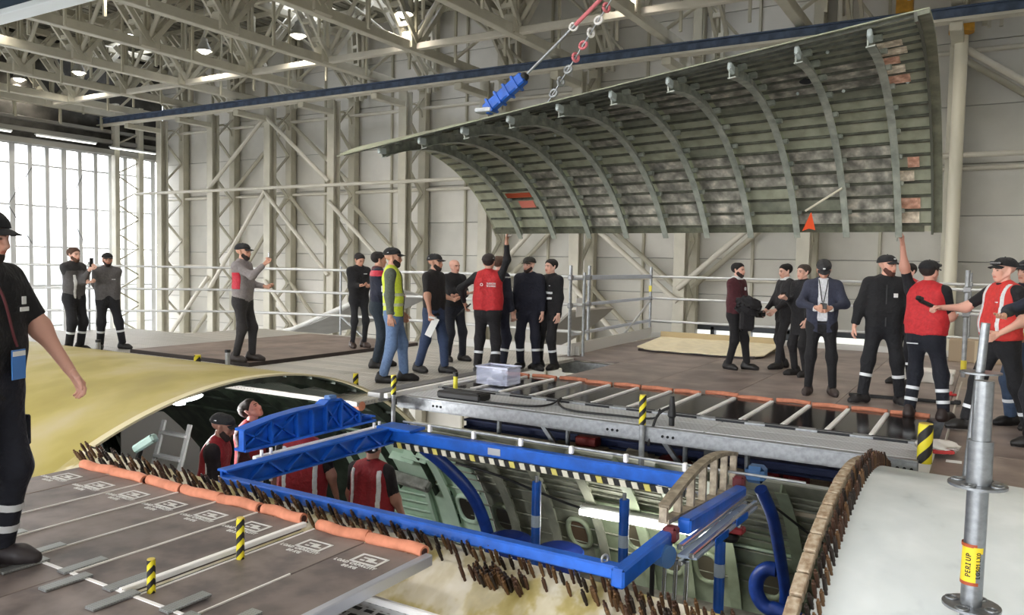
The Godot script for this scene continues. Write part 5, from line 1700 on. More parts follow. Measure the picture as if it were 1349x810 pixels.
	# white rag with red paper at the right end
	var rag := thing("white_rag", "crumpled white plastic rag on the thick striped post", "rag", Vector3(-0.33, 0.02, -7.95))
	obj("rag", lump(Vector3(0.17, 0.12, 0.14), 9), mat("rag_white", rgb(226, 222, 218), 0.7), rag)
	obj("red_fold", MB.new().box(Vector3(0.04, 0.04, 0.12), Vector3(0.18, 0.03, 0.06), Basis(Vector3.UP, 0.4), 0.01), mat("rag_red", rgb(190, 60, 60), 0.7), rag)
	# right-hand deck bits
	var bx := thing("white_box", "low white box on the brown deck behind the red-vested men", "box", Vector3(-0.75, 0, -13.3))
	obj("box_body", MB.new().box(Vector3(0, 0.08, 0), Vector3(0.7, 0.16, 0.4), Basis.IDENTITY, 0.01), mat("box_white", rgb(226, 224, 218), 0.6), bx)
	obj("box_lid", MB.new().box(Vector3(0, 0.165, 0), Vector3(0.74, 0.03, 0.44), Basis.IDENTITY, 0.01), mat("lid_white", rgb(240, 238, 232), 0.5), bx)
	var pk := thing("cardboard_box", "brown cardboard box against the wall-side rail at the right", "box", Vector3(-0.15, 0, -16.8))
	obj("box_body", MB.new().box(Vector3(0, 0.2, 0), Vector3(0.9, 0.4, 0.5), Basis.IDENTITY, 0.01), mat("cardboard", rgb(170, 152, 128), 0.8), pk)
	obj("tape", MB.new().box(Vector3(0, 0.2, 0.252), Vector3(0.08, 0.4, 0.004)), mat("pack_tape", rgb(196, 180, 150), 0.4), pk)
	var tr := thing("red_tool", "small red hand tool lying on the brown deck by the white box", "tool", Vector3(-0.42, 0.0, -11.9))
	obj("handle", MB.new().box(Vector3(0, 0.02, 0), Vector3(0.22, 0.03, 0.05), Basis.IDENTITY, 0.01), mat("tool_red", rgb(200, 50, 50), 0.5), tr)
	obj("head", MB.new().box(Vector3(0.02, 0.04, 0.03), Vector3(0.08, 0.05, 0.08), Basis.IDENTITY, 0.015), mat("tool_red"), tr)
	var pb := thing("pry_bar", "long dark bar lying on the brown deck beside the raised-arm man", "bar", Vector3(-0.7, 0.03, -11.1))
	obj("bar", MB.new().bar(Vector3(-0.8, 0, 0.1), Vector3(0.4, 0, 0.0), 0.06, 0.04, Vector3.UP, 0.01), rubber(), pb)
	obj("claw", MB.new().box(Vector3(0.42, 0.01, 0), Vector3(0.08, 0.05, 0.1), Basis.IDENTITY, 0.015), rubber(), pb)
	tag(obj("paper_scrap", MB.new().box(Vector3(-0.2, 0.004, -7.75), Vector3(0.12, 0.004, 0.09)), mat("paper")), "small white paper label on the brown deck by the striped post", "paper")
	var j := MB.new()
	j.tube([Vector3(-0.3, 0.004, -8.1), Vector3(-0.3, 0.004, -13.5)], 0.012, 5)
	tag(obj("rope", j, mat("rope", rgb(196, 190, 180), 0.8)), "thin pale line lying along the brown deck at the right", "rope")
	# cream lining panel on the floor by the rail
	var lp := thing("lining_board", "cream moulded lining panel lying on the brown deck by the rail", "panel", Vector3(-4.65, 0.0, -15.1))
	var rows := []
	for i in 9:
		var line := []
		for k in 29:
			var u := k / 28.0
			var v := i / 8.0
			var e := 1.0 - pow(absf(u * 2.0 - 1.0), 6.0)
			line.append(Vector3(lerpf(-1.25, 1.2, u), 0.06 + 0.1 * v + 0.02 * e * sin(u * 26.0) * (1.0 if i > 1 and i < 7 else 0.2), lerpf(0.8 * (0.55 + 0.45 * e), -0.9, v)))
		rows.append(line)
	obj("panel_sheet", MB.new().shell(rows, 0.02, Vector3.UP), mat("cream_lining", rgb(246, 234, 200), 0.6, 0.0, grey(0.95, 1.0, 331), 0.8), lp)
	obj("panel_edge", MB.new().box(Vector3(-0.02, 0.14, -0.92), Vector3(2.5, 0.26, 0.05), Basis.IDENTITY, 0.01), mat("edge_oak", rgb(186, 168, 130), 0.7), lp)
	var under := MB.new()
	under.box(Vector3(-0.02, 0.025, 0.05), Vector3(2.2, 0.05, 1.3))
	obj("panel_back", under, mat("mat_edge", rgb(52, 44, 42), 0.6), lp)
	# tail plane surfaces of an aircraft standing beyond the platform
	var wing := thing("tailplane", "pale grey aircraft tail surface rising beyond the steel deck", "aircraft part", Vector3.ZERO)
	var wr := []
	for i in 9:
		var line := []
		for k in 13:
			var u := k / 12.0
			line.append(Vector3(lerpf(-20.5, -13.6, u), -0.9 + 1.55 * u * u + 0.25 * sin(i / 8.0 * PI), -15.2 - i * 0.35))
		wr.append(line)
	obj("surface", MB.new().shell(wr, 0.05, Vector3.UP), mat("tail_grey", rgb(206, 206, 204), 0.45, 0.0, grey(0.9, 1.0, 341), 0.3), wing)
	obj("leading_edge", MB.new().tube([wr[0][0], wr[0][4], wr[0][8], wr[0][12]], 0.06, 10), mat("lead_white", rgb(228, 228, 224), 0.4), wing)
	var w2 := thing("tailplane", "curved brown-grey cowl edge seen between the men and the rail post", "aircraft part", Vector3.ZERO)
	var q := []
	for i in 9:
		var line := []
		for k in 11:
			var u := k / 10.0
			line.append(Vector3(lerpf(-10.6, -8.2, u), -0.7 + 1.3 * pow(u, 1.6), -16.6 - i * 0.3 + 0.3 * u))
		q.append(line)
	obj("cowl", MB.new().shell(q, 0.05, Vector3.UP), mat("cowl_grey", rgb(164, 158, 148), 0.5), w2)
	# boxes and things on the lower deck
	for k in 3:
		var x: float = [-2.1, -1.82, -1.3][k]
		var rb := thing("red_case", ["red tool case on the lower deck, left of the pair", "red tool case on the lower deck, right of the pair", "red tool case on the lower deck beside the right cut edge"][k], "case", Vector3(x, -0.95, -9.5))
		obj("case_body", MB.new().box(Vector3(0, 0.16, 0), Vector3(0.25, 0.32, 0.3), Basis.IDENTITY, 0.015), mat("case_red", rgb(158, 30, 36), 0.45), rb)
		for i in 4:
			obj("rib", MB.new().box(Vector3(-0.09 + i * 0.06, 0.33, 0), Vector3(0.035, 0.02, 0.26), Basis.IDENTITY, 0.006), mat("rib_pale", rgb(226, 206, 200), 0.5), rb)
		obj("print", MB.new().box(Vector3(0.0, 0.17, 0.152), Vector3(0.12, 0.05, 0.004)), mat("print_pink", rgb(206, 110, 112), 0.6), rb)
	var cart := thing("parts_tray", "wooden tray with red parts on the lower deck under the walkway", "tray", Vector3(-4.35, -0.95, -9.0))
	obj("tray", MB.new().box(Vector3(0, 0.28, 0), Vector3(0.7, 0.06, 0.34), Basis.IDENTITY, 0.01), mat("tray_wood", rgb(196, 178, 144), 0.7), cart)
	obj("red_part", MB.new().box(Vector3(0.1, 0.37, -0.02), Vector3(0.3, 0.12, 0.16), Basis.IDENTITY, 0.02), mat("part_red", rgb(128, 40, 34), 0.5), cart)
	obj("tray_leg", MB.new().box(Vector3(0, 0.12, 0), Vector3(0.6, 0.25, 0.06)), mat("dark_grey", rgb(78, 80, 82), 0.6), cart)
	var sacks := [["dark red sack slumped on the lower deck by the striped post foot", Vector3(-3.1, -0.95, -8.95), rgb(96, 30, 30)], ["pale sack on the lower deck left of the red one", Vector3(-3.55, -0.95, -8.95), rgb(196, 186, 164)]]
	for k in 2:
		var sk := thing("sack", sacks[k][0], "sack", sacks[k][1])
		obj("sack_body", lump(Vector3(0.24, 0.36, 0.18), 20 + k), mat("sack%d" % k, sacks[k][2], 0.8), sk)
	# blue bins and hoses in the opening
	for k in 2:
		var bn := thing("blue_bin", ["round blue bin under the side wall, left of the slim post", "round blue bin under the side wall, behind the slim post"][k], "bin", Vector3([-5.3, -4.55][k], -2.66, -8.9))
		obj("bin_body", MB.new().lathe([Vector2(0, 0), Vector2(0.24, 0), Vector2(0.28, 0.62), Vector2(0.3, 0.64), Vector2(0.28, 0.68), Vector2(0.18, 0.72), Vector2(0, 0.73)], Vector3.ZERO, Basis.IDENTITY, 20), mat("bin_blue", rgb(16, 40, 112), 0.45), bn)
		obj("bin_rim", MB.new().ring(Vector3(0, 0.64, 0), Vector3.UP, 0.3, 0.012), mat("bin_rim", rgb(36, 74, 160), 0.4), bn)
	var hose := mat("hose_blue", rgb(26, 66, 158), 0.45, 0.0, grey(0.8, 1.0, 351), 1.0)
	var h1 := []
	for q3 in [[-6.25, 40.0], [-6.1, 46.0], [-5.95, 53.0], [-5.9, 60.0], [-5.9, 68.0], [-5.95, 76.0]]:
		h1.append(fus(q3[0], q3[1], 0.26))
	tag(obj("air_hose", MB.new().tube(smooth(h1, 5), 0.085, 14), hose), "thick blue air hose curving down the inner side wall at the left", "hose")
	var h2 := []
	for q3 in [[-1.93, 36.0, 0.1], [-1.86, 41.0, 0.2], [-1.86, 48.0, 0.24], [-1.86, 56.0, 0.26], [-1.86, 62.0, 0.26], [-1.9, 66.0, 0.26]]:
		h2.append(fus(q3[0], q3[1], q3[2]))
	tag(obj("air_hose", MB.new().tube(smooth(h2, 5), 0.065, 14), hose), "blue air hose hanging from the cutting jig down the inner wall", "hose")
	var lc := fus(-2.12, 64.5, 0.3) + Vector3(0.12, 0.24, 0)
	var h3 := []
	for i in 9:
		var a := deg_to_rad(80 + i * 26)
		h3.append(lc + Vector3(cos(a) * 0.19, sin(a) * 0.24 - 0.04, 0.05))
	h3.append(lc + Vector3(0.5, -0.34, 0.1))
	h3.append(lc + Vector3(1.0, -0.4, 0.1))
	tag(obj("air_hose", MB.new().tube(smooth(h3, 4), 0.085, 14), hose), "coiled blue air hose lying at the foot of the inner wall at the right", "hose")
	var fc := thing("orange_flag", "orange warning flag inside the left fuselage section", "flag", fus(-7.9, -16.0, 0.42))
	obj("flag_cloth", MB.new().prism(PackedVector2Array([Vector2(0, 0.16), Vector2(0.13, 0.0), Vector2(0.06, -0.16), Vector2(-0.08, -0.1), Vector2(-0.06, 0.1)]), 0.02, Vector3.ZERO, Basis(Vector3.UP, deg_to_rad(50))), mat("flag_orange", rgb(238, 88, 40), 0.7), fc)
	obj("cord", MB.new().tube([Vector3(0, 0.15, 0), Vector3(0.02, 0.4, 0)], 0.008, 6), mat("cord", rgb(206, 200, 180), 0.7), fc)
	var pb2 := thing("step_ladder", "grey step ladder inside the left fuselage section", "ladder", Vector3(-8.6, -2.52, -6.2))
	for s: float in [-0.25, 0.25]:
		obj("stile", MB.new().bar(Vector3(s, 0, 0.5), Vector3(s, 2.1, -0.1), 0.06, 0.03, Vector3.UP), mat("ladder_grey", rgb(126, 126, 124), 0.5, 0.2), pb2)
	for k in 7:
		obj("step", MB.new().box(Vector3(0, 0.28 * (k + 1), 0.5 - 0.08 * (k + 1)), Vector3(0.5, 0.03, 0.09)), mat("ladder_grey", rgb(126, 126, 124), 0.5, 0.2), pb2)
	var tool := thing("air_tool", "pale green air tool resting on the near edge of the opening", "tool", fus(-5.95, -23.6, 0.02))
	obj("tool_body", MB.new().bar(Vector3(-0.09, 0.0, 0.02), Vector3(0.09, 0.12, -0.04), 0.08, 0.07, Vector3.UP, 0.015), mat("tool_mint", rgb(168, 196, 188), 0.4), tool)
	obj("tool_grip", MB.new().tube([Vector3(-0.05, 0.0, 0.0), Vector3(-0.1, -0.12, 0.0)], 0.022, 8), rubber(), tool)

func lump(size: Vector3, seed_: int) -> MB:
	# a soft crumpled heap
	var fn := FastNoiseLite.new()
	fn.seed = seed_
	fn.frequency = 1.4
	var m := MB.new()
	var rows := []
	for i in 13:
		var t := PI * (i + 0.02) / 12.04
		var line := []
		for k in 21:
			var a := TAU * k / 20.0
			var d := Vector3(sin(t) * cos(a), cos(t), sin(t) * sin(a))
			var r := 1.0 + 0.45 * fn.get_noise_3dv(d)
			line.append(Vector3(d.x * size.x * r, maxf(0.0, size.y * 0.5 + d.y * size.y * 0.5 * r), d.z * size.z * r))
		rows.append(line)
	m.grid(rows, Vector3.UP)
	return m

# ---- people: local axes face +z, left hand at +x, feet at y = 0, lengths for a height of 1.75
var proto := {}

func skull(grow: float) -> Array:
	var g := grow
	return [[Vector3(0, 0.042, -0.04), Vector3(0, 0.046, 0.016), 0.078 + g, 0.072 + g], [Vector3(0, 0.0, 0.026), Vector3(0, -0.055, 0.038), 0.06 + g, 0.042 + g]]

func make_protos() -> void:
	var b := skull(-0.004)
	for s: float in [-1.0, 1.0]:
		b.append_array([[Vector3(s * 0.046, -0.035, 0.0), Vector3(s * 0.018, -0.085, 0.06), 0.024, 0.018], [Vector3(s * 0.012, 0.024, 0.084), Vector3(s * 0.042, 0.024, 0.07), 0.011, 0.011], [Vector3(s * 0.036, -0.022, 0.062), Vector3(s * 0.03, -0.04, 0.062), 0.02, 0.014], [Vector3(s * 0.078, 0.014, -0.012), Vector3(s * 0.076, -0.026, -0.004), 0.012, 0.008], [Vector3(s * 0.010, -0.032, 0.09), Vector3(s * 0.011, -0.033, 0.092), 0.008, 0.008]])
	b.append_array([[Vector3(0, 0.012, 0.088), Vector3(0, -0.028, 0.106), 0.008, 0.011], [Vector3(-0.016, -0.06, 0.081), Vector3(0.016, -0.06, 0.081), 0.008, 0.008], [Vector3(0, -0.092, 0.066), Vector3(0, -0.088, 0.07), 0.018, 0.018]])
	var f := Field.new(b, 0.006, 0.0, Vector3(-9, -9, -9), Vector3(9, 9, 9), 95.0)
	proto.head = f.mesh(face_tint)
	var h := Field.new(skull(0.009), 0.007, 0.0, Vector3(-9, -9, -9), Vector3(9, 9, 9), 95.0)
	h.planes = [Plane(Vector3(0, -0.72, 0.69).normalized(), Vector3(0, -0.72, 0.69).normalized().dot(Vector3(0, 0.06, 0.072))), Plane(Vector3(0, -1, -0.2).normalized(), Vector3(0, -1, -0.2).normalized().dot(Vector3(0, -0.055, -0.08)))]
	proto.hair = h.mesh()
	var d := Field.new([[Vector3(0, -0.03, 0.036), Vector3(0, -0.07, 0.04), 0.058, 0.048], [Vector3(-0.046, -0.04, 0.004), Vector3(-0.016, -0.09, 0.062), 0.029, 0.025], [Vector3(0.046, -0.04, 0.004), Vector3(0.016, -0.09, 0.062), 0.029, 0.025], [Vector3(0, -0.095, 0.066), Vector3(0, -0.1, 0.066), 0.024, 0.02], [Vector3(-0.02, -0.046, 0.082), Vector3(0.02, -0.046, 0.082), 0.009, 0.009]], 0.006, -0.001, Vector3(-9, -9, -9), Vector3(9, 9, 9), 95.0)
	d.planes = [Plane(Vector3(0, 1, 0.6).normalized(), Vector3(0, 1, 0.6).normalized().dot(Vector3(0, -0.05, 0.085))), Plane(Vector3(0, 0, -1), -0.0)]
	proto.beard = d.mesh()
	var c := Field.new(skull(0.017), 0.007, 0.0, Vector3(-1, 0.036, -1), Vector3(9, 9, 9), 95.0)
	c.planes = [Plane(Vector3(0, -1, 0.12).normalized(), Vector3(0, -1, 0.12).normalized().dot(Vector3(0, 0.044, 0)))]
	var cm := c.mesh()
	var rows := []
	for i in 5:
		var line := []
		for k in 11:
			var u := k / 5.0 - 1.0
			line.append(Vector3(u * 0.078, 0.056 - 0.016 * u * u - 0.02 * i / 4.0, 0.098 - 0.045 * u * u + 0.068 * i / 4.0 * (1.0 - 0.55 * u * u)))
		rows.append(line)
	cm.shell(rows, 0.006, Vector3.UP)
	cm.ball(Vector3(0, 0.138, -0.01), Vector3(0.008, 0.005, 0.008), 8)
	proto.cap = cm
	var pip := []
	for i in 13:
		var a := deg_to_rad(-110 - 140.0 * i / 12.0 + 90)
		pip.append(Vector3(cos(a) * 0.093, 0.06 + 0.014 * cos(a * 2.0), -0.016 + sin(a) * 0.112))
	proto.piping = MB.new().tube(pip, 0.006, 6)
	proto.goggles = MB.new().box(Vector3(0, 0.078, 0.082), Vector3(0.15, 0.035, 0.045), Basis.IDENTITY, 0.015)
	for kind in ["relaxed", "grip", "flat"]:
		var curl: float = {"relaxed": 24.0, "grip": 68.0, "flat": 6.0}[kind]
		var q := []
		for i in 4:
			var z: float = [0.034, 0.012, -0.011, -0.033][i]
			q.append([Vector3(0, -0.012, z * 0.6), Vector3(0, -0.085, z), 0.0135, 0.0115])
			var p := Vector3(0, -0.085, z)
			var ln: float = [0.07, 0.078, 0.072, 0.056][i]
			var a := 0.0
			for s in 3:
				a += deg_to_rad(curl * (0.8 if s == 0 else 1.0) + i * 3.0)
				var e: Vector3 = p + Vector3(sin(a), -cos(a), 0) * ln * [0.45, 0.32, 0.23][s]
				q.append([p, e, 0.0092 - s * 0.0008, 0.0084 - s * 0.0008])
				p = e
		var th := [Vector3(0.004, -0.022, 0.024), Vector3(0.016, -0.052, 0.05), Vector3(0.026 if kind != "flat" else 0.012, -0.082, 0.058), Vector3(0.036 if kind != "flat" else 0.012, -0.105, 0.052 if kind == "grip" else 0.062)]
		for s in 3:
			q.append([th[s], th[s + 1], 0.0135 - s * 0.0018, 0.012 - s * 0.0018])
		q.append([Vector3(0, 0.03, 0), Vector3(0, -0.02, 0), 0.026, 0.024])
		var hf := Field.new(q, 0.0036, 0.0, Vector3(-9, -9, -9), Vector3(9, 9, 9), 330.0)
		proto[kind] = hf.mesh()

func face_tint(p: Vector3) -> Color:
	var q := Vector3(absf(p.x), p.y, p.z)
	if q.z > 0.055:
		if Vector2(q.x - 0.031, (q.y - 0.004) * 1.7).length() < 0.0125:
			return Color(0.16, 0.12, 0.1) if Vector2(q.x - 0.031, q.y - 0.004).length() < 0.007 else Color(0.75, 0.72, 0.7)
		if absf(q.y - 0.024 + absf(q.x - 0.03) * 0.15) < 0.006 and q.x > 0.012 and q.x < 0.05:
			return Color(0.2, 0.15, 0.12)
		if absf(q.y + 0.06) < 0.008 and q.x < 0.024:
			return Color(0.82, 0.5, 0.46)
		if q.y < -0.005 and q.x > 0.02:
			return Color(1.0, 0.9, 0.86)
	return Color.WHITE

func ik(a: Vector3, w: Vector3, l1: float, l2: float, pole: Vector3) -> Array:
	var d := w - a
	var l := minf(d.length(), (l1 + l2) * 0.998)
	var n := d.normalized()
	var x := (l1 * l1 - l2 * l2 + l * l) / (2.0 * l)
	var h := sqrt(maxf(0.0, l1 * l1 - x * x))
	var up := (pole - n * pole.dot(n)).normalized()
	return [a + n * x + up * h, a + n * l]

func cloth(c: Color, rough := 0.85) -> StandardMaterial3D:
	var key := "cloth_" + c.to_html(false)
	var m := mat(key, c, rough, 0.0, tex(401, 0.03, [0.15, Color(0.88, 0.88, 0.88), 0.85, Color(1, 1, 1)]), 2.5)
	m.rim_enabled = true
	m.rim = 0.25
	m.normal_enabled = true
	m.normal_texture = folds()
	m.normal_scale = 0.7
	return m

func folds() -> ImageTexture:
	# soft cloth creases
	if texs.has("folds"):
		return texs["folds"]
	var fn := FastNoiseLite.new()
	fn.seed = 77
	fn.noise_type = FastNoiseLite.TYPE_SIMPLEX_SMOOTH
	fn.fractal_type = FastNoiseLite.FRACTAL_RIDGED
	fn.fractal_octaves = 3
	fn.frequency = 0.012
	var img := fn.get_seamless_image(256, 256)
	img.convert(Image.FORMAT_RGB8)
	img.bump_map_to_normal_map(9.0)
	texs["folds"] = ImageTexture.create_from_image(img)
	return texs["folds"]

# d: at (x, z), face (degrees from facing the camera; + turns towards picture right), h, and looks
func person(label: String, d: Dictionary) -> Node3D:
	var at: Vector3 = d.at
	var turn := atan2(-at.x, -at.z) + deg_to_rad(d.get("face", 0.0))
	var t := thing("person", label, "person", at, turn)
	var k: float = d.get("h", 1.75) / 1.75
	var cell: float = d.get("cell", 0.017)
	var wide: float = d.get("wide", 1.0)
	var lean := Transform3D(Basis(Vector3.RIGHT, deg_to_rad(d.get("lean", 0.0))), Vector3.ZERO)
	var hip := Vector3(0, 0.93, 0)
	var up := func(p: Vector3) -> Vector3: return (hip + lean * (p - hip))
	var sh := 0.172 * (0.5 + 0.5 * wide)
	var J := {}
	for s in 2:
		var sg := 1.0 if s == 0 else -1.0
		var side := "l" if s == 0 else "r"
		var S: Vector3 = up.call(Vector3(sg * sh, 1.425, -0.01))
		var wr: Vector3 = d.get("w" + side, Vector3(0.25, 0.86, 0.06))
		if not d.has("w" + side + "_abs"):
			wr.x *= sg
		var pole: Vector3 = d.get("p" + side, Vector3(0.35, -0.3, -1.0))
		pole.x *= sg
		var e := ik(S, wr, 0.285, 0.262, pole)
		J["s" + side] = S; J["e" + side] = e[0]; J["w" + side] = e[1]
		var foot: Vector3 = d.get("f" + side, Vector3(0.115, 0, 0.0))
		var turnf: float = deg_to_rad(d.get("t" + side, 12.0)) * sg
		if foot.x != 0 and not d.has("f" + side + "_abs"):
			foot.x *= sg
		var H := Vector3(sg * 0.09, 0.92, 0)
		var an := foot + Vector3(0, 0.085, 0)
		var kn := ik(H, an, 0.43, 0.42, Vector3(sin(turnf) * 0.5, 0, 1))
		J["h" + side] = H; J["k" + side] = kn[0]; J["a" + side] = kn[1]; J["t" + side] = turnf
	var hd := Basis.from_euler(Vector3(deg_to_rad(d.get("pitch", 0.0)), deg_to_rad(d.get("look", 0.0)), 0.0))
	var neck: Vector3 = up.call(Vector3(0, 1.46, -0.005))
	var hc: Vector3 = up.call(Vector3(0, 1.628, 0.012)) + (hd * Vector3(0, 0.0, 0.02) - Vector3(0, 0, 0.02))
	# the torso as bones: belly and chest are pairs side by side
	var cx := 0.074 * wide
	var torso := func(hem: float) -> Array:
		var a := []
		for sg: float in [-1.0, 1.0]:
			a.append([up.call(Vector3(sg * cx, 1.345, -0.005)), up.call(Vector3(sg * cx * 0.95, 1.1, 0.005)), 0.112, 0.104 * wide])
			a.append([up.call(Vector3(sg * cx * 0.95, 1.1, 0.01)), up.call(Vector3(sg * cx * 1.02, hem, 0.0)), 0.104 * wide, 0.117, false, true])
			a.append([up.call(Vector3(sg * 0.115, 1.42, -0.012)), up.call(Vector3(sg * 0.03, 1.475, -0.015)), 0.055, 0.05])
		return a
	var arms := func(r: float, sleeve: float) -> Array:
		var a := []
		for side in ["l", "r"]:
			a.append([J["s" + side], J["e" + side], 0.062 + r, 0.049 + r] if sleeve > 0.5 else [J["s" + side], J["s" + side].lerp(J["e" + side], 0.8), 0.062 + r, 0.056 + r, false, true])
			if sleeve > 0.5:
				a.append([J["e" + side], J["e" + side].lerp(J["w" + side], sleeve), 0.05 + r, 0.041 + r, false, true])
		return a
	# body
	var bb := []
	for sg: float in [-1.0, 1.0]:
		bb.append([up.call(Vector3(sg * 0.06, 1.34, 0)), Vector3(sg * 0.06, 0.94, 0), 0.09, 0.085])
	bb.append([neck + Vector3(0, -0.05, -0.005), hc + hd * Vector3(0, -0.05, -0.005), 0.062, 0.054])
	for side in ["l", "r"]:
		bb.append([J["s" + side], J["e" + side], 0.05, 0.043])
		bb.append([J["e" + side], J["w" + side], 0.043, 0.028])
		bb.append([J["h" + side], J["k" + side], 0.075, 0.052])
		bb.append([J["k" + side], J["a" + side], 0.052, 0.038])
	var sc := Transform3D(Basis.from_scale(Vector3.ONE * k), Vector3.ZERO)
	var bm := MB.new()
	bm.join(Field.new(bb, maxf(cell, 0.014)).mesh(), sc)
	bm.join(proto.head, sc * Transform3D(hd, hc))
	for side in ["l", "r"]:
		var dir: Vector3 = (J["w" + side] - J["e" + side]).normalized()
		var th: Vector3 = d.get("th" + side, Vector3(0, 0, 1))
		var y := -dir
		var z := (th - y * th.dot(y)).normalized()
		var x := y.cross(z)
		if side == "l":
			x = -x
		bm.join(proto[d.get("g" + side, "relaxed")], sc * Transform3D(Basis(x, y, z), J["w" + side]))
	var skin: Color = d.get("skin", rgb(206, 160, 138))
	obj("body", bm, mat("skin_" + skin.to_html(false), skin, 0.55), t)
	# trousers
	var tr := []
	for sg: float in [-1.0, 1.0]:
		tr.append([up.call(Vector3(sg * 0.068, 1.0, 0)), Vector3(sg * 0.08, 0.89, -0.005), 0.108 * (0.5 + 0.5 * wide), 0.112, true, false])
	var slim: float = d.get("slim", 0.0)
	for side in ["l", "r"]:
		tr.append([J["h" + side], J["k" + side], 0.096 - slim, 0.071 - slim * 0.6])
		tr.append([J["k" + side], J["a" + side].lerp(J["k" + side], 0.03), 0.071 - slim * 0.6, 0.062 - slim, false, true])
	var trm: Color = d.get("trousers", rgb(26, 27, 33))
	obj("trousers", MB.new().join(Field.new(tr, cell).mesh(), sc), cloth(trm), t)
	# shoes
	for side in ["l", "r"]:
		var sb := Basis(Vector3.UP, J["t" + side])
		var a: Vector3 = J["a" + side] - Vector3(0, 0.085, 0)
		var q := []
		for p in [[Vector3(0, 0.045, -0.05), Vector3(0, 0.042, 0.1), 0.043, 0.044], [Vector3(0, 0.042, 0.1), Vector3(0, 0.03, 0.17), 0.044, 0.032], [Vector3(0, 0.05, -0.035), Vector3(0, 0.115, -0.03), 0.048, 0.046]]:
			q.append([sb * p[0] + a, sb * p[1] + a, p[2], p[3]])
		var sf := Field.new(q, minf(cell, 0.013), 0.0, Vector3(-9, a.y + 0.004, -9))
		var so := obj("shoe", MB.new().join(sf.mesh(), sc), mat("shoe_" + d.get("shoe", rgb(24, 22, 22)).to_html(false), d.get("shoe", rgb(24, 22, 22)), 0.5), t)
		var sole := []
		for p in [Vector3(0, 0, -0.08), Vector3(0, 0, 0.03), Vector3(0, 0, 0.11), Vector3(0, 0, 0.185)]:
			sole.append(p)
		var o := PackedVector2Array()
		for i in 20:
			var ang := TAU * i / 20.0
			o.append(Vector2(cos(ang) * (0.044 + 0.006 * sin(ang)), sin(ang) * 0.146 + 0.05))
		obj("sole", MB.new().prism(o, 0.022 * k, sc * (a + Vector3(0, 0.012, 0)), Basis(sb.x * k, sb.z * k, Vector3.DOWN)), mat("sole_" + d.get("sole", rgb(40, 38, 38)).to_html(false), d.get("sole", rgb(40, 38, 38)), 0.7), so)
	# top
	var top: Color = d.get("top", rgb(26, 27, 32))
	var hem: float = d.get("hem", 0.9)
	var bones: Array = torso.call(hem)
	bones.append([up.call(Vector3(-0.13, 1.415, -0.01)), up.call(Vector3(0.13, 1.415, -0.01)), 0.062, 0.062])
	bones.append([up.call(Vector3(0, 1.45, -0.012)), up.call(Vector3(0, 1.505 + d.get("collar", 0.0), -0.004)), 0.068, 0.064, false, true])
	var sleeves: Array = arms.call(d.get("bulk", 0.0), d.get("sleeve", 0.9))
	var has_vest: bool = d.has("vest")
	obj(d.get("top_name", "jacket"), MB.new().join(Field.new(bones + sleeves, cell, -0.004 if has_vest else 0.0).mesh(), sc), cloth(top), t)
	if has_vest:
		var vb: Array = torso.call(d.get("vest_hem", hem))
		vb.append([up.call(Vector3(-0.135, 1.415, -0.01)), up.call(Vector3(0.135, 1.415, -0.01)), 0.062, 0.062, true, true])
		var vo := obj("vest", MB.new().join(Field.new(vb, cell, 0.013).mesh(), sc), cloth(d.vest, 0.7), t)
		for e in d.get("vest_extra", []):
			obj(e[0], MB.new().join(Field.new(vb, e[5] if e.size() > 5 else cell * 0.8, 0.013 + e[4], e[2], e[3]).mesh(), sc), cloth(e[1], 0.6), vo)
	# coloured panels and bands of the top: name, colour, box, swell
	for e in d.get("extra", []):
		obj(e[0], MB.new().join(Field.new(bones + sleeves, e[5] if e.size() > 5 else cell * 0.8, e[4], e[2], e[3]).mesh(), sc), cloth(e[1], 0.6), t)
	# reflective bands round the shins
	for f in d.get("bands", []):
		for side in ["l", "r"]:
			var p: Vector3 = J["k" + side].lerp(J["a" + side], f)
			var q: Vector3 = J["k" + side].lerp(J["a" + side], f + 0.085)
			obj("reflective_band", MB.new().tube([p * k, q * k], (0.0745 - slim - 0.009 * f) * k, 14, false), mat("reflect", rgb(214, 218, 222), 0.35), t)
	# head wear, hair, beard
	var hx := sc * Transform3D(hd, hc)
	if d.has("hair"):
		obj("hair", MB.new().join(proto.hair, hx), cloth(d.hair, 0.8), t)
	if d.has("beard"):
		obj("beard", MB.new().join(proto.beard, hx), cloth(d.beard, 0.85), t)
	if d.has("cap"):
		var cap := obj("cap", MB.new().join(proto.cap, hx), cloth(d.cap, 0.8), t)
		if d.get("piping", false):
			obj("cap_piping", MB.new().join(proto.piping, hx), mat("reflect", rgb(214, 218, 222), 0.35), cap)
		if d.get("goggles", false):
			obj("goggles", MB.new().join(proto.goggles, hx), mat("goggle", rgb(30, 31, 34), 0.2), cap)
		if d.get("badge", false):
			obj("cap_badge", MB.new().join(MB.new().box(Vector3(0, 0.085, 0.098), Vector3(0.03, 0.018, 0.01), Basis.IDENTITY, 0.003), hx), mat("paper", rgb(236, 238, 238), 0.6), cap)
	t.set_meta("label", label)
	_last = {"J": J, "k": k, "xf": t.transform}
	return t

var _last := {}

func hand_at(side: String, off: Vector3) -> Vector3:
	# a point beside the last person's hand, in the world
	return _last.xf * ((_last.J["w" + side] + off) * _last.k)

func print_text(t: Node3D, words: String, at: Vector3, back: bool, size: float, m: Material) -> void:
	var tm := TextMesh.new()
	tm.text = words
	var sf := SystemFont.new()
	sf.font_names = PackedStringArray(["Droid Sans"])
	sf.font_weight = 700
	tm.font = sf
	tm.font_size = 16
	tm.pixel_size = size
	tm.depth = 0.004
	tm.curve_step = 3.0
	obj("lettering", tm, m, t).transform = Transform3D(Basis(Vector3.UP, PI) if back else Basis.IDENTITY, at)

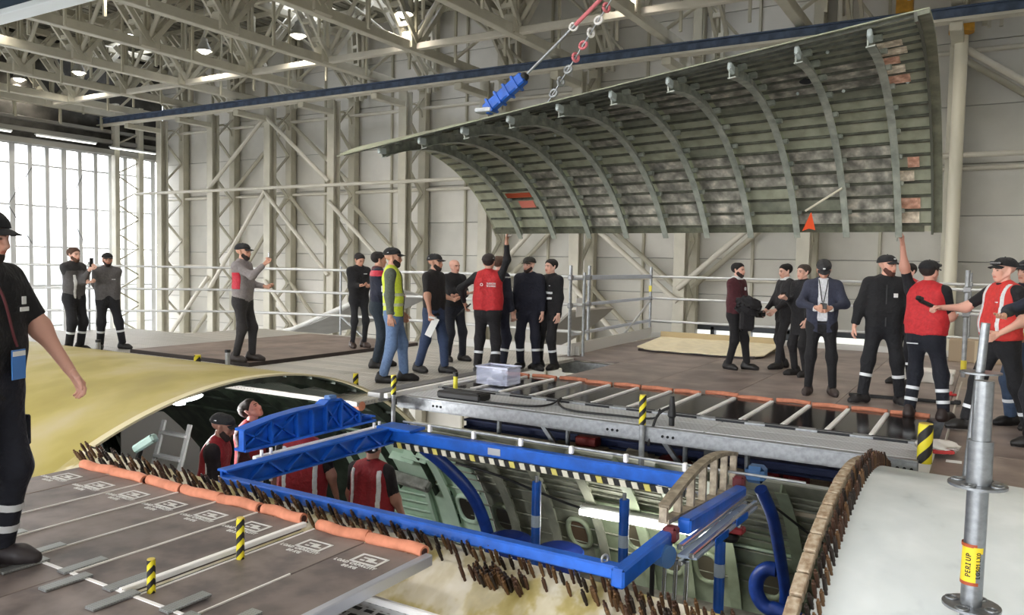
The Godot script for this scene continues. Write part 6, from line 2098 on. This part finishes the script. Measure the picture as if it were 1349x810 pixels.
func phone(label: String, at: Vector3, b: Basis) -> void:
	var p := thing("phone", label, "phone", at)
	p.basis = b
	obj("phone_body", MB.new().box(Vector3.ZERO, Vector3(0.074, 0.15, 0.009), Basis.IDENTITY, 0.004), mat("phone_dark", rgb(30, 31, 34), 0.25), p)
	obj("screen", MB.new().box(Vector3(0, 0, -0.0048), Vector3(0.066, 0.14, 0.001)), mat("phone_screen", rgb(60, 70, 84), 0.1), p)

func build_people() -> void:
	make_protos()
	var black := rgb(25, 26, 30)
	var navy := rgb(27, 32, 52)
	var red := rgb(206, 44, 50)
	var deep := rgb(150, 26, 36)
	var white := rgb(232, 234, 236)
	var tan := rgb(198, 150, 128)
	var pale := rgb(220, 176, 158)
	var brown := rgb(42, 32, 28)
	var bd := rgb(46, 34, 30)
	var one := Vector3(9, 9, 9)
	# the man at the left foreground
	var p := person("man in a black polo and cap at the left foreground, blue badge on a lanyard", {
		"at": Vector3(-4.33, 0.0, -2.06), "face": 50.0, "h": 1.84, "cell": 0.011, "wide": 1.12, "cap": black, "beard": bd, "skin": rgb(214, 164, 146), "look": 12.0, "pitch": 8.0,
		"top": rgb(22, 22, 25), "top_name": "polo_shirt", "sleeve": 0.3, "hem": 0.86, "bulk": 0.004, "trousers": rgb(20, 24, 38), "bands": [0.42, 0.68], "shoe": rgb(46, 40, 42), "sole": rgb(60, 56, 56),
		"wl": Vector3(0.31, 0.93, 0.24), "pl": Vector3(0.5, 0, -1), "thl": Vector3(-0.5, 0.2, 1), "wr": Vector3(0.3, 0.9, 0.0), "fl": Vector3(0.11, 0, -0.02), "fr": Vector3(0.12, 0, -0.12), "tl": 8.0})
	var xf := p
	obj("logo_patch", MB.new().box(Vector3(0.09, 1.39, 0.155), Vector3(0.035, 0.04, 0.006), Basis(Vector3.UP, 0.15), 0.002), mat("paper", rgb(236, 238, 238), 0.6), xf)
	obj("logo_patch", MB.new().box(Vector3(0.09, 1.345, 0.157), Vector3(0.075, 0.022, 0.006), Basis(Vector3.UP, 0.15), 0.002), mat("paper"), xf)
	var ly := sub("lanyard", xf)
	obj("strap", MB.new().tube(smooth([Vector3(-0.06, 1.56, 0.06), Vector3(-0.05, 1.42, 0.15), Vector3(0.0, 1.22, 0.165), Vector3(0.02, 1.16, 0.17)], 4), 0.007, 6), mat("strap_maroon", rgb(88, 34, 40), 0.7), ly)
	obj("badge", MB.new().box(Vector3(0.02, 1.07, 0.175), Vector3(0.095, 0.15, 0.006), Basis.IDENTITY, 0.002), mat("badge_blue", rgb(70, 130, 208), 0.3), ly)
	obj("badge_band", MB.new().box(Vector3(0.02, 1.125, 0.179), Vector3(0.085, 0.025, 0.003)), mat("paper"), ly)
	obj("pocket_flap", MB.new().box(Vector3(0.19, 0.7, 0.03), Vector3(0.03, 0.16, 0.14), Basis.IDENTITY, 0.012), cloth(rgb(20, 24, 38)), xf)
	# two men before the glazed doors
	person("man in a black and grey work jacket holding up a phone before the glazed doors", {"at": Vector3(-13.29, 0, -7.75), "face": 42.0, "h": 1.76, "hair": rgb(84, 58, 44), "beard": rgb(96, 66, 50), "skin": pale, "top": rgb(92, 90, 92), "hem": 0.9, "bands": [0.36], "sleeve": 0.86,
		"wl": Vector3(0.02, 1.4, 0.34), "wr": Vector3(-0.06, 1.18, 0.26), "gl": "grip", "gr": "grip", "extra": [["shoulder_yoke", rgb(38, 38, 42), Vector3(-1, 1.36, -1), one, 0.003], ["side_stripe", white, Vector3(-0.11, 0.9, 0.0), Vector3(-0.06, 1.3, 1), 0.005, 0.012], ["sleeve_panel", rgb(36, 36, 40), Vector3(-1, 1.05, -1), Vector3(-0.19, 1.42, 1), 0.004], ["sleeve_panel", rgb(36, 36, 40), Vector3(0.19, 1.05, -1), Vector3(1, 1.42, 1), 0.004]]})
	phone("phone held up by the man in front of the glazed doors", hand_at("l", Vector3(-0.02, 0.11, 0.05)), Basis(Vector3.UP, deg_to_rad(100)))
	person("man in a grey sweatshirt and cap with his hands behind him before the glazed doors", {"at": Vector3(-13.21, 0, -8.3), "face": 10.0, "h": 1.68, "wide": 1.16, "cap": black, "beard": bd, "skin": tan, "top": rgb(98, 96, 98), "top_name": "sweatshirt", "hem": 0.87, "bands": [0.36], "fl": Vector3(0.24, 0, 0.05), "fr": Vector3(0.13, 0, 0.0), "tl": 40.0,
		"wl": Vector3(0.1, 0.95, -0.2), "wr": Vector3(0.1, 0.95, -0.2), "extra": [["chest_print", white, Vector3(0.05, 1.27, 0), Vector3(0.12, 1.285, 1), 0.004, 0.008]]})
	# the photographer on the brown boards
	person("man in grey with a red side panel, filming with a phone on brown boards", {"at": Vector3(-9.76, 0.06, -8.3), "face": 62.0, "h": 1.79, "wide": 1.05, "cap": black, "beard": bd, "skin": tan, "top": rgb(142, 136, 138), "top_name": "sweatshirt", "hem": 0.9, "trousers": rgb(44, 42, 44), "shoe": rgb(50, 42, 40), "slim": 0.008,
		"wr": Vector3(0.02, 1.46, 0.36), "pr": Vector3(0.6, -1, -0.1), "gr": "grip", "wl": Vector3(0.2, 1.12, 0.26), "fl": Vector3(0.1, 0, 0.1), "fr": Vector3(0.09, 0, -0.06), "extra": [["side_panel", rgb(196, 30, 56), Vector3(-0.3, 1.08, -0.09), Vector3(-0.1, 1.33, 0.06), 0.006], ["chest_badge", white, Vector3(-0.08, 1.29, 0.03), Vector3(0.0, 1.325, 1), 0.006, 0.01]]})
	phone("phone held at eye level by the man on the brown boards", hand_at("r", Vector3(0.05, 0.1, 0.04)), Basis(Vector3.UP, deg_to_rad(150)))
	# the group on the steel deck
	person("dark-haired man in a black jacket looking down at his hands behind the navy jacket", {"at": Vector3(-9.78, 0.06, -10.93), "face": 22.0, "h": 1.71, "hair": rgb(30, 25, 24), "skin": tan, "pitch": 22.0, "look": 12.0, "top": rgb(22, 22, 26), "slim": 0.02, "shoe": rgb(58, 44, 38), "wl": Vector3(0.08, 1.14, 0.24), "wr": Vector3(0.05, 1.16, 0.24), "extra": [["chest_print", white, Vector3(0.04, 1.36, 0), Vector3(0.13, 1.378, 1), 0.004, 0.009]]})
	person("man in a navy jacket with red shoulders and white hem stripes, turned away", {"at": Vector3(-8.01, 0.0, -9.38), "face": 96.0, "h": 1.77, "hair": rgb(32, 27, 26), "skin": tan, "look": 8.0, "top": navy, "hem": 0.86, "bulk": 0.01, "trousers": rgb(32, 44, 56), "wl": Vector3(0.14, 1.06, 0.28), "wr": Vector3(0.12, 1.08, 0.27), "fr": Vector3(0.1, 0, -0.04), "fl": Vector3(0.1, 0, 0.12),
		"extra": [["shoulder_panel", rgb(206, 50, 72), Vector3(-1, 1.38, -1), Vector3(1, 1.475, 1), 0.004], ["collar_band", rgb(84, 34, 44), Vector3(-0.1, 1.475, -1), Vector3(0.1, 1.56, 1), 0.004], ["hem_stripe", white, Vector3(-1, 0.95, -0.3), Vector3(0.25, 0.972, 0.16), 0.005, 0.011], ["hem_stripe", white, Vector3(-1, 0.91, -0.3), Vector3(0.25, 0.932, 0.16), 0.005, 0.011], ["sleeve_band", white, Vector3(-0.4, 1.15, 0.02), Vector3(-0.15, 1.25, 0.06), 0.006, 0.011]]})
	person("man in a yellow hi-vis vest, olive jacket and blue jeans on the steel deck", {"at": Vector3(-6.88, 0, -8.38), "face": 84.0, "h": 1.80, "cap": black, "piping": true, "beard": bd, "skin": tan, "top": rgb(96, 104, 92), "vest": rgb(222, 240, 70), "vest_hem": 0.87, "hem": 0.86, "trousers": rgb(106, 132, 172), "shoe": rgb(28, 27, 28), "wr": Vector3(0.2, 0.86, -0.02), "wl": Vector3(0.2, 0.9, 0.1), "fr": Vector3(0.11, 0, -0.12), "fl": Vector3(0.11, 0, 0.14), "look": 4.0, "lean": -2.0,
		"vest_extra": [["reflective_stripe", rgb(206, 214, 180), Vector3(-1, 1.0, -1), Vector3(1, 1.045, 1), 0.004, 0.011], ["reflective_stripe", rgb(206, 214, 180), Vector3(-1, 1.13, -1), Vector3(1, 1.175, 1), 0.004, 0.011], ["vest_opening", rgb(96, 104, 92), Vector3(-0.06, 0.8, 0.03), Vector3(0.06, 1.46, 1), 0.005, 0.012]]})
	person("bearded man in black shirt and jeans striding with a white paper in hand", {"at": Vector3(-6.99, 0, -9.44), "face": 56.0, "h": 1.74, "wide": 1.1, "cap": black, "piping": true, "beard": bd, "skin": tan, "top": rgb(34, 32, 34), "top_name": "shirt", "hem": 0.86, "sleeve": 0.42, "trousers": rgb(56, 72, 104), "shoe": rgb(30, 29, 30), "look": 10.0, "wr": Vector3(0.24, 0.86, 0.1), "gr": "grip", "wl": Vector3(0.12, 1.1, 0.25), "fr": Vector3(0.1, 0, -0.2), "fl": Vector3(0.1, 0, 0.14)})
	var paper := thing("paper_sheet", "white paper hanging from the striding bearded man's hand", "paper", hand_at("r", Vector3(0.0, -0.16, 0.04)), deg_to_rad(20))
	obj("sheet", MB.new().bar(Vector3(0.06, 0.1, 0), Vector3(-0.06, -0.16, 0.02), 0.1, 0.004, Vector3.BACK), mat("paper", rgb(236, 238, 238), 0.6), paper)
	obj("fold", MB.new().bar(Vector3(0.06, 0.1, 0), Vector3(-0.04, 0.12, 0.02), 0.14, 0.03, Vector3.UP, 0.012), mat("paper"), paper)
	person("bald man in a black jacket with white sleeve stripes, arms folded behind the striding man", {"at": Vector3(-7.6, 0, -10.81), "face": 36.0, "h": 1.68, "wide": 1.1, "skin": rgb(206, 158, 140), "top": rgb(24, 25, 29), "bulk": 0.01, "trousers": rgb(24, 28, 40), "wl": Vector3(-0.1, 1.14, 0.22), "wr": Vector3(-0.12, 1.18, 0.22), "pl": Vector3(1, -0.6, 0), "pr": Vector3(1, -0.6, 0), "fr": Vector3(0.12, 0, 0), "fl": Vector3(0.16, 0, 0.06),
		"extra": [["sleeve_stripe", white, Vector3(0.12, 1.14, 0.02), Vector3(1, 1.165, 1), 0.005, 0.01], ["sleeve_stripe", white, Vector3(0.12, 1.2, 0.02), Vector3(1, 1.225, 1), 0.005, 0.01], ["chest_print", white, Vector3(0.08, 1.3, 0), Vector3(0.14, 1.32, 1), 0.005, 0.009]]})
	p = person("man in a red vest seen from behind reaching up to the panel's left corner", {"at": Vector3(-6.28, 0, -9.8), "face": 172.0, "h": 1.76, "wide": 1.14, "cap": rgb(46, 38, 36), "piping": true, "hair": brown, "skin": tan, "top": black, "top_name": "shirt", "vest": red, "vest_hem": 0.94, "hem": 0.95, "trousers": rgb(30, 28, 32), "bands": [0.4], "wr": Vector3(0.28, 1.92, -0.2), "pr": Vector3(1, -0.4, 0.3), "gr": "flat", "wl": Vector3(0.36, 1.02, 0.1), "pl": Vector3(1, 0.2, -0.6), "look": -8.0, "pitch": -6.0, "fl": Vector3(0.15, 0, 0.06), "fr": Vector3(0.13, 0, -0.04)})
	print_text(p, "TURKISH", Vector3(-0.06, 1.335, -0.136), true, 0.0021, mat("paper"))
	print_text(p, "TECHNIC", Vector3(-0.06, 1.30, -0.138), true, 0.0021, mat("paper"))
	obj("emblem", MB.new().ring(Vector3(0.08, 1.32, -0.138), Vector3.BACK, 0.018, 0.005, 16, 6), mat("paper"), p)
	var glove := thing("work_glove", "black work glove on the hand reaching up to the panel's left corner", "glove", hand_at("r", Vector3(-0.02, 0.1, 0.0)))
	obj("glove", lump(Vector3(0.06, 0.13, 0.05), 33), rubber(), glove)
	obj("cuff", MB.new().tube([Vector3(0.01, -0.02, 0), Vector3(0, 0.04, 0)], 0.045, 12), mat("glove_cuff", rgb(206, 204, 200), 0.7), glove)
	var rod := thing("marker_rod", "thin black tool in the left hand of the red-vested man at the panel's corner", "tool", hand_at("l", Vector3(0.0, -0.06, 0.03)))
	obj("rod", MB.new().tube([Vector3(0.1, 0.06, 0), Vector3(-0.12, -0.12, 0.02)], 0.012, 7), rubber(), rod)
	obj("grip", MB.new().tube([Vector3(0.02, 0.0, 0), Vector3(-0.05, -0.06, 0.01)], 0.018, 8), mat("bag_grey", rgb(52, 54, 56), 0.7), rod)
	person("man in navy with red collar and white shoulder piping beside the reaching red vest", {"at": Vector3(-6.42, 0, -10.32), "face": 128.0, "h": 1.74, "hair": rgb(96, 74, 62), "skin": pale, "top": rgb(40, 44, 60), "bulk": 0.008, "trousers": rgb(30, 34, 52), "bands": [0.4], "hem": 0.84, "wl": Vector3(0.1, 1.1, 0.25), "wr": Vector3(0.22, 0.88, 0.1),
		"extra": [["collar_band", rgb(206, 60, 60), Vector3(-0.13, 1.46, -1), Vector3(0.13, 1.57, 1), 0.004], ["shoulder_piping", white, Vector3(-1, 1.42, -1), Vector3(1, 1.442, 0.3), 0.006, 0.01]]})
	person("bearded man in navy overalls and cap, facing left beside the navy jacket", {"at": Vector3(-6.12, 0, -10.72), "face": -16.0, "h": 1.73, "wide": 1.08, "cap": rgb(40, 40, 34), "piping": true, "beard": bd, "skin": pale, "top": rgb(20, 23, 40), "bulk": 0.008, "trousers": rgb(20, 23, 40), "bands": [0.4], "hem": 0.84, "look": -18.0, "wl": Vector3(0.25, 0.86, 0.08), "wr": Vector3(0.18, 0.9, 0.16), "fl": Vector3(0.17, 0, 0.1), "tl": 50.0})
	person("clean-shaven man in a black jacket with two white chest stripes, facing left", {"at": Vector3(-5.84, 0, -10.92), "face": -48.0, "h": 1.71, "hair": rgb(30, 25, 24), "skin": pale, "top": rgb(22, 22, 26), "bulk": 0.006, "hem": 0.88, "trousers": rgb(28, 27, 30), "bands": [0.42], "fl": Vector3(0.11, 0, 0.0), "fr": Vector3(0.14, 0, 0.1), "wl": Vector3(0.24, 0.87, 0.05), "wr": Vector3(0.25, 0.88, 0.1),
		"extra": [["chest_stripe", white, Vector3(-0.02, 1.2, 0.02), Vector3(0.14, 1.24, 1), 0.005, 0.01], ["chest_stripe", white, Vector3(-0.02, 1.115, 0.02), Vector3(0.14, 1.155, 1), 0.005, 0.01], ["chest_print", white, Vector3(0.06, 1.325, 0.02), Vector3(0.1, 1.34, 1), 0.005, 0.009]]})
	# the visitors on the brown deck
	person("man in a maroon sweater and white collar with a dark coat over his arm", {"at": Vector3(-3.48, 0, -12.83), "face": 62.0, "h": 1.71, "wide": 1.16, "hair": rgb(26, 22, 22), "beard": bd, "skin": rgb(226, 178, 160), "top": rgb(80, 34, 42), "top_name": "sweater", "hem": 0.92, "trousers": rgb(24, 23, 26), "wr": Vector3(0.1, 1.08, 0.26), "wl": Vector3(0.22, 0.86, 0.14), "fl": Vector3(0.12, 0, 0.16), "fr": Vector3(0.1, 0, -0.06), "slim": 0.006,
		"extra": [["shirt_collar", white, Vector3(-0.1, 1.475, -0.2), Vector3(0.1, 1.55, 1), 0.006, 0.01], ["name_badge", white, Vector3(0.05, 1.3, 0.02), Vector3(0.11, 1.36, 1), 0.006, 0.01]]})
	var coat := thing("folded_coat", "dark coat folded over the arm of the man in the maroon sweater", "coat", hand_at("r", Vector3(-0.02, -0.18, 0.0)))
	obj("coat_body", lump(Vector3(0.2, 0.3, 0.17), 41), cloth(rgb(30, 29, 33)), coat)
	obj("coat_fall", MB.new().box(Vector3(0.0, -0.06, 0.02), Vector3(0.22, 0.36, 0.14), Basis(Vector3.UP, 0.6), 0.06), cloth(rgb(26, 25, 29)), coat)
	person("dark-haired man in a black suit seen in profile facing left, holding a camera bag", {"at": Vector3(-2.86, 0, -13.45), "face": -62.0, "h": 1.71, "hair": rgb(28, 24, 23), "skin": pale, "top": rgb(34, 33, 36), "top_name": "suit_jacket", "hem": 0.8, "trousers": rgb(30, 29, 32), "wl": Vector3(0.16, 0.98, 0.26), "wr": Vector3(0.16, 0.96, 0.26), "pitch": 8.0, "slim": 0.01, "fl": Vector3(0.1, 0, 0.14), "fr": Vector3(0.1, 0, -0.06), "extra": [["shirt_collar", white, Vector3(-0.1, 1.475, -0.2), Vector3(0.1, 1.55, 1), 0.005, 0.01]]})
	var cb := thing("camera_bag", "small black camera bag held by the suited man in profile", "bag", hand_at("r", Vector3(0.0, -0.06, 0.1)))
	obj("bag_body", MB.new().box(Vector3.ZERO, Vector3(0.17, 0.12, 0.12), Basis.IDENTITY, 0.03), rubber(), cb)
	obj("lens", MB.new().tube([Vector3(0, 0.0, 0.05), Vector3(-0.02, 0, 0.11)], 0.035, 12), rubber(), cb)
	person("short-haired man in a long dark coat looking at a phone between the two suits", {"at": Vector3(-2.43, 0, -12.66), "face": -46.0, "h": 1.70, "hair": rgb(70, 60, 54), "skin": pale, "top": rgb(22, 22, 26), "top_name": "coat", "hem": 0.66, "bulk": 0.01, "trousers": rgb(24, 23, 26), "wr": Vector3(0.08, 1.22, 0.28), "gr": "grip", "wl": Vector3(0.22, 0.9, 0.12), "slim": 0.01})
	phone("white-backed phone held low by the man in the long dark coat", hand_at("r", Vector3(0.02, 0.05, 0.07)), Basis(Vector3.UP, 0.4) * Basis(Vector3.RIGHT, 1.0))
	p = person("man in dark blazer, white shirt and cap looking down at his phone", {"at": Vector3(-1.86, 0, -10.97), "face": 2.0, "h": 1.75, "wide": 1.04, "cap": rgb(36, 36, 40), "badge": true, "beard": rgb(70, 54, 48), "skin": tan, "pitch": 32.0, "top": rgb(52, 56, 74), "top_name": "blazer", "hem": 0.82, "trousers": rgb(20, 20, 24), "shoe": rgb(58, 48, 46), "slim": 0.012, "wl": Vector3(0.08, 1.14, 0.3), "wr": Vector3(0.08, 1.14, 0.3), "pl": Vector3(1, -0.6, -0.2), "pr": Vector3(1, -0.6, -0.2), "gl": "grip", "gr": "grip", "thl": Vector3(0, 1, 0.2), "thr": Vector3(0, 1, 0.2), "fl": Vector3(0.16, 0, 0.02), "fr": Vector3(0.14, 0, 0.06),
		"extra": [["shirt_front", rgb(226, 228, 234), Vector3(-0.065, 0.96, 0.03), Vector3(0.065, 1.56, 1), 0.005, 0.012], ["belt", rgb(18, 18, 20), Vector3(-0.065, 0.93, 0.03), Vector3(0.065, 0.965, 1), 0.005, 0.012], ["trouser_front", rgb(20, 20, 24), Vector3(-0.06, 0.8, 0.03), Vector3(0.06, 0.93, 1), 0.004, 0.012]]})
	obj("lanyard", MB.new().tube(smooth([Vector3(-0.055, 1.5, 0.06), Vector3(-0.04, 1.4, 0.13), Vector3(0, 1.2, 0.135), Vector3(0.04, 1.4, 0.13), Vector3(0.055, 1.5, 0.06)], 4), 0.006, 6), rubber(), p)
	for s: float in [-1.0, 1.0]:
		obj("shirt_cuff", MB.new().tube([Vector3(s * 0.1, 1.13, 0.26), Vector3(s * 0.085, 1.135, 0.29)], 0.04, 12), mat("paper"), p)
	phone("dark phone held in both hands by the man in the blazer", hand_at("l", Vector3(-0.08, 0.03, 0.08)), Basis(Vector3.FORWARD, PI / 2) * Basis(Vector3.RIGHT, 0.9))
	p = person("tall bearded man in a black jacket and cap standing square on, looking to the right", {"at": Vector3(-1.1, 0, -10.75), "face": 8.0, "h": 1.81, "wide": 1.16, "cap": black, "badge": true, "beard": rgb(92, 56, 46), "skin": rgb(214, 164, 144), "look": 40.0, "top": rgb(24, 25, 29), "bulk": 0.01, "hem": 0.86, "trousers": rgb(20, 22, 28), "bands": [0.36], "shoe": rgb(34, 32, 34), "wl": Vector3(0.33, 0.9, 0.1), "wr": Vector3(0.33, 0.9, 0.06), "pl": Vector3(1, 0, -1), "pr": Vector3(1, 0, -1), "fl": Vector3(0.2, 0, 0.06), "fr": Vector3(0.22, 0, 0.12), "tr": 55.0, "sole": rgb(120, 116, 112)})
	obj("logo_patch", MB.new().box(Vector3(0.1, 1.33, 0.135), Vector3(0.05, 0.05, 0.006), Basis(Vector3.UP, 0.2), 0.002), mat("paper"), p)
	obj("zip", MB.new().bar(Vector3(0, 1.46, 0.115), Vector3(0, 0.95, 0.132), 0.012, 0.006, Vector3.BACK), mat("bag_grey", rgb(52, 54, 56), 0.7), p)
	person("dark-haired man in a red vest mostly hidden behind the tall black-jacketed man", {"at": Vector3(-1.0, 0, -12.7), "face": -38.0, "h": 1.74, "hair": rgb(30, 25, 24), "skin": pale, "top": rgb(206, 200, 204), "vest": red, "trousers": rgb(24, 26, 34), "bands": [0.36], "wl": Vector3(0.22, 0.88, 0.1), "wr": Vector3(0.1, 1.1, 0.25)})
	p = person("man in a red vest seen from behind raising one arm to the panel's lower edge", {"at": Vector3(-0.58, 0, -9.82), "face": 160.0, "h": 1.74, "wide": 1.16, "cap": black, "goggles": true, "hair": brown, "skin": rgb(198, 146, 128), "look": -14.0, "top": rgb(24, 24, 30), "top_name": "shirt", "sleeve": 0.35, "vest": red, "vest_hem": 0.94, "hem": 0.95, "trousers": rgb(22, 26, 38), "bands": [0.36, 0.66], "wl": Vector3(0.2, 1.93, -0.24), "pl": Vector3(1, -0.6, 0.2), "gl": "relaxed", "wr": Vector3(0.16, 1.12, 0.3), "fl": Vector3(0.14, 0, 0), "fr": Vector3(0.2, 0, 0.06), "shoe": rgb(44, 32, 30)})
	obj("pocket_trim", MB.new().box(Vector3(0.09, 0.84, -0.13), Vector3(0.12, 0.012, 0.01), Basis.IDENTITY, 0.002), mat("reflect", rgb(214, 218, 222), 0.35), p)
	p = person("man in a red vest at the right edge holding out a black device", {"at": Vector3(0.12, 0, -9.4), "face": -52.0, "h": 1.77, "wide": 1.24, "cap": black, "goggles": true, "skin": rgb(222, 172, 154), "top": rgb(26, 24, 28), "top_name": "shirt", "sleeve": 0.3, "vest": rgb(216, 56, 52), "vest_hem": 0.95, "hem": 0.96, "trousers": rgb(20, 21, 26), "bands": [0.6], "wr": Vector3(0.32, 1.24, 0.44), "pr": Vector3(0.6, -1, -0.4), "gr": "grip", "wl": Vector3(0.22, 1.02, 0.2), "fl": Vector3(0.2, 0, -0.2), "fr": Vector3(0.14, 0, 0.24), "tl": 50.0,
		"vest_extra": [["reflective_stripe", white, Vector3(-0.15, 1.0, 0.0), Vector3(-0.105, 1.5, 1), 0.004, 0.011], ["reflective_stripe", white, Vector3(0.105, 1.0, 0.0), Vector3(0.15, 1.5, 1), 0.004, 0.011], ["chest_print", white, Vector3(0.03, 1.31, 0), Vector3(0.09, 1.325, 1), 0.004, 0.009]]})
	var dv := thing("handheld_device", "black handheld device held out by the red-vested man at the right edge", "device", hand_at("r", Vector3(-0.02, 0.0, 0.1)), deg_to_rad(-55))
	obj("device_body", MB.new().box(Vector3(0, 0.03, 0.02), Vector3(0.07, 0.035, 0.2), Basis(Vector3.RIGHT, -0.4), 0.012), rubber(), dv)
	obj("device_head", MB.new().box(Vector3(0, 0.09, 0.12), Vector3(0.06, 0.05, 0.07), Basis(Vector3.RIGHT, -0.4), 0.015), rubber(), dv)
	person("man in navy with a cap standing behind the red-vested man at the right edge", {"at": Vector3(0.34, 0, -9.95), "face": -40.0, "h": 1.76, "cap": rgb(34, 38, 46), "goggles": true, "skin": pale, "top": rgb(30, 36, 52), "trousers": rgb(60, 78, 104), "wr": Vector3(0.1, 1.12, 0.3), "wl": Vector3(0.2, 1.0, 0.2), "bands": [0.5]})
	person("man in a yellow hi-vis vest cut off by the right edge of the picture", {"at": Vector3(0.47, 0, -8.75), "face": -60.0, "h": 1.73, "wide": 1.1, "hair": brown, "skin": tan, "top": rgb(30, 36, 52), "vest": rgb(222, 240, 70), "vest_hem": 0.88, "trousers": rgb(24, 26, 34), "wr": Vector3(0.12, 1.24, 0.34), "pr": Vector3(1, 0, -0.4), "wl": Vector3(0.22, 0.9, 0.1),
		"vest_extra": [["reflective_stripe", rgb(206, 214, 180), Vector3(-1, 1.08, -1), Vector3(1, 1.13, 1), 0.004, 0.011]]})
	# the workers inside the fuselage
	var fl := -2.52
	person("worker in a black cap and dark red vest bending in the opening at the left", {"at": Vector3(-6.38, -1.62, -5.02), "face": 74.0, "h": 1.76, "cap": black, "piping": true, "beard": bd, "skin": rgb(150, 108, 92), "pitch": 14.0, "lean": 10.0, "top": rgb(30, 22, 26), "vest": deep, "vest_extra": [["reflective_trim", white, Vector3(-0.26, 1.2, 0.02), Vector3(-0.1, 1.5, 0.05), 0.006, 0.011], ["reflective_trim", white, Vector3(-0.26, 1.2, -0.1), Vector3(-0.1, 1.5, -0.07), 0.006, 0.011]], "wr": Vector3(0.1, 1.1, 0.36), "wl": Vector3(0.15, 1.1, 0.34)})
	person("worker inside the opening with his face turned up behind the blue strongback", {"at": Vector3(-6.72, -1.64, -5.82), "face": 62.0, "h": 1.76, "skin": rgb(214, 150, 140), "hair": brown, "pitch": -38.0, "top": rgb(60, 24, 30), "vest": deep, "wl": Vector3(0.2, 1.1, 0.3), "wr": Vector3(0.2, 1.1, 0.3)})
	for q in [[Vector3(-5.62, -1.62, -5.5), "dark red vested worker seen from behind, left of the two under the strongback", 168.0], [Vector3(-5.22, -1.9, -6.05), "dark red vested worker seen from behind beside the pale green bay", 150.0]]:
		person(q[1], {"at": q[0], "face": q[2], "h": 1.78, "wide": 1.22, "cap": black, "hair": brown, "skin": rgb(176, 128, 110), "top": rgb(28, 20, 24), "sleeve": 0.3, "top_name": "shirt", "vest": deep, "pitch": 10.0, "wl": Vector3(0.3, 0.9, 0.1), "wr": Vector3(0.3, 0.92, 0.12), "vest_extra": [["reflective_stripe", white, Vector3(0.12, 0.9, -1), Vector3(0.165, 1.45, 0.0), 0.005, 0.011], ["reflective_stripe", white, Vector3(-0.165, 0.9, -1), Vector3(-0.12, 1.45, 0.0), 0.005, 0.011]]})
